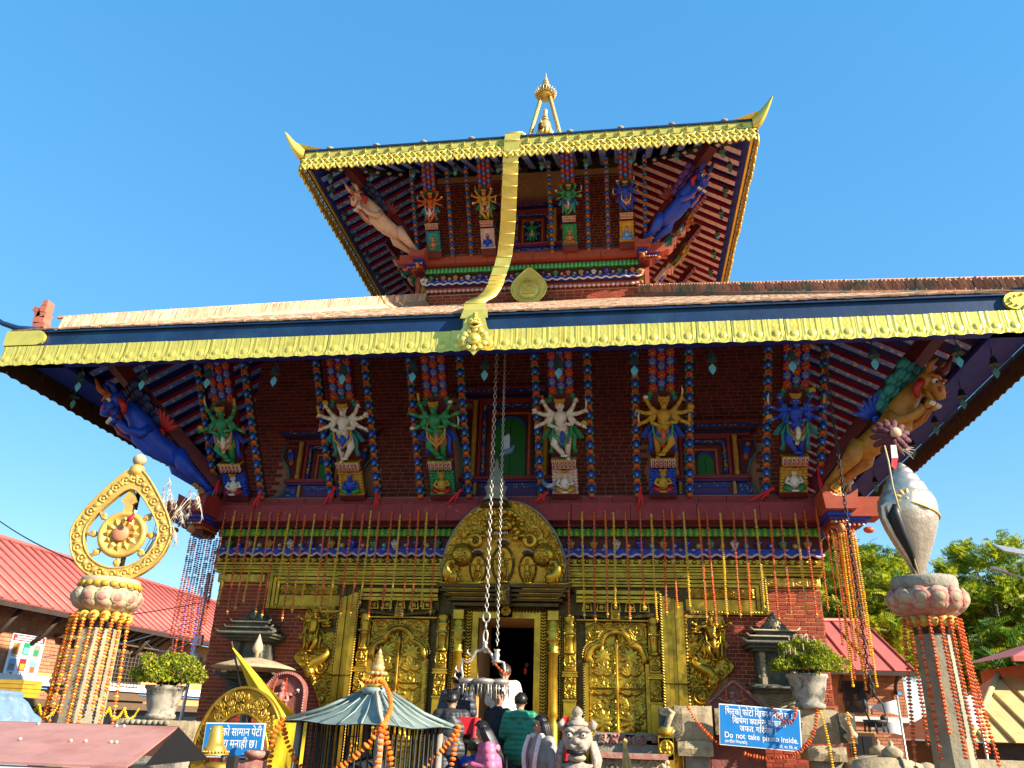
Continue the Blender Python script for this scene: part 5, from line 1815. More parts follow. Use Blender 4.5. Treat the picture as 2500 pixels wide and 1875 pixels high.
for e in (-1, 1):
 q = MB(); q.T = Tt
 q.tube([(e * .16, -.08, .84), (e * .24, -.10, .90), (e * .27, -.10, .84), (e * .22, -.11, .76)], [.05, .05, .045, .05], BRASSF, 8)
 q.ell((e * .21, -.12, .72), (.06, .05, .05), BRASSF, 8, 6)
 q.tube([(e * (.44 + .085 * math.cos(a_)), -.10, .69 + .085 * math.sin(a_)) for a_ in np.linspace(math.pi * .8 if e > 0 else math.pi * .2, (-1.15 if e > 0 else 2.15) * math.pi, 18)], np.linspace(.025, .05, 18), BRASSF, 8)
 q.tube([(e * .25, -.10, .74), (e * .33, -.11, .77), (e * .37, -.10, .73)], [.03, .03, .025], BRASSF, 7)
 part('serpent_coil', q, TR)
 q = MB(); q.T = Tt
 q.lathe([(0, .10), (.10, .085), (.16, .04), (.17, 0), (.19, -.02), (.18, -.05)], BRASSF, (e * .66, -.06, .46), 20, rotm('X', 90))
 for k in range(14):
  a_ = k / 14 * 2 * math.pi
  q.ell((e * .66 + .085 * math.cos(a_ * 2) * (k / 14 + .3), -.14, .46 + .085 * math.sin(a_ * 2) * (k / 14 + .3)), .035, BRASSF, 7, 5)
 part('medallion', q, TR)
 q = MB(); q.T = Tt
 q.tube([(e * .72, -.12, .04), (e * .80, -.16, .10), (e * .88, -.16, .17), (e * .90, -.15, .27), (e * .86, -.14, .35), (e * .79, -.14, .36), (e * .77, -.14, .30)], [.05, .08, .09, .06, .045, .045, .03], BRASSF, 9)
 q.ell((e * .78, -.17, .12), (.09, .07, .08), BRASSF, 9, 7)
 for k in range(5):
  q.tube([(e * (.70 + .05 * k), -.16, .03), (e * (.68 + .05 * k), -.20, .06), (e * (.70 + .05 * k), -.20, .11)], .018, BRASSF, 5)
 part('makara', q, TR)
for (xx, s_, ps) in [(0, 1.12, 2), (-.40, .86, 1), (.40, .86, 2)]:
 q = MB(); q.T = Tt
 a = np.linspace(0, 2 * math.pi, 26)
 sh = [(xx + .155 * s_ * math.cos(t) * (1 - .18 * max(0, -math.sin(t))), -.05, .27 * s_ + .26 * s_ * math.sin(t)) for t in a]
 q.tube(sh, .020 * s_, BRASSD, 7, closed=False)
 q.prism([(p_[0], p_[2]) for p_ in sh[:-1]], -.04, -.02, BRASSF)
 for k in range(7):
  t = R(40 + 100 * k / 6)
  q.tube([(xx + .05 * math.cos(t), -.05, .52 * s_), (xx + .12 * s_ * math.cos(t), -.09, .52 * s_ + .11 * s_ * math.sin(t))], [.02, .014], BRASSD, 5)
  q.ell((xx + .12 * s_ * math.cos(t), -.10, .52 * s_ + .11 * s_ * math.sin(t)), .012, WHITE, 5, 4)
 q.ell((xx, -.08, .035 * s_), (.10 * s_, .06, .025), BRASSF, 9, 6)
 deity(q, Tt @ np.array([[.40 * s_, 0, 0, xx], [0, .40 * s_, 0, -.05], [0, 0, .40 * s_, .05 * s_], [0, 0, 0, 1]]), BR_C, 4 if xx == 0 else 2, ps, 'human', 1, scarf=False)
 part('figure_niche', q, TR)
q = MB(); q.T = Tt
q.ell((0, -.06, 1.14), (.075, .05, .065), BRASSF, 12, 9)
for e in (-1, 1):
 for k in range(5):
  q.ell((e * (.08 + .055 * k), -.05, 1.14 - .012 * k * k), (.05, .04, .045), BRASS, 8, 6)
part('crest_jewel', q, TR)
# stone finial above the tympanum
q = MB()
q.lathe([(.17, 5.30), (.20, 5.36), (.15, 5.42), (.16, 5.50), (.19, 5.56), (.13, 5.60), (.15, 5.66), (.10, 5.72), (.11, 5.77), (.06, 5.82), (.07, 5.87), (.03, 5.92), (.04, 5.96), (.01, 6.06), (0, 6.06)], M('pale_verdigris_stone', (.26, .26, .19), .7, var=.25, scale=12, bump=.4, bscale=40), (-.08, -.70, 0), 14, lobes=8, lob=.03)
q.lathe([(.26, 5.22), (.22, 5.32), (.17, 5.34)], BRASSD, (-.08, -.68, 0), 12)
part('crest_finial', q, TR)
# ---------------------------------------------------------------- materials for loose things
MARI_O = M('marigold_orange', (0.72, 0.14, 0.010), .8, var=.3, scale=60)
MARI_Y = M('marigold_yellow', (0.80, 0.44, 0.015), .8, var=.25, scale=60)
MARI_R = M('marigold_rust', (0.55, 0.055, 0.010), .8, var=.3, scale=60)
MARI_D = M('backlit_marigold', (0.16, 0.022, 0.020), .9, var=.4, scale=60)  # backlit orange petals, the shade put into a darker colour
STRING = M('cotton_string', (.6, .55, .42), .9)
STEEL = M('worn_steel', (.50, .44, .36), .42, metal=.7, var=.25, scale=20)
IRON = M('dark_iron', (.045, .04, .035), .55, metal=.5)
RIBBON = M('red_ribbon', (.62, .012, .02), .6, var=.2)
PINKST = M('pink_painted_stone', (.42, .16, .12), .8, var=.22, scale=14, col2=(.40, .30, .20), c2scale=7, c2lo=.48, c2hi=.62, bump=.4, bscale=40, dist=.01)
LSTONE = M('pale_stone', (.40, .30, .17), .85, var=.25, scale=7, bump=.5, bscale=26, dist=.015, col2=(.22, .17, .10), c2scale=4)
PSTONE = M('pillar_stone', (.27, .235, .15), .85, var=.25, scale=6, bump=.45, bscale=30, dist=.012, col2=(.42, .30, .15), c2scale=2.5, c2lo=.5, c2hi=.7)
# ---------------------------------------------------------------- marigold strings
def string_mesh(mb, pts, r, mats, seed=0, n=7, gap=0.0):
 """beads threaded along a path"""
 g = random.Random(seed)
 P = np.asarray(pts, float)
 seg = np.linalg.norm(np.diff(P, axis=0), axis=1); cum = np.concatenate([[0], np.cumsum(seg)])
 Ltot = cum[-1]; step = r * 1.55; k = 0; s_ = 0.0
 v, f = _sph(n, 4)
 while s_ < Ltot:
  i = min(np.searchsorted(cum, s_, 'right') - 1, len(P) - 2)
  p_ = P[i] + (P[i + 1] - P[i]) * (s_ - cum[i]) / max(seg[i], 1e-6)
  d = unit(P[i + 1] - P[i])
  if g.random() > gap:
   q = r * g.uniform(.8, 1.18)
   a = np.array([1., 0, 0]) if abs(d[0]) < .8 else np.array([0, 1., 0])
   x = unit(np.cross(a, d)); y = np.cross(d, x)
   W = v[:, :1] * x * q * 1.1 + v[:, 1:2] * y * q * 1.1 + v[:, 2:] * d * q * .62
   t = g.uniform(-.25, .25)
   mb.add(W + p_ + (g.uniform(-.1, .1) * r, g.uniform(-.1, .1) * r, 0), f, mats[k % len(mats)] if callable(mats) is False else mats(k), False)
  s_ += step * g.uniform(.92, 1.08); k += 1
def garland(x, y, ztop, L_, mats, r, label, group, seed, dx=0.0, tail=True, knot=None):
 mb = MB()
 zz = np.linspace(0, 1, 8)
 g = random.Random(seed)
 ph = g.uniform(0, 6)
 pts = [(x + dx * t + .006 * math.sin(5 * t + ph), y + .004 * math.cos(4 * t + ph), ztop - L_ * t) for t in zz]
 mb.tube([(x, y + .05, ztop + .05), (x, y, ztop), pts[-1], (pts[-1][0] + .004, pts[-1][1], pts[-1][2] - (.05 if tail else .0))], .004, STRING, 4)
 string_mesh(mb, pts, r, mats, seed, gap=.02)
 # paler open flower at the end
 mb.ell(pts[-1], (r * 1.3, r * 1.3, r * .9), MARI_Y if tail else mats[0], 7, 5)
 return solid('marigold_garland', mb, label, 'garland', (x, y, ztop), group)
g = random.Random(33)
cols = []
left_x = np.linspace(-4.86, -1.06, 24); right_x = np.linspace(1.12, 5.0, 22)
for side, xs in (('left', left_x), ('right', right_x)):
 for i, x in enumerate(xs):
  ylw = (i % 3 == 1)
  mats = [MARI_Y] if ylw else ([MARI_O] if i % 2 else [MARI_R, MARI_O])
  ln = g.uniform(1.38, 1.60) - (.10 if ylw else 0)
  cname = 'yellow' if ylw else ('orange' if i % 2 else 'rust-orange')
  k = i if side == 'left' else i
  lab = ('%s marigold string on the cornice, %s from the left brick corner' % (cname, ORD[i])) if side == 'left' else \
              ('%s marigold string on the cornice, %s to the right of the gilded tympanum' % (cname, ORD[i]))
  garland(x + g.uniform(-.035, .035), -.525, 5.20 + g.uniform(-.06, .03), ln + .12, mats, .0200, lab, 'marigold strings hanging from the cornice', 100 + i, dx=g.uniform(-.03, .03))
for i in range(11):
 t = i / 10
 garland(-5.17 + .36 * t, -.92 + .32 * t, 4.72 - .03 * (i % 3), 1.60 + .10 * ((i * 7) % 5) - .25 * t, [[MARI_D, MARI_R], [MARI_D], [MARI_R, MARI_O, MARI_D], [MARI_D, BLUE]][i % 4], .020,
   'dark backlit flower string below the left corner horn, %s from its outer end' % ORD[i], 'flower strings below the left corner horn', 200 + i, tail=False)
for i in range(14):
 t = i / 13
 garland(5.08 + .32 * t + .015 * math.sin(i * 2), -.62 - .30 * ((i * 5) % 14) / 13, 4.82 - .02 * (i % 4), 1.62 + .11 * ((i * 5) % 6), [[MARI_O], [MARI_Y], [MARI_R, MARI_O], [MARI_O, MARI_Y]][i % 4], .019,
   'bright marigold string below the right corner horn, %s from the brick wall' % ORD[i], 'flower strings below the right corner horn', 230 + i, tail=False)
# red ribbons tied at the strut feet
for i, (x, y, z, dx, L_) in enumerate([(-5.05, -.55, 5.75, -.08, .42), (-4.25, -.52, 5.55, -.12, .34), (-2.92, -.52, 5.62, -.16, .32), (-2.15, -.55, 5.52, .0, .30), (-.70, -.55, 5.55, -.22, .26), (.75, -.55, 5.50, -.20, .18), (2.28, -.52, 5.58, -.05, .36), (4.35, -.52, 5.55, -.40, .22), (5.06, -.6, 5.85, -.02, .60)]):
 mb = MB()
 mb.tube([(x + .02, y, z + .04), (x, y - .02, z), (x + dx * .6, y - .05, z - L_ * .6), (x + dx, y - .04, z - L_)], [.012, .03, .028, .012], RIBBON, 5, flat=.4)
 mb.tube([(x, y - .02, z), (x + dx * .4 + .03, y - .04, z - L_ * .5), (x + dx * .6 + .05, y - .04, z - L_ * .8)], [.018, .022, .008], RIBBON, 5, flat=.4)
 mb.ell((x, y - .02, z), .032, RIBBON, 7, 5)
 solid('red_ribbon', mb, 'red cloth ribbon tied at a painted bracket, %s from the left corner horn' % ORD[i], 'ribbon', (x, y, z), 'red ribbons along the cornice')
# ---------------------------------------------------------------- bells with leaf clappers
PATINA = M('bell_patina', (.05, .09, .075), .5, metal=.6, var=.3, scale=20)
LEAFC = M('leaf_clapper', (.10, .30, .26), .45, metal=.3, var=.25, scale=20)
def bell_tree(loc, s, label, group):
 t = thing('eave_bell', label, 'bell', loc, group)
 x, y, z = loc
 q = MB()
 q.lathe([(0, 0), (.03 * s, -.005), (.045 * s, -.03 * s), (.055 * s, -.09 * s), (.085 * s, -.14 * s), (.09 * s, -.145 * s), (.06 * s, -.12 * s)], PATINA, (x, y, z), 12)
 q.tube([(x, y, z + .14 * s), (x, y, z)], .008 * s, IRON, 5)
 part('bell_body', q, t)
 q = MB()
 q.tube([(x, y, z - .10 * s), (x, y, z - .20 * s)], .005 * s, IRON, 4)
 q.prism([(x, z - .18 * s), (x + .055 * s, z - .25 * s), (x + .045 * s, z - .30 * s), (x, z - .37 * s), (x - .045 * s, z - .30 * s), (x - .055 * s, z - .25 * s)], y - .003, y + .003, LEAFC)
 part('leaf_clapper', q, t)
 return t
for i in range(13):
 x = -6.6 + i * 1.1
 bell_tree((x, -2.62, 6.98 - .0 * i), .95, 'small dark bell behind the lower gold fringe, %s from the left' % ORD[i], 'bells under the lower front eave')
for i in range(7):
 bell_tree((-7.45, -1.6 + i * 1.35, 7.12), .95, 'small dark bell under the left eave edge, %s from the front' % ORD[i], 'bells under the lower left eave')
for i in range(8):
 bell_tree((7.38, -1.9 + i * 1.2, 7.12), .95, 'small dark bell under the right eave edge, %s from the front' % ORD[i], 'bells under the lower right eave')
for i in range(10):
 bell_tree((-4.3 + i * .95, .42, 13.22), .85, 'small dark bell behind the upper gold fringe, %s from the left' % ORD[i], 'bells under the upper front eave')
for i in range(9):
 bell_tree((4.45, .9 + i * .85, 13.22), .85, 'small dark bell under the upper right eave, %s from the front' % ORD[i], 'bells under the upper right eave')
for i in range(6):
 bell_tree((-4.45, .9 + i * .9, 13.22), .85, 'small dark bell under the upper left eave, %s from the front' % ORD[i], 'bells under the upper left eave')
# ---------------------------------------------------------------- gilt banner from the pinnacle
mb = MB()
path = [(-.02, 4.4, 16.55), (-.08, 2.5, 15.40), (-.14, .05, 13.70), (-.15, -.02, 13.45), (-.19, .15, 12.9), (-.24, .45, 12.3), (-.31, .85, 11.72), (-.40, 1.10, 11.2), (-.52, 1.10, 10.70), (-.52, .60, 10.10), (-.36, -.9, 9.05), (-.16, -2.75, 7.90), (-.14, -2.98, 7.72), (-.10, -3.04, 7.33)]
pp = []
for i in range(len(path) - 1):
 for t in np.linspace(0, 1, 9)[:-1]:
  pp.append(np.array(path[i]) + (np.array(path[i + 1]) - np.array(path[i])) * t)
pp.append(np.array(path[-1])); pp = np.array(pp)
sm_ = pp.copy()
for _ in range(4):
 sm_[1:-1] = (sm_[:-2] + sm_[1:-1] * 2 + sm_[2:]) / 4
seg = np.linalg.norm(np.diff(sm_, axis=0), axis=1); cum = np.concatenate([[0], np.cumsum(seg)])
BT = thing('gilt_banner', 'long gilded metal ribbon of hinged plates hanging from the pinnacle over both roofs', 'banner', (0, 4.4, 16.5))
npl = int(cum[-1] / .245)
BANN = M('banner_gilt', (0.88, 0.66, 0.13), .34, metal=.6, var=.12, scale=4, bump=.15, bscale=12, dist=.03)
for k in range(npl):
 s0, s1 = cum[-1] * k / npl, cum[-1] * (k + .97) / npl
 def at(s_):
  i = min(np.searchsorted(cum, s_, 'right') - 1, len(sm_) - 2)
  return sm_[i] + (sm_[i + 1] - sm_[i]) * (s_ - cum[i]) / max(seg[i], 1e-6)
 a, b = at(s0), at(s1)
 d = unit(b - a)
 side = unit(np.cross(d, (0, -1, .35))); side = side if side[0] > 0 else -side
 side = unit(side * (1, .3, .3))
 w = .165
 tw = rnd.uniform(-.012, .012)
 nn = np.cross(side, d); nn = nn if nn[1] < 0 else -nn
 q = MB()
 V = [a - side * w, a + side * w, b + side * (w + tw), b - side * (w - tw)]
 V2 = [p_ + nn * .012 for p_ in V]
 q.add(V2 + V, [(0, 1, 2, 3), (7, 6, 5, 4), (0, 4, 5, 1), (1, 5, 6, 2), (2, 6, 7, 3), (3, 7, 4, 0)], BANN)
 q.tube([a - side * w + nn * .015, a + side * w + nn * .015], .012, BANN, 5)
 part('banner_plate', q, BT)
q = MB()
zt = 7.36; bx_, by_ = -.09, -3.06
P = [(-.20, 0), (-.24, -.14), (-.15, -.14), (-.19, -.30), (-.27, -.45), (-.24, -.55), (-.15, -.66), (-.05, -.72), (0, -.78), (.05, -.72), (.15, -.66), (.24, -.55), (.27, -.45), (.19, -.30), (.15, -.14), (.19, -.14), (.18, 0)]
q.prism([(bx_ + x * .95, zt + .22 + z * .95) for x, z in P], by_ - .02, by_, BANN)
for k in range(12):
 t = k / 12 * 2 * math.pi
 q.ell((bx_ + .17 * math.cos(t), by_ - .03, zt - .26 + .15 * math.sin(t)), (.05, .02, .05), BANN, 7, 5)
q.ell((bx_, by_ - .04, zt - .27), (.10, .04, .10), BANN, 12, 8); q.ell((bx_, by_ - .07, zt - .27), (.05, .03, .05), BANN, 10, 7)
q.tube([(bx_ - .1, by_ - .03, zt - .03), (bx_, by_ - .05, zt - .10), (bx_ + .1, by_ - .03, zt - .03)], .025, BANN, 6)
part('pendant_tip', q, BT)
q = MB(); T_ = np.eye(4); T_[:3, :3] *= .20; T_[:3, 3] = (bx_, by_ - .03, zt - .05)
seated(q, T_, dict(BR_C, skin=GILT, skirt=GILT, trim=GILT, trim2=GILT, crown=GILT, crown2=GILT, eye=GILT))
part('pendant_figure', q, BT)
# teardrop plaque leaning on the upper wall
mb = MB()
pc = np.array([0.0, 2.28, 11.10])
tear = []
for t in np.linspace(0, 2 * math.pi, 40)[:-1]:
 r_ = .40
 x, z = r_ * math.sin(t), -r_ * math.cos(t)
 if z > 0:
  z = z * (1 + .30 * (z / r_) ** 3); x = x * (1 - .45 * (z / (r_ * 1.3)) ** 2.2)
 tear.append((pc[0] + x, pc[2] + z))
mb.prism(tear, pc[1] - .03, pc[1] + .03, GILT)
PLQ = solid('teardrop_plaque', mb, 'gilded teardrop plaque with a square emblem leaning on the upper brick wall', 'plaque', (0, 2.28, 10.68))
q = MB()
q.tube([(x, pc[1] - .04, z) for x, z in tear] + [(tear[0][0], pc[1] - .04, tear[0][1])], .022, GILT, 6)
for k in range(34):
 t = k / 34 * 2 * math.pi
 q.ell((pc[0] + .27 * math.cos(t), pc[1] - .04, pc[2] - .02 + .27 * math.sin(t)), .024, GILT, 6, 4)
q.ell((pc[0], pc[1] - .03, pc[2] - .02), (.24, .02, .24), GILT, 16, 6)
part('plaque_rim', q, PLQ)
q = MB()
for (a, r_) in [(0, .16)]:
 q.prism([(pc[0] - .15, pc[2] - .16), (pc[0] + .15, pc[2] - .16), (pc[0] + .15, pc[2] + .12), (pc[0] - .15, pc[2] + .12)], pc[1] - .07, pc[1] - .03, GILT)
 q.tube([(pc[0] + .11 * math.cos(t), pc[1] - .075, pc[2] - .02 + .08 * math.sin(t)) for t in np.linspace(0, 2 * math.pi, 18)], .014, GILT, 5)
 q.ell((pc[0], pc[1] - .075, pc[2] - .02), (.05, .02, .035), GILT, 8, 6)
part('square_emblem', q, PLQ)
# ---------------------------------------------------------------- chain-hung oil lamp before the doorway
def chain(mb, a, b, link_l, r, mat):
 a = np.array(a, float); b = np.array(b, float)
 n = max(2, int(np.linalg.norm(b - a) / (link_l * .78)))
 d = unit(b - a); x = unit(np.cross(d, (0, 1, .2))); y = np.cross(d, x)
 for k in range(n):
  c = a + (b - a) * (k + .5) / n
  u_ = x if k % 2 else y
  pts = [c + d * (link_l * .5 * math.cos(t)) + u_ * (link_l * .28 * math.sin(t)) for t in np.linspace(0, 2 * math.pi, 9)[:-1]]
  mb.tube(pts, r, mat, 4, closed=True)
LAMP = thing('hanging_oil_lamp', 'wrought metal oil lamp with three wick bowls hung on two long chains before the doorway', 'oil lamp', (.05, -1.8, 2.45))
q = MB(); chain(q, (.03, -1.8, 7.9), (.04, -1.8, 3.42), .085, .0085, STEEL); part('chain', q, LAMP)
q = MB(); chain(q, (.16, -1.8, 7.9), (.21, -1.8, 2.98), .06, .0065, STEEL); part('chain', q, LAMP)
q = MB()
q.tube([(.04 + .05 * math.sin(t), -1.8, 3.36 + .07 * math.cos(t)) for t in np.linspace(0, 2 * math.pi, 12)], .014, STEEL, 6)
q.tube([(.04, -1.8, 3.29), (.04, -1.8, 3.18)], .016, STEEL, 6)
q.tube([(.04 + .03 * math.sin(t), -1.8, 3.10 + .09 * math.cos(t)) for t in np.linspace(0, 2 * math.pi, 12)], .014, STEEL, 6)
q.lathe([(.02, 2.88), (.05, 2.93), (.03, 2.99), (.045, 3.02), (.0, 3.05)], STEEL, (.04, -1.8, 0), 10)
part('swivel', q, LAMP)
q = MB()
q.tube([(.04, -1.8, 2.94), (-.08, -1.82, 2.90), (-.14, -1.83, 2.78), (-.20, -1.84, 2.74), (-.26, -1.84, 2.80), (-.27, -1.84, 2.68), (-.24, -1.85, 2.58), (-.28, -1.85, 2.50)], [.026, .022, .022, .02, .02, .02, .02, .012], STEEL, 7)
q.tube([(.04, -1.8, 2.94), (.13, -1.8, 2.88), (.18, -1.8, 2.78), (.16, -1.8, 2.74), (.24, -1.8, 2.78), (.31, -1.8, 2.76), (.33, -1.8, 2.66), (.30, -1.8, 2.52)], [.026, .022, .022, .02, .018, .02, .018, .012], STEEL, 7)
for (x, z, a) in [(-.15, 2.84, 40), (-.30, 2.62, 70), (-.31, 2.53, 60), (.10, 2.92, -40)]:
 q.tube([(x, -1.84, z), (x - .05, -1.86, z + .04), (x - .03, -1.86, z + .09)], [.014, .02, .002], STEEL, 5)
q.lathe([(.07, 2.76), (.075, 2.78), (.03, 2.80), (.045, 2.86), (.03, 2.90), (.05, 2.93)], STEEL, (.21, -1.8, 0), 10)
part('scrolled_yoke', q, LAMP)
for (x, y, w) in [(-.16, -1.86, .13), (.06, -1.92, .15), (.28, -1.84, .12)]:
 q = MB()
 q.lathe([(0, 2.44), (w * .7, 2.45), (w, 2.50), (w * 1.03, 2.53), (w * .8, 2.545), (w * .3, 2.55), (0, 2.56)], STEEL, (x, y, 0), 18)
 b_ = part('lamp_bowl', q, LAMP)
 q = MB()
 gg = random.Random(int(x * 100))
 for k in range(20):
  t = k / 20 * 2 * math.pi
  px, py = x + w * .98 * math.cos(t), y + w * .98 * math.sin(t)
  L_ = gg.uniform(.10, .20)
  q.tube([(px, py, 2.47), (px + gg.uniform(-.006, .006), py, 2.47 - L_)], [.010, .006], [STEEL, IRON, STRING][k % 3], 5)
 part('wick_fringe', q, b_)
mb = MB(); string_mesh(mb, [(.20, -1.86, 2.74), (.28, -1.87, 2.66), (.34, -1.88, 2.60), (.38, -1.88, 2.64)], .016, [MARI_R, MARI_O], 3); string_mesh(mb, [(.35, -1.88, 2.62), (.36, -1.88, 2.50), (.35, -1.88, 2.42)], .016, [MARI_O, MARI_R], 4)
solid('flower_string', mb, 'short withered flower string draped on the hanging oil lamp', 'garland', (.3, -1.87, 2.6))
# second small chain lamp on the right
L2 = thing('hanging_lamp', 'small iron lamp on a long chain hanging right of the brick corner', 'oil lamp', (4.98, -2.0, 2.1))
q = MB(); chain(q, (5.02, -2.0, 7.6), (5.0, -2.0, 2.78), .075, .008, IRON); q.tube([(5.0 + .04 * math.sin(t), -2, 2.74 + .05 * math.cos(t)) for t in np.linspace(0, 6.283, 12)], .010, IRON, 5); chain(q, (5.0, -2.0, 2.70), (5.03, -2.0, 2.45), .085, .011, IRON); part('chain', q, L2)
q = MB()
q.tube([(5.03, -2, 2.46), (4.93, -2, 2.40), (4.90, -2, 2.28), (4.93, -2, 2.18)], .012, IRON, 6)
q.tube([(5.03, -2, 2.46), (5.12, -2, 2.36), (5.13, -2, 2.24), (5.08, -2, 2.16)], .012, IRON, 6)
q.lathe([(0, 2.09), (.10, 2.10), (.14, 2.15), (.15, 2.18), (.09, 2.17)], IRON, (5.0, -2, 0), 14)
q.ell((4.90, -2, 2.36), (.03, .03, .06), IRON, 7, 5); q.ell((5.10, -2.02, 2.20), (.05, .04, .04), IRON, 7, 5)
for k in range(10):
 t = k * .628
 q.tube([(5.0 + .13 * math.cos(t), -2 + .13 * math.sin(t), 2.14), (5.0 + .14 * math.cos(t), -2 + .14 * math.sin(t), 2.04)], .008, IRON, 4)
part('lamp_bowl', q, L2)
# ---------------------------------------------------------------- the two pillars
def lotus_capital(q, c, z0, s, m1, m2):
 x, y = c
 q.lathe([(.26 * s, z0), (.34 * s, z0 + .05 * s), (.44 * s, z0 + .15 * s), (.47 * s, z0 + .22 * s), (.42 * s, z0 + .32 * s), (.36 * s, z0 + .34 * s)], m1, (x, y, 0), 28)
 for row, (zz, rr, n, tilt) in enumerate([(z0 + .12 * s, .385 * s, 12, 50), (z0 + .21 * s, .44 * s, 14, 15), (z0 + .26 * s, .43 * s, 12, -10)]):
  for k in range(n):
   t = 2 * math.pi * (k + .5 * (row % 2)) / n
   Rm = rotm('Z', math.degrees(t)) @ rotm('Y', tilt)
   q.ell((x + rr * math.cos(t), y + rr * math.sin(t), zz), (.035 * s, .115 * s, .095 * s), m1, 10, 7, Rm)
   q.ell((x + (rr + .014 * s) * math.cos(t), y + (rr + .014 * s) * math.sin(t), zz), (.030 * s, .080 * s, .066 * s), m2, 8, 6, Rm)
def pillar(name, c, ztop, w, label, m1, m2, lean=0.0):
 x, y = c
 t = thing(name, label, 'pillar', (x, y, 0))
 q = MB()
 w0 = w * 1.22
 prof = [(w0, 0), (w0 * .97, .8), (w, ztop - .16)]
 q.lathe(prof, PSTONE, (x, y, 0), 8, rotm('Z', 22.5), smooth=False)
 part('shaft', q, t)
 q = MB(); q.lathe([(w * 1.02, ztop - .16), (w * 1.04, ztop - .02)], IRON, (x, y, 0), 20); part('iron_collar', q, t)
 for k in range(14):
  a = 2 * math.pi * k / 14
  q = MB(); q.ell((x + w * 1.16 * math.cos(a), y + w * 1.16 * math.sin(a), ztop - .035), (.062, .062, .066), M('yellow_knob', (.50, .33, .045), .6, var=.25, scale=15, bump=.2, bscale=30), 10, 8)
  part('collar_knob', q, t)
 q = MB(); lotus_capital(q, c, ztop, .84, m1, m2); part('lotus_capital', q, t)
 return t
def ring_disc(t, c, z0, z1, r, m, nm='top_disc'):
 q = MB(); q.lathe([(r * .96, z0), (r, z0 + .03), (r, z1 - .04), (r * .95, z1)], m, (c[0], c[1], 0), 28); part(nm, q, t)
PLc = (-4.27, -4.0)
PL = pillar('stone_pillar', PLc, 3.05, .235, 'carved stone pillar with lotus capital carrying the golden wheel', LSTONE, PINKST)
ring_disc(PL, PLc, 3.335, 3.47, .345, LSTONE)
q = MB()
for k in range(22):
 a = 2 * math.pi * k / 22
 q.ell((PLc[0] + .345 * math.cos(a), PLc[1] + .345 * math.sin(a), 3.385), (.02, .05, .035), YEL, 8, 6, rotm('Z', math.degrees(a)))
part('disc_petals', q, PL)
PRc = (5.14, -4.0)
PR = pillar('stone_pillar', PRc, 3.14, .175, 'carved stone pillar with pink lotus capital carrying the silver conch', PINKST, LSTONE)
ring_disc(PR, PRc, 3.42, 3.56, .325, STONE)
for (c, w, zt, nm, n) in [(PLc, .235, 3.05, 'left', 11), (PRc, .175, 3.14, 'right', 9)]:
 for k in range(n):
  a = -math.pi * (k + .2) / (n - .6)
  r_ = w * 1.22 + .06
  L_ = [1.35, 1.25, 1.05, 1.2, 1.3, 1.1, 1.3, 1.2, 1.35, 1.2, 1.25][k] + (.25 if k in (0, n - 1) else 0)
  mb = MB()
  x, y = c[0] + r_ * math.cos(a), c[1] + r_ * math.sin(a)
  fl_ = 1.0 + (.22 if k in (0, n - 1) else 0.04)
  pts = [(c[0] + (r_ + (fl_ - 1) * .6 * t) * math.cos(a), c[1] + (r_ + (fl_ - 1) * .6 * t) * math.sin(a), zt - .02 - L_ * t) for t in np.linspace(0, 1, 8)]
  string_mesh(mb, pts, .022, [MARI_O, MARI_O, MARI_Y] if nm == 'left' else [MARI_R, MARI_O], 300 + k, gap=.02)
  mb.tube(pts, .004, STRING, 4)
  solid('marigold_garland', mb, 'marigold string down the %s pillar shaft, %s counted from its right edge' % ('wheel' if nm == 'left' else 'conch', ORD[k]), 'garland', (x, y, zt), 'flower strings on the %s pillar' % ('wheel' if nm == 'left' else 'conch'))
# golden wheel in a flaming teardrop frame
CHG = M('matte_gold_paint', (0.60, 0.38, 0.085), .45, metal=.35, var=.16, scale=7, col2=(.36, .21, .05), c2scale=5, c2lo=.52, c2hi=.7, bump=.12, bscale=30)
WH = thing('golden_wheel', 'golden wheel emblem inside a pointed teardrop frame on the left pillar', 'emblem', (-4.27, -4.0, 3.45))
rot = rotm('Z', 14)
Tw = np.eye(4); Tw[:3, :3] = rot; Tw[:3, 3] = (-4.27, -4.0, 3.45)
def tearp(r_, top, n=44):
 out = []
 for t in np.linspace(0, 2 * math.pi, n + 1)[:-1]:
  x, z = r_ * math.sin(t), -r_ * math.cos(t)
  if z > 0:
   u = z / r_
   z = z + top * u ** 2.2; x = x * (1 - .42 * u ** 1.6) if u < .999 else 0
  out.append((x, z))
 return out
q = MB(); q.T = Tw
a, b = tearp(.60, .24), tearp(.445, .12)
zc = .60
n = len(a)
def ringp(y):
 return [(x, y, z + zc) for x, z in a] + [(x, y, z + zc) for x, z in b]
V = ringp(-.05) + ringp(.05)
F = []
for i in range(n):
 j = (i + 1) % n
 F += [(i, n + i, n + j, j), (2 * n + i, 2 * n + j, 3 * n + j, 3 * n + i), (i, j, 2 * n + j, 2 * n + i), (n + i, 3 * n + i, 3 * n + j, n + j)]
q.add(V, F, CHG)
part('teardrop_frame', q, WH)
q = MB(); q.T = Tw
for i in range(n):
 mx, mz = (a[i][0] + b[i][0]) / 2, (a[i][1] + b[i][1]) / 2 + zc
 if i % 2 == 0:
  q.tube([(mx + .045 * math.cos(t), -.055, mz + .045 * math.sin(t)) for t in np.linspace(0, 5.2, 9)], .014, CHG, 5)
  q.ell((mx, -.055, mz), (.022, .02, .022), CHG, 7, 5)
 else:
  q.ell((mx, -.052, mz), (.05, .018, .03), CHG, 8, 5, rotm('Y', i * 30))
part('frame_scrolls', q, WH)
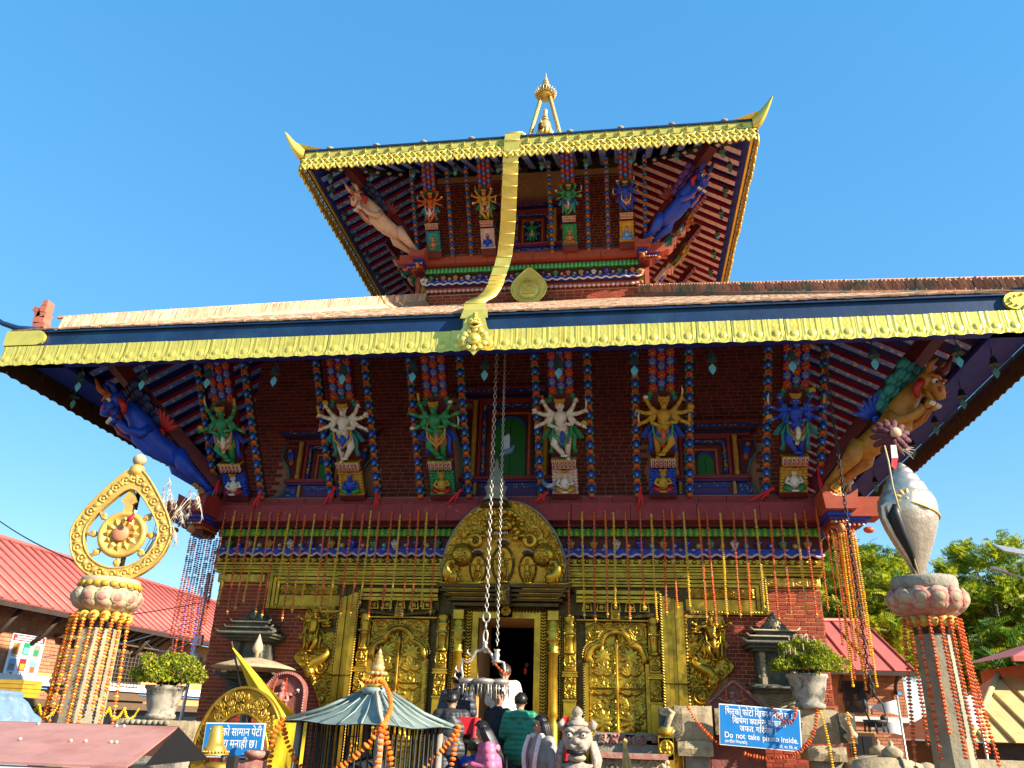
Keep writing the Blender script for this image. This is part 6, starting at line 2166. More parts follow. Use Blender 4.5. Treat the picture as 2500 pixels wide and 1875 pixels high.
for e in (a, b):
 q = MB(); q.T = Tw; q.tube([(x, -.05, z + zc) for x, z in e], .014, CHG, 5, closed=True); part('frame_edge', q, WH)
q = MB(); q.T = Tw
q.lathe([(0, -.03), (.275, -.03), (.30, .0), (.28, .045), (.24, .05), (.23, .035), (0, .035)], CHG, (0, 0, zc - .02), 36, rotm('X', 90))
WD = part('wheel_disc', q, WH)
q = MB(); q.T = Tw
for k in range(12):
 t = 2 * math.pi * k / 12
 d_ = np.array([math.cos(t), 0, math.sin(t)]); s2 = np.array([-math.sin(t), 0, math.cos(t)])
 c_ = np.array([0, 0, zc - .02])
 p0, p1, p2, p3 = c_ + d_ * .09, c_ + d_ * .16 + s2 * .048, c_ + d_ * .225, c_ + d_ * .16 - s2 * .048
 pk = c_ + d_ * .155 + np.array([0, -.075, 0])
 bs = [p_ + np.array([0, -.035, 0]) for p_ in (p0, p1, p2, p3)]
 q.add(bs + [pk], [(0, 1, 4), (1, 2, 4), (2, 3, 4), (3, 0, 4)], CHG)
part('wheel_petals', q, WD)
q = MB(); q.T = Tw; q.lathe([(.0, .02), (.085, .02), (.10, .0), (.10, -.03)], M('copper_hub', (.60, .22, .10), .5, var=.1), (0, -.07, zc - .02), 24, rotm('X', 90)); part('hub', q, WD)
for (t, ln) in [(90, .30), (-90, .16), (0, .18), (180, .18), (40, .18), (140, .18), (-40, .17), (-140, .17)]:
 q = MB(); q.T = Tw
 d_ = np.array([math.cos(R(t)), 0, math.sin(R(t))]); s2 = np.array([-d_[2], 0, d_[0]])
 c_ = np.array([0, 0, zc - .02])
 p0 = c_ + d_ * .28
 if t == 90:
  q.prism([(p_[0], p_[2]) for p_ in (p0 - s2 * .05, p0 + d_ * .10 - s2 * .04, p0 + d_ * .14 - s2 * .10, p0 + d_ * .28 - s2 * .03, p0 + d_ * .32, p0 + d_ * .28 + s2 * .03, p0 + d_ * .14 + s2 * .10, p0 + d_ * .10 + s2 * .04, p0 + s2 * .05)], -.03, .02, CHG)
 else:
  q.tube([p0, p0 + d_ * .06 + s2 * .03, p0 + d_ * ln], [.02, .028, .018], CHG, 6)
  q.ell(p0 + d_ * .07, (.04, .025, .04), CHG, 8, 6)
 part('spoke', q, WH)
q = MB(); q.T = Tw
q.lathe([(.07, 1.34), (.10, 1.40), (.085, 1.46), (.05, 1.49)], CHG, (.0, 0, 0), 14); q.ell((0, 0, 1.56), (.085, .085, .08), LSTONE, 14, 10)
part('top_ball', q, WH)
q = MB(); q.T = Tw; q.tube([(.06, .05, .0), (.06, .06, 1.3)], .03, IRON, 8); part('support_rod', q, WH)
q = MB()
c_ = (-4.10, -4.12, 4.26)
q.tube([c_, (c_[0] - .03, c_[1] - .02, c_[2] - .10)], [.02, .05], RIBBON, 6, flat=.4); q.tube([(c_[0] + .02, c_[1], c_[2] + .05), c_], [.025, .022], WHITE, 6, flat=.4)
solid('cloth_tag', q, 'small red and white cloth tied to the golden wheel', 'ribbon', c_)
# pampas plumes behind the wheel
q = MB(); gg = random.Random(2)
PLUME = M('dry_plume', (.62, .50, .36), .9, var=.2, scale=30)
for k in range(11):
 x, z = -3.92 + gg.uniform(-.08, .10), 3.95 + gg.uniform(-.2, .2)
 tip = (x + gg.uniform(-.05, .35), -3.8 + gg.uniform(-.15, .15), z + gg.uniform(.35, .75))
 end = (tip[0] + gg.uniform(.03, .14), tip[1], tip[2] - gg.uniform(.15, .40))
 path_ = [(-4.12, -3.86, 3.55), (x, -3.82, z), tip, end]
 q.tube(path_, [.006, .005, .004, .003], PLUME, 4)
 for j in range(26):
  t = gg.random()
  p_ = np.array(tip) * (1 - t) + np.array(end) * t
  d_ = np.array([gg.uniform(-.05, .05), gg.uniform(-.05, .05), -gg.uniform(.03, .09)])
  q.tube([p_, p_ + d_], [.006, .001], PLUME, 3)
solid('pampas_plumes', q, 'dry feathery grass plumes stuck behind the golden wheel', 'plumes', (-4.1, -3.86, 3.5))
# silver conch
SILV = M('beaten_silver', (.62, .52, .40), .34, metal=.75, var=.18, scale=5, col2=(.40, .30, .20), c2scale=5, c2lo=.5, c2hi=.72, bump=.45, bscale=16, dist=.02)
CN = thing('silver_conch', 'large silver conch shell standing point down on the right pillar', 'emblem', (5.14, -4.0, 3.56))
q = MB()
prof = [(.03, 3.55), (.05, 3.58), (.115, 3.75), (.20, 3.93), (.265, 4.10), (.295, 4.21), (.305, 4.32), (.295, 4.40), (.262, 4.475), (.235, 4.50), (.238, 4.515), (.205, 4.60), (.172, 4.625), (.176, 4.64), (.15, 4.695), (.118, 4.72), (.12, 4.735), (.085, 4.785), (.06, 4.80), (.06, 4.81), (.03, 4.84), (0, 4.86)]
V = []; nn = 28
for (r_, z) in prof:
 for j in range(nn):
  t = 2 * math.pi * j / nn
  k = 1.0
  if z < 4.42:
   k = 1 + .16 * math.exp(-((((t - math.pi * 1.22 + math.pi) % (2 * math.pi)) - math.pi) / .5) ** 2)
   k -= .10 * math.exp(-((((t - math.pi * 1.55 + math.pi) % (2 * math.pi)) - math.pi) / .10) ** 2)
  sh = -.03 + .05 * max(0, (4.3 - z)) * .0
  V.append((5.11 + (4.2 - z) * -.0 + r_ * k * math.cos(t), -4.0 + r_ * k * math.sin(t), z))
F = [(i * nn + j, i * nn + (j + 1) % nn, (i + 1) * nn + (j + 1) % nn, (i + 1) * nn + j) for i in range(len(prof) - 1) for j in range(nn)]
q.add(V, F, SILV, True)
part('shell_body', q, CN)
q = MB()
lip = [(5.06, -4.05, 3.58), (4.98, -4.12, 3.78), (4.87, -4.17, 3.98), (4.80, -4.18, 4.18), (4.80, -4.17, 4.30), (4.86, -4.22, 4.34)]
q.tube(lip, [.012, .025, .03, .035, .035, .03], SILV, 8)
inn = [(5.06, -4.09, 3.62), (5.0, -4.17, 3.82), (4.93, -4.22, 4.0), (4.88, -4.25, 4.20), (4.90, -4.27, 4.30)]
q.tube(inn, [.01, .04, .06, .07, .03], BLACK, 8)
part('shell_lip', q, CN)
q = MB()
q.tube([(5.11 + .30 * math.cos(t), -4.0 + .30 * math.sin(t), 4.30 - .10 * math.cos(t)) for t in np.linspace(math.pi, 2 * math.pi + .2, 18)], .014, CHG, 6)
for k in range(9):
 t = 2 * math.pi * k / 9
 q.ell((5.02 + .075 * math.cos(t), -4.275, 4.36 + .075 * math.sin(t)), (.05, .015, .022), CHG, 8, 5, rotm('Y', -math.degrees(t)))
q.ell((5.02, -4.29, 4.36), (.02, .015, .02), CHG, 6, 5)
for k in range(3):
 q.tube([(5.10, -4.29, 4.36), (5.20, -4.27, 4.33 - .03 * k), (5.32, -4.17, 4.25 - .03 * k)], .008, CHG, 5)
part('gilt_band', q, CN)
q = MB()
q.tube([(5.07, -4.0, 4.84), (5.04, -4.02, 4.97), (5.03, -4.03, 5.04)], [.018, .014, .01], GRN, 6)
DRF = M('maroon_petal', (.09, .012, .016), .7, var=.3)
c_ = np.array([5.04, -4.10, 5.14])
for r_, n in [(.17, 13), (.12, 10), (.085, 8)]:
 for k in range(n):
  t = 2 * math.pi * k / n + r_ * 10
  Rm = rotm('Y', -math.degrees(t))
  q.ell(c_ + (r_ * math.cos(t), .02 - (.17 - r_) * .5, r_ * math.sin(t)), (.062, .014, .036), DRF, 8, 5, Rm @ rotm('Z', 20))
q.ell(c_ + (.03, -.07, .02), (.06, .03, .06), M('peach_disc', (.62, .34, .20), .6), 12, 8)
FLW = part('maroon_flower', q, CN)
q = MB(); gg = random.Random(8)
for k in range(16):
 t = R(gg.uniform(-150, -20))
 q.tube([(5.10, -4.06, 5.04), (5.10 + gg.uniform(.1, .24) * math.cos(t * .5), -4.08, 5.04 + gg.uniform(.06, .18) * math.sin(t))], [.008, .002], PLUME, 4)
part('straw_tuft', q, FLW)
q = MB(); q.tube([(4.94, -4.12, 5.02), (4.92, -4.22, 4.80), (4.90, -4.28, 4.50), (4.93, -4.28, 4.20), (5.0, -4.2, 3.85), (5.08, -4.08, 3.56)], .010, M('bamboo_cane', (.46, .33, .16), .6), 6)
solid('bamboo_cane', q, 'thin bent cane tied along the silver conch', 'cane', (5.0, -4.1, 3.56))
q = MB(); q.add([(5.00, -4.14, 5.02), (5.06, -4.14, 5.02), (5.05, -4.16, 4.86), (4.98, -4.16, 4.86)], [(0, 1, 2, 3)], WHITE); q.add([(4.98, -4.16, 4.858), (5.05, -4.16, 4.858), (5.0, -4.17, 4.72), (4.96, -4.17, 4.76)], [(0, 1, 2, 3)], RIBBON)
solid('cloth_tag', q, 'white and red cloth tag below the maroon flower on the conch', 'ribbon', (5.0, -4.14, 5.0))
# ---------------------------------------------------------------- fast quad clouds (leaves)
def quad_mesh(name, C, A, B, mats, midx):
 """C centre, A/B half axes (N,3) -> mesh of N pointed leaves (two triangles as one quad)"""
 N = len(C)
 V = np.empty((N, 4, 3))
 V[:, 0] = C - A; V[:, 1] = C + B; V[:, 2] = C + A; V[:, 3] = C - B
 me = bpy.data.meshes.new(name)
 me.vertices.add(N * 4); me.vertices.foreach_set('co', V.reshape(-1))
 me.loops.add(N * 4); me.loops.foreach_set('vertex_index', np.arange(N * 4, dtype=np.int32))
 me.polygons.add(N)
 me.polygons.foreach_set('loop_start', np.arange(0, N * 4, 4, dtype=np.int32))
 me.polygons.foreach_set('loop_total', np.full(N, 4, dtype=np.int32))
 for m in mats:
  me.materials.append(m)
 me.polygons.foreach_set('material_index', np.asarray(midx, dtype=np.int32))
 me.update(calc_edges=True)
 return me
def rnd_dirs(n, rs):
 v = rs.normal(size=(n, 3)); return v / np.linalg.norm(v, axis=1)[:, None]
def leaf_mat(name, col, trans=.35):
 m = bpy.data.materials.new(name); m.use_nodes = True
 N, L = m.node_tree.nodes, m.node_tree.links
 p = N['Principled BSDF']; p.inputs['Roughness'].default_value = .55; p.inputs['Specular IOR Level'].default_value = .3
 geo = N.new('ShaderNodeNewGeometry')
 mr = N.new('ShaderNodeMapRange'); mr.inputs['To Min'].default_value = .6; mr.inputs['To Max'].default_value = 1.45
 L.new(geo.outputs['Random Per Island'], mr.inputs[0])
 hv = N.new('ShaderNodeHueSaturation'); hv.inputs['Color'].default_value = (*col, 1)
 L.new(mr.outputs[0], hv.inputs['Value']); L.new(hv.outputs[0], p.inputs['Base Color'])
 tr = N.new('ShaderNodeBsdfTranslucent'); L.new(hv.outputs[0], tr.inputs['Color'])
 mx = N.new('ShaderNodeMixShader'); mx.inputs[0].default_value = trans
 L.new(p.outputs[0], mx.inputs[1]); L.new(tr.outputs[0], mx.inputs[2])
 L.new(mx.outputs[0], N['Material Output'].inputs['Surface'])
 return m
LF1 = leaf_mat('leaf_light', (.38, .38, .016), .45); LF2 = leaf_mat('leaf_mid', (.19, .28, .014), .45); LF3 = leaf_mat('leaf_deep', (.06, .14, .014), .4); LF4 = leaf_mat('leaf_dry', (.30, .22, .07))
BARK = M('bark', (.10, .07, .045), .9, var=.3, scale=6, bump=.6, bscale=12, dist=.04)
# ---------------------------------------------------------------- potted shrubs
POT = M('cement_pot', (.34, .29, .22), .9, var=.25, scale=9, bump=.4, bscale=30, dist=.01, col2=(.07, .065, .05), c2scale=5, c2lo=.5, c2hi=.62)
def potted(loc, s, seed, label, tone, hx=1.0):
 x, y, z = loc
 t = thing('potted_shrub', label, 'plant pot', loc)
 q = MB()
 q.lathe([(.17 * s, z), (.20 * s, z + .02 * s), (.20 * s, z + .06 * s), (.175 * s, z + .08 * s), (.20 * s, z + .15 * s), (.235 * s, z + .30 * s), (.25 * s, z + .38 * s), (.275 * s, z + .40 * s), (.275 * s, z + .44 * s), (.23 * s, z + .44 * s), (.21 * s, z + .40 * s), (0, z + .40 * s)], POT, (x, y, 0), 26)
 part('pot', q, t)
 rs = np.random.RandomState(seed)
 n = 6500
 d = rnd_dirs(n, rs); d[:, 2] = np.abs(d[:, 2]) * .95 - .10
 rr = rs.uniform(.55, 1.0, n) ** .6
 lump = 1 + .22 * np.sin(d[:, 0] * 5 + seed) * np.cos(d[:, 1] * 4) + .12 * np.sin(d[:, 2] * 9 + d[:, 0] * 7)
 C = np.array([x, y, z + .52 * s]) + d * (rr * lump)[:, None] * np.array([.46 * hx, .40, .42]) * s
 A = rnd_dirs(n, rs) * rs.uniform(.015, .030, n)[:, None] * s
 Bq = np.cross(A, rnd_dirs(n, rs)); Bq = Bq / np.linalg.norm(Bq, axis=1)[:, None] * rs.uniform(.008, .016, n)[:, None] * s
 mi = rs.choice(4, n, p=tone)
 o = bpy.data.objects.new('foliage', quad_mesh('foliage', C - np.array(loc), A, Bq, [LF1, LF2, LF3, LF4], mi)); link(o, t); o['kind'] = 'stuff'
 q = MB(); g_ = random.Random(seed)
 for k in range(46):
  a = g_.uniform(0, 6.283); e = g_.uniform(.3, 1.35)
  tip = (x + .40 * hx * s * math.cos(a) * math.cos(e), y + .36 * s * math.sin(a) * math.cos(e), z + s * (.50 + .40 * math.sin(e)))
  q.tube([(x + .06 * math.cos(a), y + .06 * math.sin(a), z + .40 * s), tip], [.008 * s, .003 * s], BARK, 4)
  if k % 2 and seed == 3:
   for j in range(4):
    q.ell((tip[0], tip[1], tip[2] + .02 * j * s), (.008 * s, .008 * s, .012 * s), PINKW, 5, 4)
 part('twigs', q, t)
 return t
potted((4.40, -1.25, 2.30), 1.0, 3, 'grey cement pot with a bushy flowering shrub on the stone bench', [.5, .3, .1, .1])
potted((-4.60, -1.75, 1.90), 1.02, 5, 'mossy grey pot with a rounded light green bush beside the wheel pillar', [.55, .25, .08, .12], 1.15)
# ---------------------------------------------------------------- stone niche shrines on the wall
def niche_shrine(loc, label, mat, lit):  # lit: paler stone for lit parts, light put into the colour
 x, y, z = loc
 t = thing('stone_shrine', label, 'shrine', loc)
 q = MB(); q.prism([(x - .34, z), (x - .26, z - .28), (x + .26, z - .28), (x + .34, z)], y - .10, y + .28, lit)
 for k in range(5):
  q.tube([(x - .28 + .03 * k, y - .11, z - .02 - .05 * k), (x, y - .14, z - .10 - .045 * k), (x + .28 - .03 * k, y - .11, z - .02 - .05 * k)], .012, lit, 5)
 part('carved_base', q, t)
 q = MB()
 for (a, b, w, d) in [(0, .05, .36, .24), (.05, .09, .42, .30), (.09, .12, .36, .22)]:
  q.bx(x - w, x + w, y - d, y + .28, z + a, z + b - .002, mat)
 q.tube([(x - .46, y - .31, z + .10), (x - .38, y - .31, z + .07), (x + .38, y - .31, z + .07), (x + .46, y - .31, z + .10)], .022, mat, 6)
 part('sill', q, t)
 q = MB(); q.bx(x - .27, x + .27, y - .04, y + .28, z + .12, z + .58, mat); part('niche_back', q, t)
 for e in (-1, 1):
  q = MB()
  q.bx(x + e * .205 - .035, x + e * .205 + .035, y - .17, y - .05, z + .12, z + .22, lit)
  q.lathe([(.045, z + .22), (.05, z + .25), (.03, z + .27), (.042, z + .33), (.042, z + .40), (.03, z + .42), (.05, z + .45), (.03, z + .48), (.05, z + .51), (.045, z + .58)], lit, (x + e * .205, y - .11, 0), 10)
  part('colonnette', q, t)
 q = MB()
 for (a, b, w, d) in [(.58, .62, .34, .22), (.62, .66, .42, .30), (.66, .69, .46, .34)]:
  q.bx(x - w, x + w, y - d, y + .28, z + a, z + b - .002, mat)
 q.tube([(x - .52, y - .36, z + .73), (x - .44, y - .36, z + .69), (x + .44, y - .36, z + .69), (x + .52, y - .36, z + .73)], .026, mat, 6)
 for (a, b, w, d) in [(.70, .76, .34, .24), (.76, .79, .38, .27), (.80, .85, .27, .19), (.85, .88, .31, .22)]:
  q.bx(x - w, x + w, y - d, y + .28, z + a, z + b - .002, mat)
 for (w, zz, d) in [(.38, .78, .27), (.31, .87, .22)]:
  q.tube([(x - w - .05, y - d - .01, z + zz + .04), (x - w, y - d - .01, z + zz), (x + w, y - d - .01, z + zz), (x + w + .05, y - d - .01, z + zz + .04)], .016, lit, 5)
 part('tiered_roof', q, t)
 q = MB()
 q.prism([(x - .20, z + .88), (x + .20, z + .88), (x + .15, z + .96), (x + .07, z + 1.04), (x, z + 1.15), (x - .07, z + 1.04), (x - .15, z + .96)], y - .14, y + .2, mat)
 q.lathe([(0, .02), (.055, .015), (.075, 0)], lit, (x, y - .15, z + .98), 14, rotm('X', 90))
 for k in range(10):
  a = k * .628
  q.ell((x + .085 * math.cos(a), y - .15, z + .98 + .085 * math.sin(a)), .016, lit, 6, 4)
 part('crest', q, t)
 return t
niche_shrine((-4.08, -.28, 2.52), 'dark stone niche shrine on the left brick pier', STONED, STONED)
niche_shrine((4.18, -.28, 2.52), 'weathered stone niche shrine on the right brick pier', STONED, LSTONE)
# stone parasol in front of the left shrine
t = thing('stone_parasol', 'flat stone parasol with a pointed knob standing before the left shrine', 'parasol', (-3.74, -.85, 0))
q = MB(); q.lathe([(0, 2.61), (.30, 2.62), (.60, 2.645), (.64, 2.665), (.55, 2.70), (.30, 2.775), (.10, 2.81), (0, 2.815)], LSTONE, (-3.74, -.85, 0), 30); part('canopy', q, t)
q = MB(); q.lathe([(.10, 0), (.08, 2.62)], STONED, (-3.74, -.85, 0), 10); part('post', q, t)
q = MB(); q.lathe([(.03, 2.81), (.03, 2.88), (.06, 2.90), (.08, 2.95), (.07, 3.0), (.03, 3.10), (.008, 3.16), (0, 3.17)], M('pale_knob', (.50, .36, .20), .6, var=.2), (-3.72, -.85, 0), 14); part('knob', q, t)
# ---------------------------------------------------------------- red stone steles
def stele(loc, w, h, label, pitched):
 x, y, z = loc
 t = thing('carved_stele', label, 'stele', (x, y, z - .8))
 P = []
 if pitched:
  P = [(x - w, z), (x - w, z + h * .35), (x - .02, z + h), (x + .02, z + h), (x + w, z + h * .35), (x + w, z)]
 else:
  P = [(x - w, z - .1)] + [(x - w * math.cos(a), z + h * .55 + h * .45 * math.sin(a)) for a in np.linspace(0, math.pi, 15)] + [(x + w, z - .1)]
 q = MB(); q.prism(P, y - .05, y + .08, M('red_stone', (.25, .075, .055), .75, var=.25, scale=10, bump=.4, bscale=30)); q.bx(x - w, x + w, y - .04, y + .07, z - .8, z - .0, MATS['red_stone']); part('slab', q, t)
 q = MB(); q.tube([(a, y - .06, b) for a, b in P], .035, MATS['red_stone'], 6)
 PP = np.array(P)
 for i in range(len(P) - 1):
  n = max(2, int(np.linalg.norm(PP[i + 1] - PP[i]) / .035))
  for k in range(n):
   c = PP[i] + (PP[i + 1] - PP[i]) * (k + .5) / n
   q.ell((c[0], y - .09, c[1]), (.014, .02, .014), PINKST, 5, 4)
 part('flame_border', q, t)
 q = MB(); T_ = np.eye(4); T_[:3, :3] *= h * 1.0; T_[:3, 3] = (x - .02, y - .06, z - .14)
 SS = dict(skin=PINKST, skirt=MATS['red_stone'], sash=PINKST, sash2=PINKST, scarf=MATS['red_stone'], gar=PINKST, trim=PINKST, trim2=RED, crown=PINKST, crown2=PINKST, eye=PINKST)
 deity(q, T_, SS, 2 if pitched else 4, 2, 'human', 2, scarf=False); part('carved_figure', q, t)
 return t
stele((-3.0, -1.2, 1.98), .30, .60, 'rounded red stone stele of a deity left of the gilded portal', False)
stele((3.44, -1.0, 2.18), .36, .45, 'gabled red stone stele of a deity behind the blue notice', True)
mb = MB(); string_mesh(mb, [(3.33, -1.13, 2.52), (3.32, -1.16, 2.40), (3.34, -1.17, 2.25)], .015, [MARI_R, MARI_O], 5); string_mesh(mb, [(3.53, -1.13, 2.52), (3.55, -1.16, 2.40), (3.54, -1.17, 2.25)], .015, [MARI_R, MARI_O], 6)
solid('flower_string', mb, 'short orange garland round the figure of the gabled stele', 'garland', (3.4, -1.13, 2.4))
mb = MB(); string_mesh(mb, [(-3.10, -1.38, 2.50), (-3.12, -1.42, 2.35), (-3.10, -1.42, 2.2)], .013, [MARI_O], 7); string_mesh(mb, [(-2.95, -1.38, 2.50), (-2.93, -1.42, 2.35), (-2.95, -1.42, 2.2)], .013, [MARI_R], 8)
solid('flower_string', mb, 'short orange garland round the figure of the rounded stele', 'garland', (-3.0, -1.38, 2.4))
# ---------------------------------------------------------------- stone benches
def stone_block(q, x0, x1, y0, y1, z0, z1, m, seed):
 g_ = random.Random(seed)
 nx, nz = max(2, int((x1 - x0) / .09)), max(2, int((z1 - z0) / .09))
 P = np.zeros((nz + 1, nx + 1, 3))
 for j in range(nz + 1):
  for i in range(nx + 1):
   e = (i in (0, nx)) or (j in (0, nz))
   P[j, i] = (x0 + (x1 - x0) * i / nx, y0 + (.025 if e else g_.uniform(-.006, .006)), z0 + (z1 - z0) * j / nz + (g_.uniform(-.012, .006) if j == nz else 0))
 q.sheet(P, m, smooth=False)
 q.bx(x0 + .002, x1 - .002, y0 + .024, y1, z0, z1 - .012, m)
t = thing('stone_bench', 'long worn stone bench block carrying the blue notice and the flower pot', 'bench', (3.7, -1.3, 0))
q = MB(); stone_block(q, 2.60, 3.10, -1.35, -.85, 1.86, 2.30, LSTONE, 1); part('seat_block', q, t)
q = MB(); stone_block(q, 3.14, 4.20, -1.28, -.85, 1.95, 2.29, LSTONE, 2); part('seat_block', q, t)
q = MB(); stone_block(q, 4.12, 4.72, -1.34, -.85, 1.88, 2.30, LSTONE, 3); part('seat_block', q, t)
for (x0, x1) in [(2.62, 3.08), (4.28, 4.76)]:
 q = MB(); stone_block(q, x0, x1, -1.42, -.85, 1.68, 1.86, LSTONE, 4); part('bracket_block', q, t)
 q = MB(); stone_block(q, x0 + .10, x1 - .04, -1.30, -.85, .0, 1.678, STONE, 5); part('bench_leg', q, t)
for (x, e) in [(2.50, -1), (4.82, 1)]:
 q = MB()
 q.bx(x - .10, x + .10, -1.38, -1.0, 1.90, 2.26, STONED)
 q.tube([(x - e * .06, -1.42, 1.95), (x + e * .02, -1.44, 2.02), (x - e * .02, -1.45, 2.12), (x - e * .07, -1.45, 2.20), (x + e * .0, -1.45, 2.25), (x + e * .05, -1.45, 2.20)], [.05, .05, .045, .04, .03, .015], LSTONE, 8)
 q.ell((x + e * .03, -1.42, 2.0), (.07, .06, .05), LSTONE, 8, 6)
 part('makara_head', q, t)
t = thing('stone_bench', 'low stone bench block left of the gilded arch', 'bench', (-4.4, -1.6, 0))
q = MB(); stone_block(q, -5.15, -3.95, -1.95, -1.2, 1.62, 1.90, LSTONE, 6); part('seat_block', q, t)
q = MB(); stone_block(q, -5.0, -4.1, -1.85, -1.2, 0, 1.62, STONE, 7); part('bench_leg', q, t)
q = MB()
for k in range(8):
 q.ell((-4.95 + .085 * k, -1.98, 1.86), (.045, .03, .035), STONE, 7, 5)
part('lotus_edge', q, t)
# garlands on the right bench
def swag(pts, r, mats, label, seed):
 mb = MB(); P = np.array(pts, float); out = []
 for i in range(len(P) - 1):
  for u in np.linspace(0, 1, 6)[:-1]:
   out.append(P[i] + (P[i + 1] - P[i]) * u)
 out.append(P[-1]); out = np.array(out)
 for _ in range(5):
  out[1:-1] = (out[:-2] + 2 * out[1:-1] + out[2:]) / 4
 string_mesh(mb, out, r, mats, seed, gap=.01)
 return solid('marigold_garland', mb, label, 'garland', tuple(pts[0]), 'garlands draped on the stone bench')
swag([(2.78, -1.42, 2.28), (2.86, -1.45, 2.12), (3.0, -1.47, 1.96), (3.14, -1.50, 1.84)], .022, [MARI_O, MARI_R], 'orange garland slanting from the bench corner to the blue notice', 1)
swag([(3.86, -1.55, 2.30), (3.92, -1.60, 2.18), (4.02, -1.62, 2.10), (4.12, -1.60, 2.16), (4.16, -1.56, 2.30)], .022, [MARI_R, MARI_O], 'rust garland looped over the top corner of the blue notice', 2)
swag([(4.44, -1.45, 2.28), (4.38, -1.50, 2.05), (4.25, -1.53, 1.85), (4.05, -1.56, 1.73), (3.75, -1.56, 1.68), (3.50, -1.55, 1.72), (3.45, -1.54, 1.74)], .024, [MARI_R, MARI_O], 'thick rust garland hanging below the blue notice', 3)
swag([(4.48, -1.45, 2.28), (4.52, -1.48, 2.0), (4.54, -1.49, 1.7), (4.55, -1.49, 1.45)], .02, [MARI_Y], 'yellow garland straight down beside the flower pot bench', 4)
swag([(4.80, -1.50, 2.26), (4.82, -1.52, 2.0), (4.83, -1.52, 1.7)], .019, [MARI_Y, MARI_O], 'yellow garland over the right makara head of the bench', 5)
# ---------------------------------------------------------------- painted notices
SIGNB = M('sign_blue', (.012, .20, .52), .45, var=.10, scale=5, col2=(.10, .34, .60), c2scale=9, c2lo=.62, c2hi=.80, spec=.4)
SIGNW = M('sign_white', (.82, .82, .78), .5, var=.06)
def glyph(txt, size, bold=.010):
 c = bpy.data.curves.new('t', 'FONT'); c.body = txt; c.size = size; c.offset = bold * size; c.resolution_u = 3
 o = bpy.data.objects.new('t', c)
 me = eval_mesh(o)
 V = np.array([v.co[:] for v in me.vertices]) if len(me.vertices) else np.zeros((0, 3))
 F = [tuple(p.vertices) for p in me.polygons]
 bpy.data.objects.remove(o); bpy.data.curves.remove(c); bpy.data.meshes.remove(me)
 return V, F
def half(V, F, keep):
 """left part of a letter: drop the closing stem"""
 w = V[:, 0].max()
 bmx = bmesh.new(); vs = [bmx.verts.new(v) for v in V]
 for f in F:
  try:
   bmx.faces.new([vs[i] for i in f])
  except ValueError:
   pass
 bmesh.ops.bisect_plane(bmx, geom=bmx.verts[:] + bmx.edges[:] + bmx.faces[:], plane_co=(w * keep, 0, 0), plane_no=(1, 0, 0), clear_outer=True)
 bmx.verts.index_update()
 V2 = np.array([v.co[:] for v in bmx.verts]); F2 = [tuple(v.index for v in f.verts) for f in bmx.faces]
 bmx.free(); return V2, F2
def line(tokens, size, bold=.014):
 """tokens: plain strings already in drawing order; ('h', letter, keep) = half letter; ('tr',) = conjunct tra; (' ', n) = gap"""
 Vs, Fs, n, x = [], [], 0, 0.0
 for tk in tokens:
  if isinstance(tk, tuple):
   if tk[0] == ' ':
    x += tk[1] * size; continue
   if tk[0] == 'h':
    V, F = half(*glyph(tk[1], size, bold), tk[2])
   elif tk[0] == 'tr':
    V, F = glyph('\u0924', size, bold)
    w = V[:, 0].max(); q_ = np.array([(.02 * size, .10 * size, 0), (.06 * size, .04 * size, 0), (w - .10 * size, .22 * size, 0), (w - .10 * size, .30 * size, 0)])
    F = F + [tuple(len(V) + i for i in range(4))]; V = np.concatenate([V, q_])
  else:
   V, F = glyph(tk, size, bold)
  if len(V) == 0:
   continue
  V = V.copy(); V[:, 0] += x
  Vs.append(V); Fs += [tuple(i + n for i in f) for f in F]; n += len(V)
  x = V[:, 0].max() - (.005 * size)
 return np.concatenate(Vs), Fs
def board(name, label, cx, y, zc, w, h, tilt, lines, frame=.014, cut=None, back=0.0):
 t = thing(name, label, 'sign', (cx, y, zc - h / 2))
 Rm = rotm('Y', tilt) @ rotm('X', back)
 T_ = np.eye(4); T_[:3, :3] = Rm; T_[:3, 3] = (cx, y, zc)
 q = MB(); q.T = T_
 q.bx(-w / 2, w / 2, 0, .02, -h / 2, h / 2, SIGNW); part('frame', q, t)
 q = MB(); q.T = T_; q.bx(-w / 2 + frame, w / 2 - frame, -.004, .016, -h / 2 + frame, h / 2 - frame, SIGNB)
 pn = part('panel', q, t)
 q = MB(); q.T = T_
 for (tok, size, px, pz, al, wid) in lines:
  V, F = line(tok, size)
  V = V.copy()
  ww = V[:, 0].max() - V[:, 0].min()
  k = wid / ww if wid else 1.0
  V[:, 0] = (V[:, 0] - V[:, 0].min()) * k
  ww *= k
  V[:, 0] += px if al == 'l' else (px - ww if al == 'r' else px - ww / 2)
  W_ = np.stack([V[:, 0], np.full(len(V), -.0075), V[:, 1] + pz], 1)
  q.add(W_, F, SIGNW)
 part('lettering', q, pn)
 return t, T_
SP = (' ', .22)
l1 = ['\u093f\u092d', ('tr',), '\u0915\u094b', SP, '\u092b\u094b\u091f\u094b', SP, '\u093f\u0916', ('h', '\u091a', .72), '\u0928', SP, '\u092e\u0928\u093e\u0939\u0940', SP, '\u091b', SP, '\u0964']
l2 = ['\u093f\u0916\u091a\u0947\u092e\u093e', SP, ('h', '\u0915', .62), '\u092f\u093e\u092e\u0947\u0930\u093e,', SP, '\u092e\u094b\u092c\u093e\u0907\u0932']
l3 = ['\u091c\u092b\u0924.', SP, '\u0917\u093f\u0930\u0928\u0947\u091b', SP, '\u0964']
l4 = ['Do', (' ', .42), 'not', (' ', .42), 'take', (' ', .42), 'photo', (' ', .30), 'inside.']
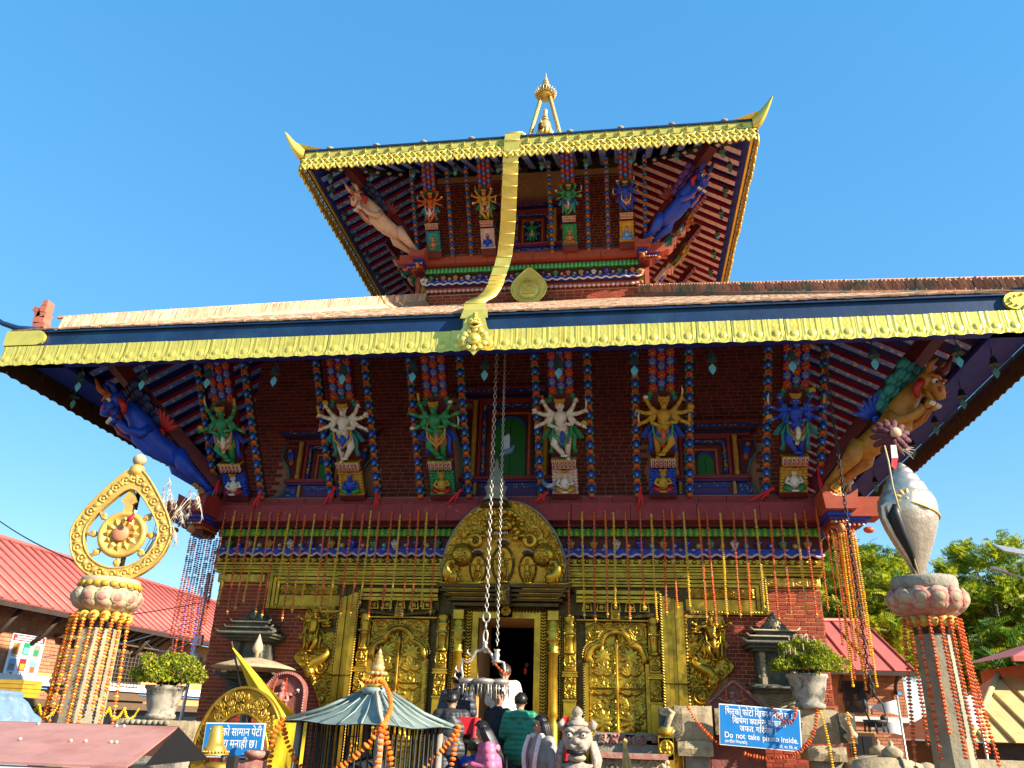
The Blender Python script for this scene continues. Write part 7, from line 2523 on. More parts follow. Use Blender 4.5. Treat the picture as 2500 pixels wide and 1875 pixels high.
l5 = ['(\u092e', ('h', '\u0928', .66), '\u093f\u0926\u0930', SP, '\u093f\u092d', ('tr',), '\u0915\u094b)']
l6 = ['-', SP, '\u091a\u094c.', SP, '\u0928\u093e.', SP, '\u093f\u0935.', SP, '\u0938.']
board('notice_board', 'blue painted notice forbidding photos inside, tilted on the stone bench', 3.68, -1.53, 2.055, 1.03, .50, 3.0,
      [(l1, .115, -.44, .125, 'l', .85), (l2, .105, -.01, .025, 'c', .68), (l3, .10, -.03, -.065, 'c', .46), (l4, .098, -.45, -.155, 'l', .92), (l5, .045, -.45, -.215, 'l', .28), (l6, .045, .46, -.225, 'r', .26)])
k1 = ['\u092a\u0942\u091c\u093e\u0915\u094b', SP, '\u0938\u093e\u092e\u093e\u0928', SP, '\u092a\u0947\u091f\u0940']
k2 = ['\u092e\u093e\u093f\u0925\u0930\u093e', SP, '\u092e\u0928\u093e\u0939\u0940', SP, '\u091b\u0964']
k3 = ['-', SP, '\u091a\u094c.', SP, '\u0928\u093e.', SP, '\u093f\u0935.', SP, '\u0938.']
board('notice_board', 'blue painted notice hung in the opening of the gilded arch, half behind the brass bell', -2.98, -2.72, 1.70, .80, .40, -1.0,
      [(k1, .135, .37, .05, 'r', .70), (k2, .135, .32, -.085, 'r', .64), (k3, .05, .37, -.165, 'r', .22)])
# ---------------------------------------------------------------- gilded arch on the left
ARCHG = M('arch_gilt', (0.42, 0.24, 0.025), .42, metal=.7, var=.22, scale=6, col2=(.22, .12, .02), c2scale=5)
t = thing('gilded_arch', 'gilded repousse arch of overlapping leaves standing left of the canopy shrine', 'arch', (-2.95, -2.6, 0))
ax, az = -2.93, 1.42
def arch_o(a):
 return (ax - .60 * math.cos(a) * (1 + .0), az + .90 * math.sin(a) ** .9)
def arch_i(a):
 return (ax - .42 * math.cos(a), az + .60 * math.sin(a) ** .9)
aa = np.linspace(.02, math.pi - .02, 33)
O = [arch_o(a) for a in aa]; I_ = [arch_i(a) for a in aa]
q = MB()
n = len(O)
V = [(x, -2.66, z) for x, z in O] + [(x, -2.66, z) for x, z in I_] + [(x, -2.54, z) for x, z in O] + [(x, -2.54, z) for x, z in I_]
q.add(V, [f for i in range(n - 1) for f in ((i, n + i, n + i + 1, i + 1), (2 * n + i, 2 * n + i + 1, 3 * n + i + 1, 3 * n + i), (i, i + 1, 2 * n + i + 1, 2 * n + i), (n + i, 3 * n + i, 3 * n + i + 1, n + i + 1))], ARCHG)
q.bx(ax - .60, ax - .42, -2.66, -2.54, 0, az + .02, ARCHG); q.bx(ax + .42, ax + .60, -2.66, -2.54, 0, az + .02, ARCHG)
part('arch_body', q, t)
q = MB(); q.tube([(x, -2.68, z) for x, z in O], .024, ARCHG, 6); q.tube([(x, -2.68, z) for x, z in I_], .024, ARCHG, 6); part('arch_rims', q, t)
g_ = random.Random(6)
for k in range(64):
 a = g_.uniform(.05, math.pi - .05); u = g_.uniform(.12, .88)
 o_, i_ = arch_o(a), arch_i(a)
 c = (o_[0] * u + i_[0] * (1 - u), o_[1] * u + i_[1] * (1 - u))
 q = MB(); an = math.degrees(a) + g_.uniform(-40, 40)
 Rm = rotm('Y', an)
 q.ell((c[0], -2.675, c[1]), (.062, .022, .034), ARCHG, 10, 6, Rm)
 q.tube([np.array([c[0], -2.69, c[1]]) + Rm @ np.array([.062 * math.cos(b), 0, .036 * math.sin(b)]) for b in np.linspace(-1.9, 1.9, 8)], .009, ARCHG, 5)
 part('leaf', q, t)
# brass bell in front of the notice
t = thing('brass_bell', 'golden brass bell standing on an ornate drum before the left notice', 'bell', (-2.74, -3.4, 0))
BELLG = M('bell_brass', (0.66, 0.42, 0.07), .34, metal=.6, var=.15, scale=8, col2=(.4, .24, .05), c2scale=6)
q = MB(); q.lathe([(0, 1.88), (.05, 1.875), (.065, 1.86), (.075, 1.80), (.085, 1.72), (.10, 1.66), (.13, 1.64), (.125, 1.62), (.14, 1.60), (.15, 1.57), (.165, 1.56), (.16, 1.55), (.13, 1.55)], BELLG, (-2.75, -3.4, 0), 26, rotm('Y', -4)); bl = part('bell_body', q, t)
q = MB()
for k in range(24):
 a = k * 2 * math.pi / 24
 q.ell((-2.85 + .148 * math.cos(a), -3.4 + .148 * math.sin(a), 1.59), .014, BELLG, 6, 4)
part('bell_beads', q, bl)
q = MB(); q.lathe([(.03, 1.45), (.03, 1.56)], IRON, (-2.74, -3.4, 0), 8); part('pin', q, t)
q = MB(); q.lathe([(.12, 0), (.12, 1.25), (.17, 1.28), (.19, 1.34), (.19, 1.40), (.15, 1.44), (.15, 1.46), (.10, 1.48)], ARCHG, (-2.78, -3.4, 0), 22, lobes=22, lob=.02); part('drum_stand', q, t)
# reddish stone base beside it
q = MB(); stone_block(q, -2.75, -2.35, -3.0, -2.75, 0, 1.50, PINKST, 9); q.lathe([(.10, 1.5), (.16, 1.54), (.17, 1.58), (.14, 1.60)], PINKST, (-2.55, -2.88, 0), 16)
solid('pink_stone_stand', q, 'pink painted stone stand with lotus top below the left notice', 'stand', (-2.55, -2.88, 0))
# yellow flag
FLAGY = M('yellow_cloth', (.74, .46, .012), .7, var=.1, scale=4)
t = thing('yellow_flag', 'yellow cloth flag with a red mark hanging from a slanted pole', 'flag', (-2.5, -2.0, 1.9))
q = MB()
top = np.array([-3.54, -2.0, 2.86]); br = np.array([-2.38, -2.05, 2.00]); bl_ = np.array([-2.92, -2.0, 1.88])
ny, nx = 26, 12; P = np.zeros((ny, nx, 3))
for j in range(ny):
 u = j / (ny - 1)
 l = top + (bl_ - top) * u + np.array([.02 * math.sin(u * 3.1), 0, -.03 * math.sin(u * 3.14)])
 r_ = top + (br - top) * u + np.array([.03 * math.sin(u * 3.1), 0, -.06 * math.sin(u * 3.14)])
 for i in range(nx):
  v = i / (nx - 1)
  P[j, i] = l + (r_ - l) * v + np.array([0, -.06 * math.sin(v * 11 + u * 3) * u - .05 * math.sin(v * 3.1), .02 * math.sin(v * 9 + 2 * u) * u])
q.sheet(P, FLAGY)
P2 = P.copy(); P2[..., 1] += .006; q.sheet(P2, FLAGY, flip=True)
part('cloth', q, t)
q = MB()
for (dx, ln) in [(0, .09), (.05, .07)]:
 q.tube([(-2.80 + dx, -2.135, 2.06), (-2.79 + dx, -2.14, 2.06 - ln)], .010, RED, 5)
q.tube([(-2.79, -2.14, 1.97), (-2.765, -2.145, 1.955), (-2.74, -2.14, 1.975)], .010, RED, 5)
part('red_mark', q, t)
q = MB(); q.tube([(-3.60, -1.98, 2.95), (-3.2, -1.97, 2.0), (-2.9, -1.95, .0)], .014, BARK, 6); part('pole', q, t)
q = MB()
P = np.zeros((10, 7, 3))
for j in range(10):
 for i in range(7):
  P[j, i] = (-2.36 + .45 * i / 6, -3.0 + .03 * math.sin(i * 1.7 + j * .6), 1.95 - .70 * j / 9 + .03 * math.sin(i))
q.sheet(P, FLAGY); solid('yellow_cloth', q, 'yellow cloth hanging left of the metal canopy shrine', 'cloth', (-2.2, -3.0, 1.3))
# ---------------------------------------------------------------- canopy shrine with sheet-metal roof
MET = M('grey_green_sheet', (.26, .32, .28), .5, metal=.25, var=.2, scale=4, col2=(.16, .20, .17), c2scale=3, bump=.15, bscale=8, dist=.03)
t = thing('canopy_shrine', 'small shrine under a faceted grey-green sheet metal roof with a brass finial', 'shrine', (-.68, -4.5, 0))
cx, cy = -.68, -4.45
ne = 4
eav = [np.array(p_) for p_ in [(-1.65, -4.40, 1.955), (-.31, -5.20, 1.94), (.17, -4.10, 1.93), (-1.0, -3.55, 1.95)]]
cx, cy = -.66, -4.42
top_ = [np.array(p_) for p_ in [(-.82, -4.42, 2.25), (-.60, -4.58, 2.25), (-.48, -4.40, 2.25), (-.68, -4.26, 2.25)]]
for k in range(ne):
 a0, a1, b0, b1 = eav[k], eav[(k + 1) % ne], top_[k], top_[(k + 1) % ne]
 q = MB(); P = np.zeros((8, 12, 3))
 for j in range(8):
  u = j / 7
  for i in range(12):
   v = i / 11
   p_ = (a0 * (1 - v) + a1 * v) * (1 - u) + (b0 * (1 - v) + b1 * v) * u
   p_ = p_ + np.array([0, 0, -.05 * math.sin(math.pi * u) + (.012 * math.sin(v * 9 + k) if j == 0 else 0)])
   P[j, i] = p_
 q.sheet(P, MET, smooth=False)
 P2 = P.copy(); P2[..., 2] -= .008; q.sheet(P2, IRON, flip=True, smooth=False)
 rp = part('roof_sheet', q, t)
 q = MB()
 for f_ in (.2, .4, .6, .8):
  q.tube([a0 * (1 - f_) + a1 * f_ + (0, 0, .012), (a0 * (1 - f_) + a1 * f_) * .5 + (b0 * (1 - f_) + b1 * f_) * .5 + (0, 0, -.03), b0 * (1 - f_) + b1 * f_], .008, MET, 5)
 part('standing_seam', q, rp)
 q = MB()
 q.tube([a0 + (0, 0, .01), (a0 + b0) / 2 + (0, 0, -.025), b0 + (0, 0, .005)], .020, M('pale_wood_batten', (.50, .42, .28), .8, var=.2) if k % 2 else MET, 5)
 part('hip_batten', q, t)
q = MB(); q.lathe([(.155, 2.24), (.155, 2.30), (.13, 2.305)], MET, (cx, cy, 0), 6); part('roof_cap', q, t)
q = MB()
q.lathe([(.10, 2.30), (.12, 2.33), (.09, 2.38), (.06, 2.40), (.06, 2.43)], BELLG, (cx + .01, cy, 0), 18)
for k in range(9):
 a = k * 2 * math.pi / 9
 q.ell((cx + .01 + .075 * math.cos(a), cy + .075 * math.sin(a), 2.445), (.032, .032, .022), GOLDP, 8, 6)
q.lathe([(.04, 2.45), (.065, 2.48), (.07, 2.515), (.05, 2.53), (.062, 2.54), (.045, 2.575), (.05, 2.58), (.035, 2.61), (.042, 2.615), (.02, 2.645), (.028, 2.65), (.008, 2.69), (0, 2.70)], GOLDP, (cx + .01, cy, 0), 16)
part('finial', q, t)
for k in range(ne):
 cc = np.array([cx, cy, 0])
 p0 = cc[:2] + (eav[k][:2] - cc[:2]) * .80; p1 = cc[:2] + (eav[(k + 1) % ne][:2] - cc[:2]) * .80
 q = MB(); q.tube([(p0[0], p0[1], 0), (p0[0], p0[1], 1.97)], .04, M('grey_post', (.24, .20, .15), .8), 6); part('post', q, t)
 for j in range(13):
  c_ = p0 + (p1 - p0) * (j + .5) / 13
  q = MB(); q.tube([(c_[0], c_[1], .3), (c_[0], c_[1], 1.95)], .010, IRON, 5); part('grille_bar', q, t)
q = MB(); q.lathe([(.55, 0), (.55, .5), (.4, .52), (.35, 1.4), (.2, 1.6), (0, 1.65)], M('near_black_stone', (.02, .018, .016), .9), (cx, cy, 0), 12); part('inner_idol', q, t)  # inner idol in one even near-black stone
# marigold swags on that roof (fat orange strings)
def fat(pts, label, seed, r=.030):
 mb = MB(); P = np.array(pts, float); out = []
 for i in range(len(P) - 1):
  for u in np.linspace(0, 1, 6)[:-1]:
   out.append(P[i] + (P[i + 1] - P[i]) * u)
 out.append(P[-1]); out = np.array(out)
 for _ in range(3):
  out[1:-1] = (out[:-2] + 2 * out[1:-1] + out[2:]) / 4
 string_mesh(mb, out, r, [M('fresh_marigold', (.78, .17, .006), .8, var=.25, scale=80), MARI_O, MATS['fresh_marigold']], seed, n=8)
 return solid('marigold_garland', mb, label, 'garland', tuple(pts[0]), 'fat marigold garlands on the canopy shrine')
e_ = [tuple(x) for x in eav]
srt = sorted(eav, key=lambda p_: p_[0]); Lc, Rc = srt[0], srt[-1]
fr = sorted([p_ for p_ in eav], key=lambda p_: p_[1])[:2]; fr = sorted(fr, key=lambda p_: p_[0])
FL_, FR_ = fr
fat([(cx - .10, cy - .08, 2.37), (cx, cy - .13, 2.355), (cx + .10, cy - .08, 2.37)], 'marigold ring round the brass finial of the canopy shrine', 1, .024)
fat([(cx + .10, cy - .09, 2.36), (cx + .22, cy - .20, 2.24), (FR_ + top_[0])[0] / 2 * 0 + (.35 * top_[0] + .65 * FR_ + (0, -.02, .05)).tolist() if False else (cx + .30, cy - .38, 2.08), (FR_[0], FR_[1] - .02, 1.95)], 'marigold string running down the front ridge of the metal roof', 2, .022)
fx, fy = FR_[0], FR_[1]
fat([(fx, fy - .02, 1.96), (fx - .06, fy - .05, 1.85), (fx - .18, fy - .05, 1.72), (fx - .34, fy - .02, 1.60), (fx - .48, fy, 1.50)], 'marigold garland sweeping left from the front corner of the metal roof', 3)
fat([(fx, fy - .04, 1.95), (fx + .01, fy - .07, 1.75), (fx - .02, fy - .06, 1.45)], 'marigold garland hanging straight from the front corner of the metal roof', 4, .034)
fat([(fx + .02, fy - .03, 1.93), (fx + .08, fy - .04, 1.75), (fx + .16, fy - .02, 1.45)], 'marigold garland trailing right from the front corner of the metal roof', 5)
fat([(Rc[0] + .02, Rc[1] - .02, 1.95), (Rc[0] - .06, Rc[1] - .06, 1.80), (Rc[0] - .20, Rc[1] - .08, 1.65), (Rc[0] - .36, Rc[1] - .08, 1.50)], 'marigold garland slanting left from the right corner of the metal roof', 6)
fat([(Rc[0] + .02, Rc[1], 1.96), (Rc[0], Rc[1] - .03, 1.78), (Rc[0] - .04, Rc[1] - .04, 1.45)], 'marigold garland straight down from the right corner of the metal roof', 7)
fat([(Lc[0], Lc[1], 1.97), (Lc[0] - .05, Lc[1] - .05, 1.85), (Lc[0] - .06, Lc[1] - .05, 1.65), (Lc[0] - .05, Lc[1] - .05, 1.40)], 'marigold garland straight down from the left corner of the metal roof', 8)
fat([(Lc[0], Lc[1], 1.95), (Lc[0] + .08, Lc[1] - .05, 1.78), (Lc[0] + .20, Lc[1] - .05, 1.60), (Lc[0] + .36, Lc[1] - .05, 1.45)], 'marigold garland slanting right from the left corner of the metal roof', 9)
# ---------------------------------------------------------------- pink kiosk roof in the near left corner
KR = M('faded_pink_sheet', (.42, .19, .15), .6, var=.16, scale=5, col2=(.34, .12, .09), c2scale=3, bump=.1, bscale=14)
t = thing('kiosk', 'near kiosk with a faded pink sheet roof and dark gable in the left corner', 'kiosk', (-1.6, -8.4, 0))
q = MB()
A_, B_ = np.array([-3.6, -8.0, 1.90]), np.array([-.78, -8.05, 1.92])
C_, D_ = np.array([-.54, -8.9, 1.742]), np.array([-3.6, -8.9, 1.73])
q.add([A_, B_, C_, D_] + [p_ - (0, 0, .012) for p_ in (A_, B_, C_, D_)], [(0, 3, 2, 1), (4, 5, 6, 7), (0, 1, 5, 4), (1, 2, 6, 5), (2, 3, 7, 6), (3, 0, 4, 7)], KR)
part('roof_sheet', q, t)
q = MB()
E2, F2_ = np.array([-.93, -7.3, 1.712]), A_ + (0, .75, -.19)
q.add([A_ + (0, .003, .002), B_ + (0, .003, .002), E2, F2_], [(0, 1, 2, 3)], KR)
part('roof_sheet', q, t)
q = MB(); q.add([B_ + (.004, 0, -.004), C_ + (.003, .15, -.005), E2 + (.003, 0, -.006)], [(0, 1, 2)], BLACK); part('gable', q, t)
q = MB(); q.tube([D_ + (0, .02, -.03), C_ + (-.05, .02, -.03)], .014, M('rail_white', (.6, .56, .5), .6), 5); part('gutter', q, t)
q = MB(); g_ = random.Random(3)
for k in range(26):
 u, v = g_.random(), g_.choice([.06, .5, .94])
 p_ = (A_ * (1 - u) + B_ * u) * (1 - v) + (D_ * (1 - u) + C_ * u) * v
 q.ell(p_ + (0, 0, .006), .009, WHITE, 6, 4)
part('roof_screws', q, t)
for (x, y) in [(-3.5, -8.9), (-.55, -8.85), (-.7, -7.4), (-3.5, -7.4)]:
 q = MB(); q.bx(x - .03, x + .03, y - .03, y + .03, 0, 1.74, IRON); part('post', q, t)
# pale blue painted stupa top and yellow object behind it
q = MB(); LB = M('faded_blue_paint', (.12, .20, .28), .8, var=.2, scale=8, col2=(.24, .27, .28), c2scale=6, bump=.3, bscale=25)
q.lathe([(.42, 0), (.42, 1.80), (.46, 1.84), (.44, 1.90), (.36, 1.95), (.28, 2.05), (.22, 2.09), (.23, 2.12), (.18, 2.15), (0, 2.16)], LB, (-4.55, -5.0, 0), 4, rotm('Z', 40), smooth=False)
solid('blue_stupa', q, 'small pale blue painted stupa behind the kiosk roof', 'stupa', (-4.55, -5.0, 0))
q = MB()
for k in range(4):
 q.bx(-4.98, -4.62, -4.6, -4.3, 2.10 + .045 * k, 2.14 + .045 * k, YEL)
q.lathe([(.12, 0), (.12, 2.1)], STONE, (-4.8, -4.45, 0), 8)
solid('yellow_lantern', q, 'yellow ridged lantern at the left picture edge', 'lantern', (-4.8, -4.45, 0))
# ---------------------------------------------------------------- stone lion
LI = M('lion_stone', (.36, .28, .21), .8, var=.3, scale=14, bump=.6, bscale=38, dist=.012, col2=(.17, .13, .10), c2scale=9, c2lo=.48, c2hi=.66)
t = thing('stone_lion', 'seated stone guardian lion with bulging eyes and bared teeth before the right gilded door', 'statue', (1.40, -3.2, 0))
q = MB()
cx, cy = 1.40, -3.2
q.tube([(cx, cy + .25, .6), (cx, cy + .10, 1.0), (cx, cy - .02, 1.35), (cx, cy - .05, 1.62)], [.26, .25, .21, .17], LI, 16)
q.ell((cx, cy - .14, 1.45), (.19, .14, .20), LI, 14, 10)
part('body', q, t)
q = MB()
q.ell((cx, cy - .06, 1.86), (.175, .17, .17), LI, 18, 13)
q.ell((cx, cy - .20, 1.79), (.13, .10, .075), LI, 14, 9); q.ell((cx, cy - .285, 1.845), (.05, .045, .038), LI, 9, 7)
q.ell((cx, cy - .19, 1.675), (.105, .09, .045), LI, 12, 8)
for e in (-1, 1):
 q.ell((cx + e * .075, cy - .205, 1.905), (.042, .035, .036), LI, 10, 8); q.ell((cx + e * .078, cy - .24, 1.905), (.026, .016, .024), WHITE, 8, 6); q.ell((cx + e * .08, cy - .252, 1.905), .012, BLACK, 6, 5)
 q.tube([(cx + e * .02, cy - .23, 1.94), (cx + e * .08, cy - .235, 1.965), (cx + e * .14, cy - .17, 1.945)], .022, LI, 7)
 q.ell((cx + e * .05, cy - .275, 1.80), (.045, .04, .035), LI, 9, 7)
 q.tube([(cx + e * .15, cy - .02, 1.96), (cx + e * .19, cy - .03, 2.03), (cx + e * .16, cy - .02, 2.06)], [.05, .045, .02], LI, 8)
 for k in range(5):
  q.tube([(cx + e * (.15 + .008 * k), cy - .10 + .05 * k, 1.84), (cx + e * (.20 + .01 * k), cy - .10 + .05 * k, 1.65), (cx + e * (.17 + .01 * k), cy - .08 + .05 * k, 1.45)], [.03, .04, .02], LI, 6)
q.tube([(cx - .10, cy - .25, 1.735), (cx, cy - .30, 1.725), (cx + .10, cy - .25, 1.735)], .022, BLACK, 7)
for k in range(7):
 q.box((cx - .07 + .0235 * k, cy - .285 + .012 * abs(k - 3), 1.737), (.016, .02, .022), WHITE)
part('head', q, t)
q = MB(); q.lathe([(.13, 2.0), (.12, 2.03), (.09, 2.05), (.075, 2.06), (.08, 2.08), (.05, 2.085), (.045, 2.10), (.065, 2.13), (.06, 2.16), (.03, 2.19), (.005, 2.21), (0, 2.21)], LI, (cx, cy - .03, 0), 16); part('topknot', q, t)
q = MB()
for k in range(3):
 q.tube([(cx - .17, cy - .12, 1.60 - .05 * k), (cx, cy - .29 + .02 * k, 1.52 - .06 * k), (cx + .17, cy - .12, 1.60 - .05 * k)], .018, LI, 6)
for k in range(11):
 a = math.pi * k / 10
 q.ell((cx - .16 * math.cos(a), cy - .14 - .15 * math.sin(a), 1.48 - .04 * math.sin(a)), .02, LI, 6, 5)
part('collar', q, t)
for e in (-1, 1):
 q = MB(); q.tube([(cx + e * .16, cy - .08, 1.45), (cx + e * .17, cy - .16, 1.1), (cx + e * .16, cy - .20, .65)], [.09, .075, .07], LI, 10); q.ell((cx + e * .16, cy - .26, .62), (.08, .12, .05), LI, 8, 6); part('foreleg', q, t)
q = MB(); stone_block(q, cx - .35, cx + .35, cy - .4, cy + .4, 0, .58, STONE, 12); part('plinth', q, t)
# carved rail, broom and gilt post between lion and bench
t = thing('carved_rail', 'pierced stone rail with a flat coping before the right gilded door', 'railing', (2.0, -1.9, 0))
q = MB(); q.bx(1.55, 2.46, -2.02, -1.78, 1.64, 1.70, PINKST); part('coping', q, t)
q = MB(); q.relief(1.56, 2.44, 1.1, 1.64, -1.90, foliage(.9, .56, 99, 60, .11, 4), .07, LSTONE, .012); part('pierced_panel', q, t)
q = MB(); q.relief(1.55, 2.40, 1.78, 1.92, -1.2, foliage(.85, .14, 97, 30, .07, 3), .05, PINKST, .012); q.bx(1.5, 2.44, -1.2, -.9, 1.0, 1.93, STONE); part('carved_step', q, t)
q = MB(); q.bx(2.36, 2.56, -1.62, -1.45, .0, 1.92, BRASS); q.relief(2.36, 2.56, 1.62, 1.90, -1.62, lambda U, V: S_fig(U, V, .1, .13, .17), .04, BRASS, .01); q.lathe([(.11, 1.92), (.09, 1.96), (.12, 2.02)], BRASS, (2.46, -1.53, 0), 12)
q.ell((2.46, -1.66, 1.50), (.05, .05, .07), LSTONE, 8, 6); q.ell((2.46, -1.66, 1.60), .035, LSTONE, 8, 6)
solid('gilt_post', q, 'short embossed gilt post at the left end of the stone bench', 'post', (2.46, -1.53, 0))
q = MB(); g_ = random.Random(4)
STRAW = M('straw', (.58, .38, .12), .8, var=.3, scale=40)
for k in range(40):
 a = g_.uniform(-.10, .10)
 q.tube([(1.93 + a * .12, -2.5, 1.80), (1.97 + a * 1.2, -2.5 + g_.uniform(-.04, .04), 1.30)], [.006, .004], STRAW, 4)
q.lathe([(.02, 1.76), (.028, 1.82), (.03, 1.86), (.0, 1.88)], STRAW, (1.93, -2.5, 0), 8)
q.tube([(1.97, -2.5, 1.3), (2.0, -2.5, .0)], .05, STRAW, 6)
solid('straw_broom', q, 'straw broom standing upright before the pierced stone rail', 'broom', (1.95, -2.5, 0))
# ---------------------------------------------------------------- neighbouring buildings
RROOF = M('red_sheet_roof', (.50, .12, .09), .5, var=.12, scale=2, col2=(.36, .10, .09), c2scale=1.5, bump=.05, bscale=6)
DWOOD = M('dark_timber', (.045, .025, .016), .7, var=.35, scale=10)
CWOOD = M('carved_timber', (.13, .075, .035), .75, var=.4, scale=16, bump=.8, bscale=45, dist=.02)
BWALL = M('plain_brick', (.42, .17, .085), .85, var=.15, scale=4, isl=.2, bump=.2, bscale=70, dist=.006)
BAND = M('white_band', (.66, .62, .60), .7, var=.1)
def ribbed_roof(t, A, B, C, D, n, nm='roof_sheet'):
 """A-B ridge, D-C eave; ribs from ridge to eave"""
 A, B, C, D = [np.array(p_, float) for p_ in (A, B, C, D)]
 nr = unit(np.cross(B - A, D - A)); nr = nr if nr[2] > 0 else -nr
 q = MB(); q.add([A, B, C, D] + [p_ - nr * .03 for p_ in (A, B, C, D)], [(0, 1, 2, 3), (7, 6, 5, 4), (0, 4, 5, 1), (1, 5, 6, 2), (2, 6, 7, 3), (3, 7, 4, 0)], RROOF)
 r_ = part(nm, q, t)
 for k in range(n + 1):
  u = k / n
  q = MB(); q.tube([A + (B - A) * u + nr * .02, D + (C - D) * u + nr * .02], .035, RROOF, 4); part('roof_rib', q, r_)
 q = MB(); q.tube([A + nr * .03, B + nr * .03], .06, RROOF, 6); part('ridge_cap', q, r_)
 return r_
# left: long low house running away from the camera; drawn at 1:1.9 and set down on its site
HT = np.eye(4); HT[:3, :3] *= 1.9; HT[:3, 3] = (-1.78, 11.67, -1.8)
MB.T0 = HT
t = thing('brick_house', 'low brick house with a red ribbed metal roof at the left edge', 'house', (-22.7, 23, 0))
q = MB()
q.bx(-16, -10.72, -4, 14, 0, 3.86, MORTAR)
wl = part('wall', q, t)
q = MB()
for (y, z, w, h) in bricks_front(-.5, 9.5, 2.72, 3.9, 0, .24, .075, .012, .03, seed=12):
 q.box((-10.715, y, z), (.03, w, h), BWALL)
for (y, z, w, h) in bricks_front(-.5, 9.5, 1.2, 2.32, 0, .24, .075, .012, .03, seed=13):
 q.box((-10.715, y, z), (.03, w, h), BWALL)
part('brick', q, wl, kind='stuff')
q = MB(); q.bx(-10.72, -10.60, -4, 14, 2.50, 2.62, BAND); q.bx(-10.72, -10.56, -4, 14, 2.44, 2.50, BAND); q.bx(-10.72, -10.64, -4, 14, 2.38, 2.44, SKYB); part('white_string_course', q, t)
q = MB(); q.bx(-10.72, -10.45, -4, 14, 2.02, 2.18, CWOOD); part('timber_beam', q, t)
q = MB(); q.bx(-10.725, -10.69, -4, 14, 1.0, 2.02, BLACK); part('dark_opening', q, t)
ribbed_roof(t, (-12.5, -6, 5.62), (-12.5, 14, 5.62), (-10, 14, 3.93), (-10, -6, 3.93), 54)
ribbed_roof(t, (-12.5, 14, 5.615), (-12.5, -6, 5.615), (-16.2, -6, 3.7), (-16.2, 14, 3.7), 20)
q = MB(); q.bx(-10.05, -9.98, -6, 14, 3.80, 3.90, DWOOD); q.bx(-10.75, -10.0, -6, 14, 3.88, 3.90, DWOOD); part('eave_board', q, t)
for k in range(14):
 y = -3 + k * 1.2
 q = MB(); q.tube([(-10.70, y, 3.25), (-10.45, y, 3.40), (-10.12, y, 3.85)], .055, DWOOD, 4); part('eave_bracket', q, t)
def lattice_window(t, x, y0, y1, z0, z1):
 q = MB(); q.bx(x - .02, x + .10, y0, y1, z0, z1, CWOOD); w_ = part('window', q, t)
 q = MB(); q.bx(x + .09, x + .115, y0 + .18, y1 - .18, z0 + .18, z1 - .15, BLACK); part('opening', q, w_)
 q = MB()
 for k in range(9):
  yy = y0 + .2 + (y1 - y0 - .4) * k / 8
  q.tube([(x + .125, yy, z0 + .18), (x + .125, yy, z1 - .15)], .012, CWOOD, 4)
 for k in range(9):
  zz = z0 + .2 + (z1 - z0 - .37) * k / 8
  q.tube([(x + .13, y0 + .18, zz), (x + .13, y1 - .18, zz)], .012, CWOOD, 4)
 part('lattice', q, w_)
 q = MB(); q.bx(x, x + .26, y0 - .25, y1 + .25, z1, z1 + .09, CWOOD); q.bx(x, x + .30, y0 - .2, y1 + .2, z0 - .12, z0, CWOOD); q.bx(x, x + .20, y0 - .1, y1 + .1, z0 - .22, z0 - .12, CWOOD)
 part('carved_sill', q, w_)
lattice_window(t, -10.72, 3.95, 4.55, 2.60, 3.45)
lattice_window(t, -10.72, 5.7, 7.3, 2.35, 3.50)
for k in range(7):
 q = MB(); q.tube([(-10.70, 5.5 + .33 * k, 3.35), (-10.45, 5.55 + .33 * k, 3.62), (-10.15, 5.6 + .33 * k, 3.86)], [.05, .06, .03], CWOOD, 6); part('carved_strut', q, t)
# poster on that wall
t = thing('poster', 'white information poster with six pictures and a red heading on the left brick wall', 'poster', (-22.0, 17.2, 3.1))
def YB(q, y0, y1, z0, z1, d, m):
 q.bx(-10.69, -10.675 + d, y0, y1, z0, z1, m)
PW = M('poster_white', (.78, .78, .78), .5, var=.05)
q = MB(); YB(q, 2.42, 3.42, 2.58, 3.42, 0.0, PW); part('sheet', q, t)
q = MB(); YB(q, 2.44, 3.40, 3.28, 3.40, .006, M('poster_red', (.55, .03, .03), .5))
for k in range(22):
 YB(q, 2.55 + k * .035, 2.575 + k * .035, 3.345, 3.375, .010, PW); YB(q, 2.50 + k * .038, 2.53 + k * .038, 3.30, 3.325, .010, PW)
part('heading', q, t)
for i, (a, b) in enumerate([(2.50, 3.0), (2.80, 3.02), (3.12, 3.0), (2.50, 2.68), (2.80, 2.70), (3.12, 2.66)]):
 q = MB(); m1 = [YEL, GRN, STONE, SKYB, RED, SKYB][i]; m2 = [ORNG, SKYB, GRN, STONE, YEL, ORNG][i]
 YB(q, a, a + .20, b, b + .24, .006, m1); YB(q, a + .03, a + .17, b + .02, b + .14, .010, m2)
 for k in range(4):
  YB(q, a + .03 + .04 * k, a + .06 + .04 * k, b - .03, b - .018, .006, BLACK)
 part('picture', q, t)
for (yy, dz, dy) in [(2.62, 0, -1), (2.92, -1, 0), (3.2, 0, 1)]:
 q = MB()
 c = np.array([yy, 2.625])
 d_ = np.array([dy, dz], float); s_ = np.array([-d_[1], d_[0]])
 pts = [c - d_ * .035 + s_ * .012, c + s_ * .012, c + s_ * .028, c + d_ * .035, c - s_ * .028, c - s_ * .012, c - d_ * .035 - s_ * .012]
 n_ = len(pts); q.add([(-10.662, p_[0], p_[1]) for p_ in pts], [tuple(range(n_))], BLACK); part('arrow', q, t)
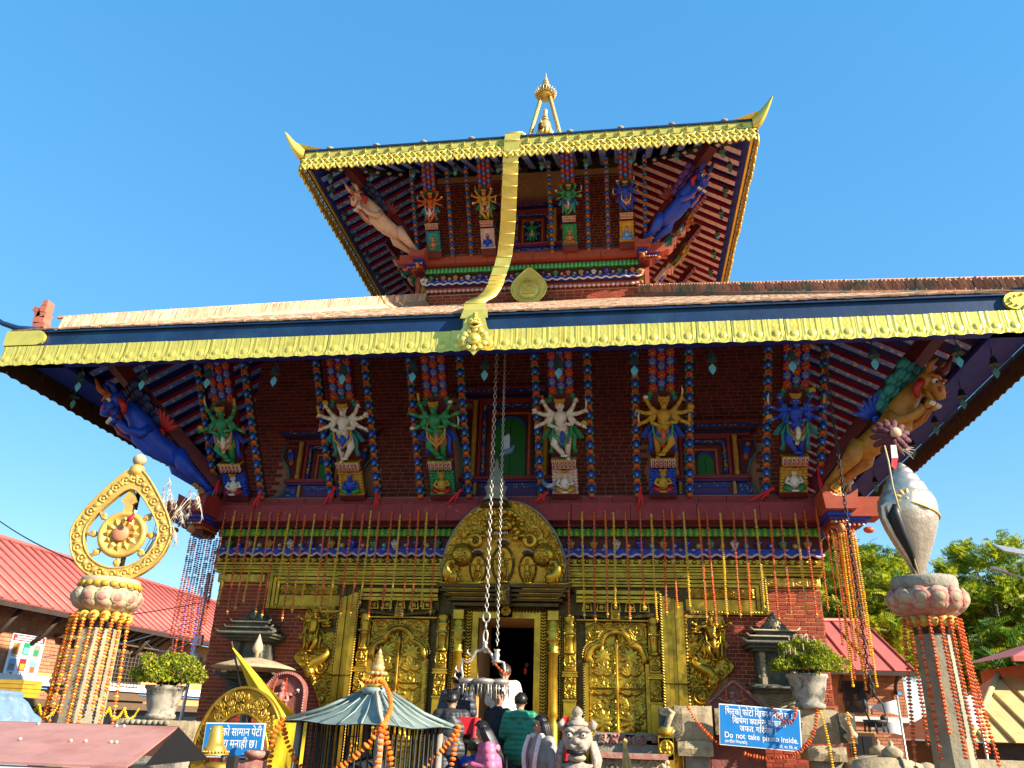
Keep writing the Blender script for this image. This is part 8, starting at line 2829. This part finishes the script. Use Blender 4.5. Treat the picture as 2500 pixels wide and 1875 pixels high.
# hanging yellow garland row under that house
q = MB()
for k in range(9):
 y0 = 1.5 + k * .62
 string_mesh(q, [(-10.40, y0, 2.05), (-10.40, y0 + .15, 1.86), (-10.40, y0 + .31, 1.80), (-10.40, y0 + .47, 1.86), (-10.40, y0 + .62, 2.05)], .035, [MARI_Y], k, n=5)
solid('marigold_garland', q, 'pale scalloped garland along the beam of the left house', 'garland', (-21.5, 19, 2.0))
MB.T0 = None
# right: two-storey brick house with plum roof
t = thing('brick_house', 'two-storey brick house with a plum-red metal roof behind the right brick corner', 'house', (7, 10, 0))
q = MB(); q.bx(4.0, 8.98, 9.5, 13, 0, 3.6, MORTAR); wr = part('wall', q, t)
q = MB()
def sk(x, z):
 return (7.45 < x < 8.02 and 2.5 < z < 3.3) or (7.45 < x < 8.1 and z < 2.1)
for (x, z, w, h) in bricks_front(5.5, 8.98, 1.0, 3.55, 0, .24, .075, .012, .03, skip=sk, seed=15):
 q.box((x, 9.495, z), (w, .03, h), BWALL)
part('brick', q, wr, kind='stuff')
ribbed_roof(t, (3.5, 11.4, 5.0), (8.75, 11.4, 5.0), (9.15, 9.0, 3.52), (3.5, 9.0, 3.52), 12)
ribbed_roof(t, (8.74, 11.41, 4.99), (8.74, 11.42, 4.985), (9.16, 13.6, 3.5), (9.16, 9.02, 3.5), 3)
q = MB(); q.bx(3.5, 9.15, 8.97, 9.03, 3.40, 3.50, DWOOD); q.bx(3.5, 9.1, 9.0, 9.5, 3.44, 3.46, DWOOD); part('eave_board', q, t)
q = MB(); q.bx(5.5, 9.05, 9.40, 9.5, 2.32, 2.44, BAND); part('white_string_course', q, t)
for x in (7.40, 8.1, 8.75):
 q = MB(); q.tube([(x, 9.48, 3.0), (x, 9.35, 3.2), (x, 9.1, 3.40)], .045, DWOOD, 4); part('eave_bracket', q, t)
q = MB(); q.bx(7.46, 8.02, 9.42, 9.5, 2.50, 3.28, DWOOD); w_ = part('window', q, t)
q = MB(); q.bx(7.52, 7.96, 9.40, 9.425, 2.56, 3.22, BLACK)
part('opening', q, w_)
q = MB()
for k in range(13):
 u = k / 12
 q.tube([(7.52 + .44 * u, 9.39, 2.56), (7.52 + .44 * max(0, u - .5) * 2 if False else 7.52 + .44 * (1 - u), 9.39, 3.22)], .005, DWOOD, 4)
 q.tube([(7.52, 9.39, 2.56 + .66 * u), (7.96, 9.39, 3.22 - .66 * u)], .005, DWOOD, 4)
part('lattice', q, w_)
q = MB(); q.bx(7.47, 8.08, 9.42, 9.5, 1.0, 2.06, DWOOD); q.bx(7.55, 7.76, 9.40, 9.42, 1.0, 1.98, BLACK); q.bx(7.78, 8.0, 9.40, 9.42, 1.0, 1.98, BLACK); part('dark_door', q, t)
q = MB(); q.bx(8.74, 8.86, 9.30, 9.42, 2.94, 3.06, IRON); q.bx(8.75, 8.85, 9.29, 9.31, 2.955, 3.045, SKYB); solid('wall_floodlight', q, 'small square floodlight on the wall of the right brick house', 'light', (8.8, 9.4, 2.94))
def flagpole(x, y, z1, lab, fl):
 t = thing('flag_pole', lab, 'flag', (x, y, 0))
 q = MB(); q.tube([(x, y, 0), (x - .02, y, z1)], .018, STEEL, 6); part('pole', q, t)
 q = MB(); gm_ = M('white_flag_cloth', (.62, .60, .56), .8, var=.08)
 for (a, b) in fl:
  P = np.zeros((6, 7, 3))
  for j in range(6):
   for i in range(7):
    v = i / 6
    P[j, i] = (x - .02 - .40 * v, y - .05 * math.sin(v * 5), a + (b - a) * (j / 5) * (1 - v * .85) - .10 * v)
  q.sheet(P, gm_)
 part('pennant', q, t)
flagpole(5.92, .0, 2.56, 'thin pole with two grey pennants left of the conch pillar', [(2.50, 2.28), (2.22, 2.02)])
flagpole(7.0, .0, 2.68, 'thin pole with a white pennant right of the conch pillar', [(2.60, 2.1)])
# yellow roofed pavilion at the right edge
t = thing('pavilion', 'low pavilion with a pale yellow battened roof at the right edge', 'pavilion', (8.3, 1.5, 0))
YR = M('pale_yellow_sheet', (.52, .40, .16), .6, var=.12, scale=3, col2=(.42, .30, .12), c2scale=2)
q = MB(); A, B, C, D = [np.array(p_) for p_ in ((8.35, 2.4, 3.03), (10.5, 2.4, 3.03), (10.5, .4, 1.97), (6.95, .4, 1.97))]
E_ = np.array([6.95, 4.5, 1.97])
q.add([A, B, C, D], [(0, 1, 2, 3)], YR); q.add([A, D, E_], [(0, 1, 2)], YR); rr = part('roof_sheet', q, t)
for k in range(9):
 u = .06 + k / 9
 q = MB(); top_p = A + (B - A) * max(0, (u * 3.55 - 1.4) / 2.15) if u * 3.55 > 1.4 else A + (D - A) * (1 - u * 3.55 / 1.4)
 bot = D + (C - D) * u
 q.tube([top_p + (0, 0, .02), bot + (0, -.02, .02)], .03, YR, 4); part('roof_batten', q, rr)
q = MB(); q.tube([A + (0, 0, .03), D + (0, 0, .03)], .05, YR, 6); part('hip_cap', q, rr)
q = MB(); q.bx(7.2, 10.5, .7, 4.2, 0, 1.94, DWOOD); part('wall', q, t)
q = MB(); A, B, C, D = [np.array(p_) for p_ in ((9.6, 2.9, 3.75), (11.5, 2.9, 3.75), (11.5, 1.6, 3.28), (8.30, 1.6, 3.28))]
q.add([A, B, C, D], [(0, 1, 2, 3)], RROOF); q.add([A, D, (8.3, 4.0, 3.28)], [(0, 1, 2)], RROOF); q.bx(8.30, 11.5, 1.58, 1.66, 3.20, 3.28, RROOF); q.bx(8.7, 11.5, 1.9, 4, 1.9, 3.2, BWALL)
solid('red_roof_hut', q, 'corner of a small red roof above the yellow pavilion', 'hut', (9.6, 2.4, 0))
q = MB(); stone_block(q, 5.6, 6.75, -3.0, -2.3, 0, 1.80, LSTONE, 20)
solid('stone_wall', q, 'rough pale stone wall end right of the conch pillar', 'wall', (6.1, -2.7, 0))
# kneeling elephants in stone beside the right bench
def elephant(x, y, label, s=1.0):
 t = thing('stone_elephant', label, 'statue', (x, y, 0))
 q = MB(); q.tube([(x - .42 * s, y, 1.42), (x - .30 * s, y, 1.56), (x, y, 1.60), (x + .28 * s, y, 1.54), (x + .40 * s, y, 1.42)], [.12 * s, .19 * s, .21 * s, .20 * s, .12 * s], LSTONE, 14); part('body', q, t)
 q = MB(); q.ell((x + .42 * s, y, 1.58), (.15 * s, .14 * s, .16 * s), LSTONE, 12, 9); q.tube([(x + .52 * s, y - .02, 1.55), (x + .60 * s, y - .03, 1.40), (x + .58 * s, y - .03, 1.2)], [.07, .05, .035], LSTONE, 8)
 for e in (-1, 1):
  q.ell((x + .38 * s, y + e * .14, 1.56), (.08, .03, .11), LSTONE, 8, 6)
 part('head', q, t)
 q = MB(); q.tube([(x + .12 * s, y + .21 * s * math.cos(a), 1.59 + .215 * s * math.sin(a)) for a in np.linspace(-.4, 3.6, 12)], .018, STONE, 5); q.lathe([(.08, 1.76), (.12, 1.80), (.12, 1.84), (.07, 1.88), (.02, 1.90), (.03, 1.93), (0, 1.96)], LSTONE, (x + .06, y, 0), 12); part('saddle', q, t)
 for (dx, dy) in [(-.28, -.14), (.24, -.14), (-.28, .14), (.24, .14)]:
  q = MB(); q.tube([(x + dx * s, y + dy * s, 1.5), (x + dx * s, y + dy * s, 1.15)], .085, LSTONE, 8); part('leg', q, t)
 q = MB(); q.bx(x - .55, x + .60, y - .25, y + .25, 0, 1.16, STONE); part('plinth', q, t)
elephant(4.95, -2.45, 'front stone elephant lying below the hanging lamp', 1.0)
elephant(5.15, -1.2, 'rear stone elephant behind the one under the hanging lamp', .95)
# ---------------------------------------------------------------- trees
def tree(x, y, h, rx, rz, zc, label, seed, tone, n=52000, ls=.19):
 t = thing('tree', label, 'tree', (x, y, 0), 'trees behind the right pillar')
 rs = np.random.RandomState(seed); g_ = random.Random(seed)
 q = MB(); q.tube([(x, y, 0), (x + .15, y, zc * .4), (x - .1, y, zc * .8), (x, y, zc + rz * .4)], [.32, .24, .17, .05], BARK, 9)
 limbs = []
 for k in range(13):
  a = g_.uniform(0, 6.283); z0 = zc * g_.uniform(.45, .95); e = g_.uniform(.1, .9)
  tip = np.array([x + rx * .85 * math.cos(a) * math.cos(e), y + rx * .85 * math.sin(a) * math.cos(e), zc + rz * .85 * math.sin(e) - .3])
  q.tube([(x, y, z0), ((x + tip[0]) / 2, (y + tip[1]) / 2, (z0 + tip[2]) / 2 + .25), tip], [.12, .07, .02], BARK, 6); limbs.append(tip)
 part('trunk', q, t)
 nc = 95
 d = rnd_dirs(nc, rs); cc = np.array([x, y, zc]) + d * (rs.uniform(.35, 1.0, nc) ** .7)[:, None] * np.array([rx, rx, rz])
 cr = rs.uniform(.35, .75, nc) * rx * .33
 # pinnate fronds: many leaflets along short drooping stalks
 nf = n // 14
 ci = rs.randint(0, nc, nf)
 fd = rnd_dirs(nf, rs); fd[:, 2] = fd[:, 2] * .6 + .15
 base = cc[ci] + rnd_dirs(nf, rs) * (cr[ci] * rs.uniform(.2, 1, nf))[:, None]
 ln = rs.uniform(.28, .6, nf)
 up = rnd_dirs(nf, rs); sd = np.cross(fd, up); sd /= np.linalg.norm(sd, axis=1)[:, None] + 1e-9
 Cs, As, Bs, Ms = [], [], [], []
 tonef = rs.choice(4, nf, p=tone)
 for j in range(14):
  u = (j // 2 + .5) / 7; s_ = 1 if j % 2 else -1
  droop = np.zeros((nf, 3)); droop[:, 2] = -.22 * (u * ln) ** 1.5
  w = ls * (1 - .45 * u)
  c = base + fd * (u * ln)[:, None] + droop + sd * (s_ * w * .5)
  Cs.append(c); As.append(sd * (s_ * w * .5) + fd * (w * .22)); Bs.append(fd * (w * .20)); Ms.append(tonef)
 C, A, Bq, mi = np.concatenate(Cs), np.concatenate(As), np.concatenate(Bs), np.concatenate(Ms)
 o = bpy.data.objects.new('crown', quad_mesh('crown', C - np.array([x, y, 0]), A, Bq, [LF1, LF2, LF3, LF4], mi)); link(o, t); o['kind'] = 'stuff'
 return t
tree(10.2, 15.0, 8, 2.1, 1.9, 5.6, 'yellow-green feathery tree between the brick corner and the conch', 21, [.62, .3, .06, .02])
tree(14.6, 16.5, 8, 2.7, 2.3, 6.0, 'broad feathery green tree at the right edge', 22, [.42, .42, .14, .02], 56000)
tree(11.5, 22.0, 9, 2.6, 2.3, 7.6, 'darker green tree rising behind the conch', 23, [.08, .40, .50, .02])
tree(16.5, 20.0, 9, 3.0, 2.6, 5.2, 'dark leafy tree low behind the yellow pavilion', 24, [.06, .34, .58, .02], 50000)
tree(13.2, 12.5, 5, 1.7, 1.6, 3.4, 'deep green bushy tree below the lamp post at right', 25, [.12, .40, .46, .02], 30000)
# street lamp and solar panel at the right edge
t = thing('street_lamp', 'solar street lamp head reaching in from the right edge', 'street lamp', (11.6, 6, 0))
q = MB(); q.tube([(11.6, 6, 0), (11.6, 6, 5.4)], .05, STEEL, 8); q.tube([(11.6, 6, 5.05), (10.7, 6, 5.36), (10.45, 6, 5.45)], .025, STEEL, 6); part('pole', q, t)
q = MB(); q.box((10.32, 6, 5.50), (.30, .14, .05), STEEL, rotm('Y', 18)); part('lamp_head', q, t)
q = MB(); q.box((10.95, 6, 5.88), (1.1, .7, .03), STEEL, rotm('Y', 12) @ rotm('X', 25)); part('solar_panel', q, t)
# loudspeaker pole at the left brick corner
t = thing('loudspeaker_pole', 'thin white pole with a box and two horn loudspeakers left of the brick wall', 'pole', (-5.5, .5, 0))
q = MB(); q.tube([(-5.56, .5, 0), (-5.50, .5, 4.35)], .032, BAND, 8); part('pole', q, t)
q = MB(); q.bx(-5.50, -5.36, .38, .46, 3.08, 3.26, BAND); part('control_box', q, t)
for e in (-1, 1):
 q = MB(); q.lathe([(.03, 0), (.05, .06), (.12, .14), (.125, .15)], BAND, (-5.53 + e * .10, .45, 2.82), 14, rotm('X', 90) @ rotm('Y', e * 25)); part('horn', q, t)
# wires
for i, (a, b, s_, lab) in enumerate([((-9.0, -1.5, 5.25), (-4.9, -3.7, 3.7), .10, 'thin black wire from the upper left to the golden wheel'), ((-9, 2, 3.66), (-5.4, .5, 3.85), .05, 'thin cable from the left house to the speaker pole'), ((-10.3, 6.6, 3.65), (-5.5, .5, 3.25), .25, 'sagging pale cable below the left house eave'), ((-10.3, 3.0, 3.0), (-5.5, .5, 3.55), .12, 'second pale cable crossing the left house window')]):
 q = MB(); A, B = np.array(a), np.array(b)
 q.tube([A + (B - A) * u - np.array([0, 0, s_ * 4 * u * (1 - u)]) for u in np.linspace(0, 1, 12)], .009, IRON if i < 2 else BAND, 4)
 solid('wire', q, lab, 'wire', a)
# ---------------------------------------------------------------- pigeons
PG = M('pigeon_grey', (.10, .17, .26), .6, var=.2, scale=30); PGL = M('pigeon_pale', (.36, .40, .44), .6)
def pigeon(p_, d, label, fly=False):
 x, y, z = p_
 t = thing('pigeon', label, 'pigeon', p_)
 q = MB()
 q.tube([(x - d * .13, y, z - .01), (x - d * .07, y, z + .035), (x, y, z + .06), (x + d * .06, y, z + .085), (x + d * .085, y, z + .12), (x + d * .10, y, z + .145)], [.012, .035, .048, .045, .028, .026], PG, 10)
 q.ell((x + d * .10, y, z + .15), .028, PG, 8, 6); q.tube([(x + d * .12, y, z + .147), (x + d * .145, y, z + .14)], [.009, .002], IRON, 5)
 part('body', q, t)
 if fly:
  for e in (-1, 1):
   q = MB(); q.add([(x + .04, y, z + .08), (x - .05, y, z + .08), (x - .08, y + e * .04, z + .30), (x + .03, y + e * .05, z + .36)], [(0, 1, 2, 3)], PGL); part('wing', q, t)
 else:
  q = MB(); q.ell((x - d * .03, y - .035, z + .055), (.075, .014, .032), PGL, 8, 6, rotm('Y', -d * -20)); part('wing', q, t)
  q = MB(); q.box((x - d * .17, y, z - .02), (.11, .045, .010), PG, rotm('Y', d * -14)); part('tail', q, t)
  for e in (-1, 1):
   q = MB(); q.tube([(x, y + e * .02, z + .02), (x + d * .01, y + e * .02, z - .04)], .005, RED, 4); part('leg', q, t)
pigeon((.78, -.60, 5.55), -1, 'blue-grey pigeon perched on the cornice right of the tympanum')
pigeon((.12, -.9, 6.05), 1, 'pale pigeon fluttering up before the centre window', True)
# ---------------------------------------------------------------- stair to the doorway
q = MB()
for k in range(9):
 q.bx(-1.4, 1.75, -5.05 + .42 * k, -.5, .15 * k + .001, .15 * (k + 1), STONE)
solid('stone_stair', q, 'broad stone stair rising to the gilded doorway', 'stair', (.2, -2.6, 0))
TABW = M('orange_wood', (.40, .14, .04), .6, var=.2)
t = thing('offering_rack', 'small orange wooden rack with red cloth below the hanging lamp', 'rack', (-.02, -2.3, .78))
for k in range(4):
 q = MB(); q.bx(-.16, .12, -2.42, -2.20, 1.36 + .20 * k, 1.40 + .20 * k, TABW); part('shelf', q, t)
for x in (-.16, .10):
 q = MB(); q.bx(x, x + .03, -2.42, -2.38, .78, 2.05, TABW); part('post', q, t)
q = MB(); q.bx(-.14, .10, -2.44, -2.41, 1.86, 2.06, RIBBON); q.tube([(.08, -2.44, 2.05), (.06, -2.46, 1.8), (.08, -2.46, 1.6)], [.03, .04, .02], RIBBON, 6); part('red_cloth', q, t)
q = MB(); P = np.zeros((8, 4, 3))
for j in range(8):
 for i in range(4):
  P[j, i] = (1.02 + .10 * i / 3 + .03 * j / 7, -.55 - .03 * math.sin(i * 2 + j), 2.12 - .62 * j / 7)
q.sheet(P, RIBBON); solid('red_cloth_strip', q, 'red cloth strip hanging on the right door column', 'cloth', (1.05, -.55, 1.5))
# ---------------------------------------------------------------- people
SKN = M('skin', (.42, .20, .12), .55, var=.08, scale=20); LIPS = M('lips', (.36, .08, .07), .5); HAIR = M('black_hair', (.010, .008, .008), .42, var=.3, scale=60)
HAIRG = M('grey_hair', (.10, .085, .07), .6, var=.3, scale=60); HAIRB = M('brown_hair', (.06, .035, .022), .5, var=.3, scale=60)
def quilt(name, col, freq=9.0):
 m = M(name, col, .5, var=.12, scale=10)
 N, L = m.node_tree.nodes, m.node_tree.links
 geo = N.new('ShaderNodeNewGeometry'); sep = N.new('ShaderNodeSeparateXYZ'); L.new(geo.outputs['Position'], sep.inputs[0])
 nz = N.new('ShaderNodeTexNoise'); nz.inputs['Scale'].default_value = 14; L.new(geo.outputs['Position'], nz.inputs['Vector'])
 ad = N.new('ShaderNodeMath'); ad.operation = 'MULTIPLY_ADD'; L.new(sep.outputs[2], ad.inputs[0]); ad.inputs[1].default_value = freq * math.pi; L.new(nz.outputs['Fac'], ad.inputs[2])
 sn = N.new('ShaderNodeMath'); sn.operation = 'SINE'; L.new(ad.outputs[0], sn.inputs[0])
 ab = N.new('ShaderNodeMath'); ab.operation = 'ABSOLUTE'; L.new(sn.outputs[0], ab.inputs[0])
 bp = N.new('ShaderNodeBump'); bp.inputs['Strength'].default_value = .6; bp.inputs['Distance'].default_value = .012
 L.new(ab.outputs[0], bp.inputs['Height']); L.new(bp.outputs[0], N['Principled BSDF'].inputs['Normal'])
 return m
J_GREEN = quilt('green_puffer', (.015, .20, .11), 16); J_PINK = quilt('pink_puffer', (.62, .13, .23), 13); J_DARK = quilt('charcoal_puffer', (.030, .028, .030), 12); J_NAVY = quilt('navy_puffer', (.030, .035, .055), 12)
J_BLACK = M('black_jacket', (.012, .012, .016), .7); J_WHITE = M('white_robe', (.72, .66, .58), .8, var=.08, bump=.3, bscale=12); J_GREY = M('grey_cardigan', (.30, .27, .25), .9, var=.15, bump=.4, bscale=90); J_BLUE = M('blue_child_jacket', (.02, .06, .40), .6)
PANTS = M('dark_trousers', (.02, .022, .035), .8); SHOE = M('shoe', (.02, .018, .016), .6); SCARF = M('white_scarf', (.68, .62, .54), .9, var=.2, scale=30)
def person(label, x, y, zf, H, yaw, jacket, hair, style='short', hood=False, head_yaw=0.0, head_tilt=0.0, lean=0.0, arms='down', puff=1.0, glasses=False, scarf=False, pants=PANTS, kid=False):
 t = thing('person', label, 'person', (x, y, zf))
 cs, sn = math.cos(yaw), math.sin(yaw)
 def W(p_):
  px, py, pz = [c * H for c in p_]
  py -= lean * max(0, pz - .5 * H)
  return np.array([x + cs * px - sn * py, y + sn * px + cs * py, zf + pz])
 hr = 1.25 if kid else 1.0
 prims = []        # (a, b, ra, rb, mat)
 def cap(a, b, ra, rb, m_):
  prims.append((W(a), W(b), ra * H, rb * H, m_))
 J = jacket
 for s in (-1, 1):
  cap((s * .055, 0, .50), (s * .06, -.005, .28), .062, .044, pants); cap((s * .06, -.005, .28), (s * .06, .01, .05), .044, .028, pants)
  cap((s * .06, .015, .03), (s * .065, -.085, .022), .028, .022, SHOE)
  if arms == 'down':
   el, wr = (s * .165, .015, .635), (s * .165, -.05, .49)
  elif arms == 'front':
   el, wr = (s * .155, -.02, .64), (s * .07, -.15, .66)
  else:
   el, wr = (s * .155, -.06, .655), (s * .05, -.17, .735)
  cap((s * .112, 0, .795), el, .050 * puff, .043 * puff, J); cap(el, wr, .043 * puff, .032 * puff, J)
  wv = np.array(wr); dv = unit(wv - np.array(el))
  cap(tuple(wv), tuple(wv + dv * .045), .022, .020, SKN)
 cap((0, .0, .50), (0, .0, .58), .098 * puff, .092 * puff, J); cap((0, 0, .58), (0, .0, .70), .092 * puff, .098 * puff, J); cap((0, 0, .70), (0, .005, .78), .098 * puff, .085, J)
 cap((-.10, .0, .79), (.10, .0, .79), .052 * puff, .052 * puff, J); cap((-.055, 0, .52), (.055, 0, .52), .085 * puff, .085 * puff, J)
 cap((-.05, 0, .68), (.05, 0, .68), .085 * puff, .085 * puff, J)
 cap((0, .005, .80), (0, -.008, .87), .036, .034, SKN); cap((-.0, .01, .815), (0, .0, .83), .050, .046, J)
 # head
 hc = np.array([0, -.012, .925]); hy, ht = head_yaw, head_tilt
 ch, sh = math.cos(hy), math.sin(hy)
 def Hd(p_):
  a, b, c = [v * hr for v in p_]
  b2 = b * math.cos(ht) + c * math.sin(ht); c2 = c * math.cos(ht) - b * math.sin(ht)
  return (hc[0] + ch * a - sh * b2, hc[1] + sh * a + ch * b2, hc[2] + c2)
 cap(Hd((0, .008, .018)), Hd((0, .006, .022)), .056 * hr, .056 * hr, SKN); cap(Hd((0, -.008, -.02)), Hd((0, -.016, -.036)), .044 * hr, .034 * hr, SKN)
 cap(Hd((0, -.052, .004)), Hd((0, -.063, -.012)), .008 * hr, .010 * hr, SKN); cap(Hd((0, -.045, -.034)), Hd((0, -.046, -.034)), .014 * hr, .014 * hr, SKN)
 for s in (-1, 1):
  cap(Hd((s * .054, .006, .004)), Hd((s * .056, .008, -.012)), .010 * hr, .008 * hr, SKN)
 if hood:
  cap((-.04, .075, .80), (.04, .075, .80), .042, .042, J); cap((-.05, .04, .825), (.05, .04, .825), .034, .034, J); cap((0, .09, .77), (0, .085, .80), .035, .04, J)
 # one continuous skin over all of these
 mb = MB()
 for (a, b, ra, rb, m_) in prims:
  n = max(2, int(np.linalg.norm(b - a) / max(.3 * min(ra, rb), .012)) + 1)
  mb.tube([a + (b - a) * u for u in np.linspace(0, 1, n)], list(np.linspace(ra, rb, n)), m_, 12)
  mb.ell(a, ra, m_, 12, 8); mb.ell(b, rb, m_, 12, 8)
 o = bpy.data.objects.new('b', mb.mesh('b'))
 md = o.modifiers.new('r', 'REMESH'); md.mode = 'VOXEL'; md.voxel_size = .0095 * H; md.use_smooth_shade = True
 ms = o.modifiers.new('s', 'SMOOTH'); ms.iterations = 3; ms.factor = .5
 me = eval_mesh(o)
 bpy.data.objects.remove(o)
 nv = len(me.vertices); co = np.empty(nv * 3); me.vertices.foreach_get('co', co); co = co.reshape(-1, 3)
 mats = []
 for pr in prims:
  if pr[4] not in mats:
   mats.append(pr[4])
 best = np.full(nv, 1e9); mi = np.zeros(nv, int)
 for (a, b, ra, rb, m_) in prims:
  ab = b - a; L2_ = ab @ ab + 1e-9
  u = np.clip(((co - a) @ ab) / L2_, 0, 1)
  d = np.linalg.norm(co - a - u[:, None] * ab, axis=1) - (ra + (rb - ra) * u)
  k = d < best; best[k] = d[k]; mi[k] = mats.index(m_)
 me.materials.clear()
 for m_ in mats:
  me.materials.append(m_)
 me.polygons.foreach_set('material_index', [int(mi[p_.vertices[0]]) for p_ in me.polygons])
 me.vertices.foreach_set('co', (co - np.array([x, y, zf])).reshape(-1)); me.update()
 bo = bpy.data.objects.new('body', me); link(bo, t); ORG[bo.name] = (x, y, zf)
 # fingers
 q = MB()
 for s in (-1, 1):
  el, wr = {'down': ((s * .165, .015, .635), (s * .165, -.05, .49)), 'front': ((s * .155, -.02, .64), (s * .07, -.15, .66)), 'up': ((s * .155, -.06, .655), (s * .05, -.17, .735))}[arms]
  wv = np.array(wr); dv = unit(wv - np.array(el)); sd = unit(np.cross(dv, (0, .3, 1.))) ; nn = np.cross(sd, dv)
  for f in range(4):
   b_ = wv + dv * .05 + sd * (f - 1.5) * .0105
   ln = [.036, .043, .04, .031][f]
   q.tube([W(b_), W(b_ + dv * ln * .55 - nn * .004), W(b_ + dv * ln * .85 - nn * .016)], [.0058 * H, .0054 * H, .0042 * H], SKN, 6)
  b_ = wv + dv * .022 + sd * .020
  q.tube([W(b_), W(b_ + dv * .018 + sd * .014), W(b_ + dv * .036 + sd * .016 - nn * .006)], [.0075 * H, .0065 * H, .005 * H], SKN, 6)
 part('fingers', q, t)
 # face
 q = MB(); k = H * hr
 for s in (-1, 1):
  q.ell(W(Hd((s * .022, -.0475, .006))), (.0075 * k, .0075 * k, .005 * k), WHITE, 7, 5); q.ell(W(Hd((s * .022, -.0525, .006))), .0042 * k, BLACK, 6, 5)
  q.tube([W(Hd((s * .012, -.053, .018))), W(Hd((s * .024, -.052, .021))), W(Hd((s * .036, -.044, .017)))], .0026 * k, HAIR, 4)
  if glasses:
   q.tube([W(Hd((s * .022 + .015 * math.cos(a), -.060, .005 + .012 * math.sin(a)))) for a in np.linspace(0, 6.283, 11)], .0016 * k, IRON, 4)
   q.tube([W(Hd((s * .037, -.058, .008))), W(Hd((s * .054, .0, .010)))], .0016 * k, IRON, 4)
 q.tube([W(Hd((-.014, -.0525, -.027))), W(Hd((0, -.056, -.0265))), W(Hd((.014, -.0525, -.027)))], [.002 * k, .004 * k, .002 * k], LIPS, 5)
 part('face_features', q, t)
 # hair
 q = MB(); g_ = random.Random(int(x * 100) + 7)
 v, f = _sph(18, 12)
 pts = []
 for p_ in v:
  px, py, pz = p_[0] * .062, p_[1] * .066 + .010, p_[2] * .066 + .024
  if py < -.018 and pz < .046:
   py = -.018 + (py + .018) * .3; pz = max(pz, .0)
  if pz < -.012:
   pz = -.012 - .2 * (-.012 - pz); px *= .9
  j = 1 + g_.uniform(-.03, .05)
  pts.append(W(Hd((px * j, py * j, pz * j))))
 q.add(pts, f, hair, True)
 for n_ in range(60):
  a = g_.uniform(0, 6.283); e = g_.uniform(.1, 1.5)
  p0 = np.array([.062 * math.cos(a) * math.cos(e), .010 + .066 * math.sin(a) * math.cos(e), .024 + .066 * math.sin(e)])
  if p0[1] < -.03 and p0[2] < .055:
   continue
  p1 = p0 * 1.06 + np.array([g_.uniform(-.012, .012), g_.uniform(-.012, .012), g_.uniform(-.014, .004)])
  q.tube([W(Hd(tuple(p0))), W(Hd(tuple(p1)))], [.006 * k, .002 * k], hair, 4)
 if style == 'long':
  for n_ in range(46):
   a = g_.uniform(-.35, math.pi + .35)
   bx_, by_ = .056 * math.cos(a), .012 + .058 * math.sin(a)
   L_ = g_.uniform(.19, .30)
   q.tube([W(Hd((bx_ * .85, by_ * .85, .045))), W(Hd((bx_ * 1.08, by_ * 1.08, -.01))), W(Hd((bx_ * 1.12, by_ * 1.15 + .008, -.08))), W(Hd((bx_ * .95 + g_.uniform(-.01, .01), by_ * 1.15 + .02, -L_ * .75))), W(Hd((bx_ * .8, by_ + .025, -L_)))], [.012 * k, .017 * k, .017 * k, .014 * k, .003 * k], hair, 6)
 part('hair', q, t)
 if scarf:
  q = MB()
  for s in (-1, 1):
   P = np.zeros((12, 4, 3))
   for j in range(12):
    u = j / 11
    for i in range(4):
     P[j, i] = W((s * (.045 + .018 * i) + s * .01 * math.sin(6 * u), -.075 - .055 * math.sin(min(1, u * 1.8) * 1.57) - .006 * math.sin(i * 2 + 5 * u), .85 - .42 * u))
   q.sheet(P, SCARF)
  q.tube([W((-.055, -.06, .84)), W((-.05, .05, .855)), W((.05, .05, .855)), W((.055, -.06, .84))], .024 * H, SCARF, 8)
  part('scarf', q, t)
 return t
PI = math.pi
def ppl(label, x, y, top, H, *a, **k):
 person(label, x, y, top - H, H, *a, **k)
ppl('man in a green quilted jacket with a hood, seen from behind on the stair', .58, -2.0, 2.36, 1.36, PI + .1, J_GREEN, HAIR, hood=True, puff=1.22, arms='front', head_yaw=.1)
ppl('boy in a black jacket looking back over his shoulder beneath the lamp bowls', .25, -1.8, 2.40, 1.34, PI - .5, J_BLACK, HAIR, head_yaw=-2.35, arms='front', head_tilt=.05)
ppl('worshipper in a white robe bending at the doorway', .20, -1.0, 2.78, 1.40, PI, J_WHITE, HAIRB, lean=.16, arms='up', puff=1.3)
ppl('man in a charcoal puffer jacket leaning forward left of the lamp', -.25, -2.4, 2.35, 1.40, PI + .25, J_DARK, HAIR, hood=True, puff=1.32, lean=.12, arms='front', head_yaw=-.5)
ppl('man in a dark navy puffer with hood nearest the left door column', -.37, -1.5, 2.62, 1.38, PI + .2, J_NAVY, HAIR, hood=True, puff=1.25, arms='front')
ppl('woman with long black hair in a pink puffer jacket, turned to the left', .42, -3.1, 2.00, 1.34, PI * 1.5 + .35, J_PINK, HAIR, 'long', hood=True, puff=1.25, lean=.22, arms='front', head_yaw=-.2, head_tilt=-.2)
ppl('woman with glasses and long hair wearing a white scarf over a grey cardigan', .94, -2.8, 2.09, 1.36, -.75, J_GREY, HAIR, 'long', glasses=True, scarf=True, head_yaw=-.25, head_tilt=-.12, puff=1.1)
ppl('small child in a blue jacket between the pink woman and the rack', .15, -2.9, 1.79, 1.08, PI - .3, J_BLUE, HAIRB, puff=1.2, kid=True)
ppl('grey-haired person in a dark jacket behind the right roof garlands', -.21, -3.0, 1.82, 1.22, PI + .2, J_DARK, HAIRG, puff=1.2)
bpy.data.scenes.remove(_TMP)
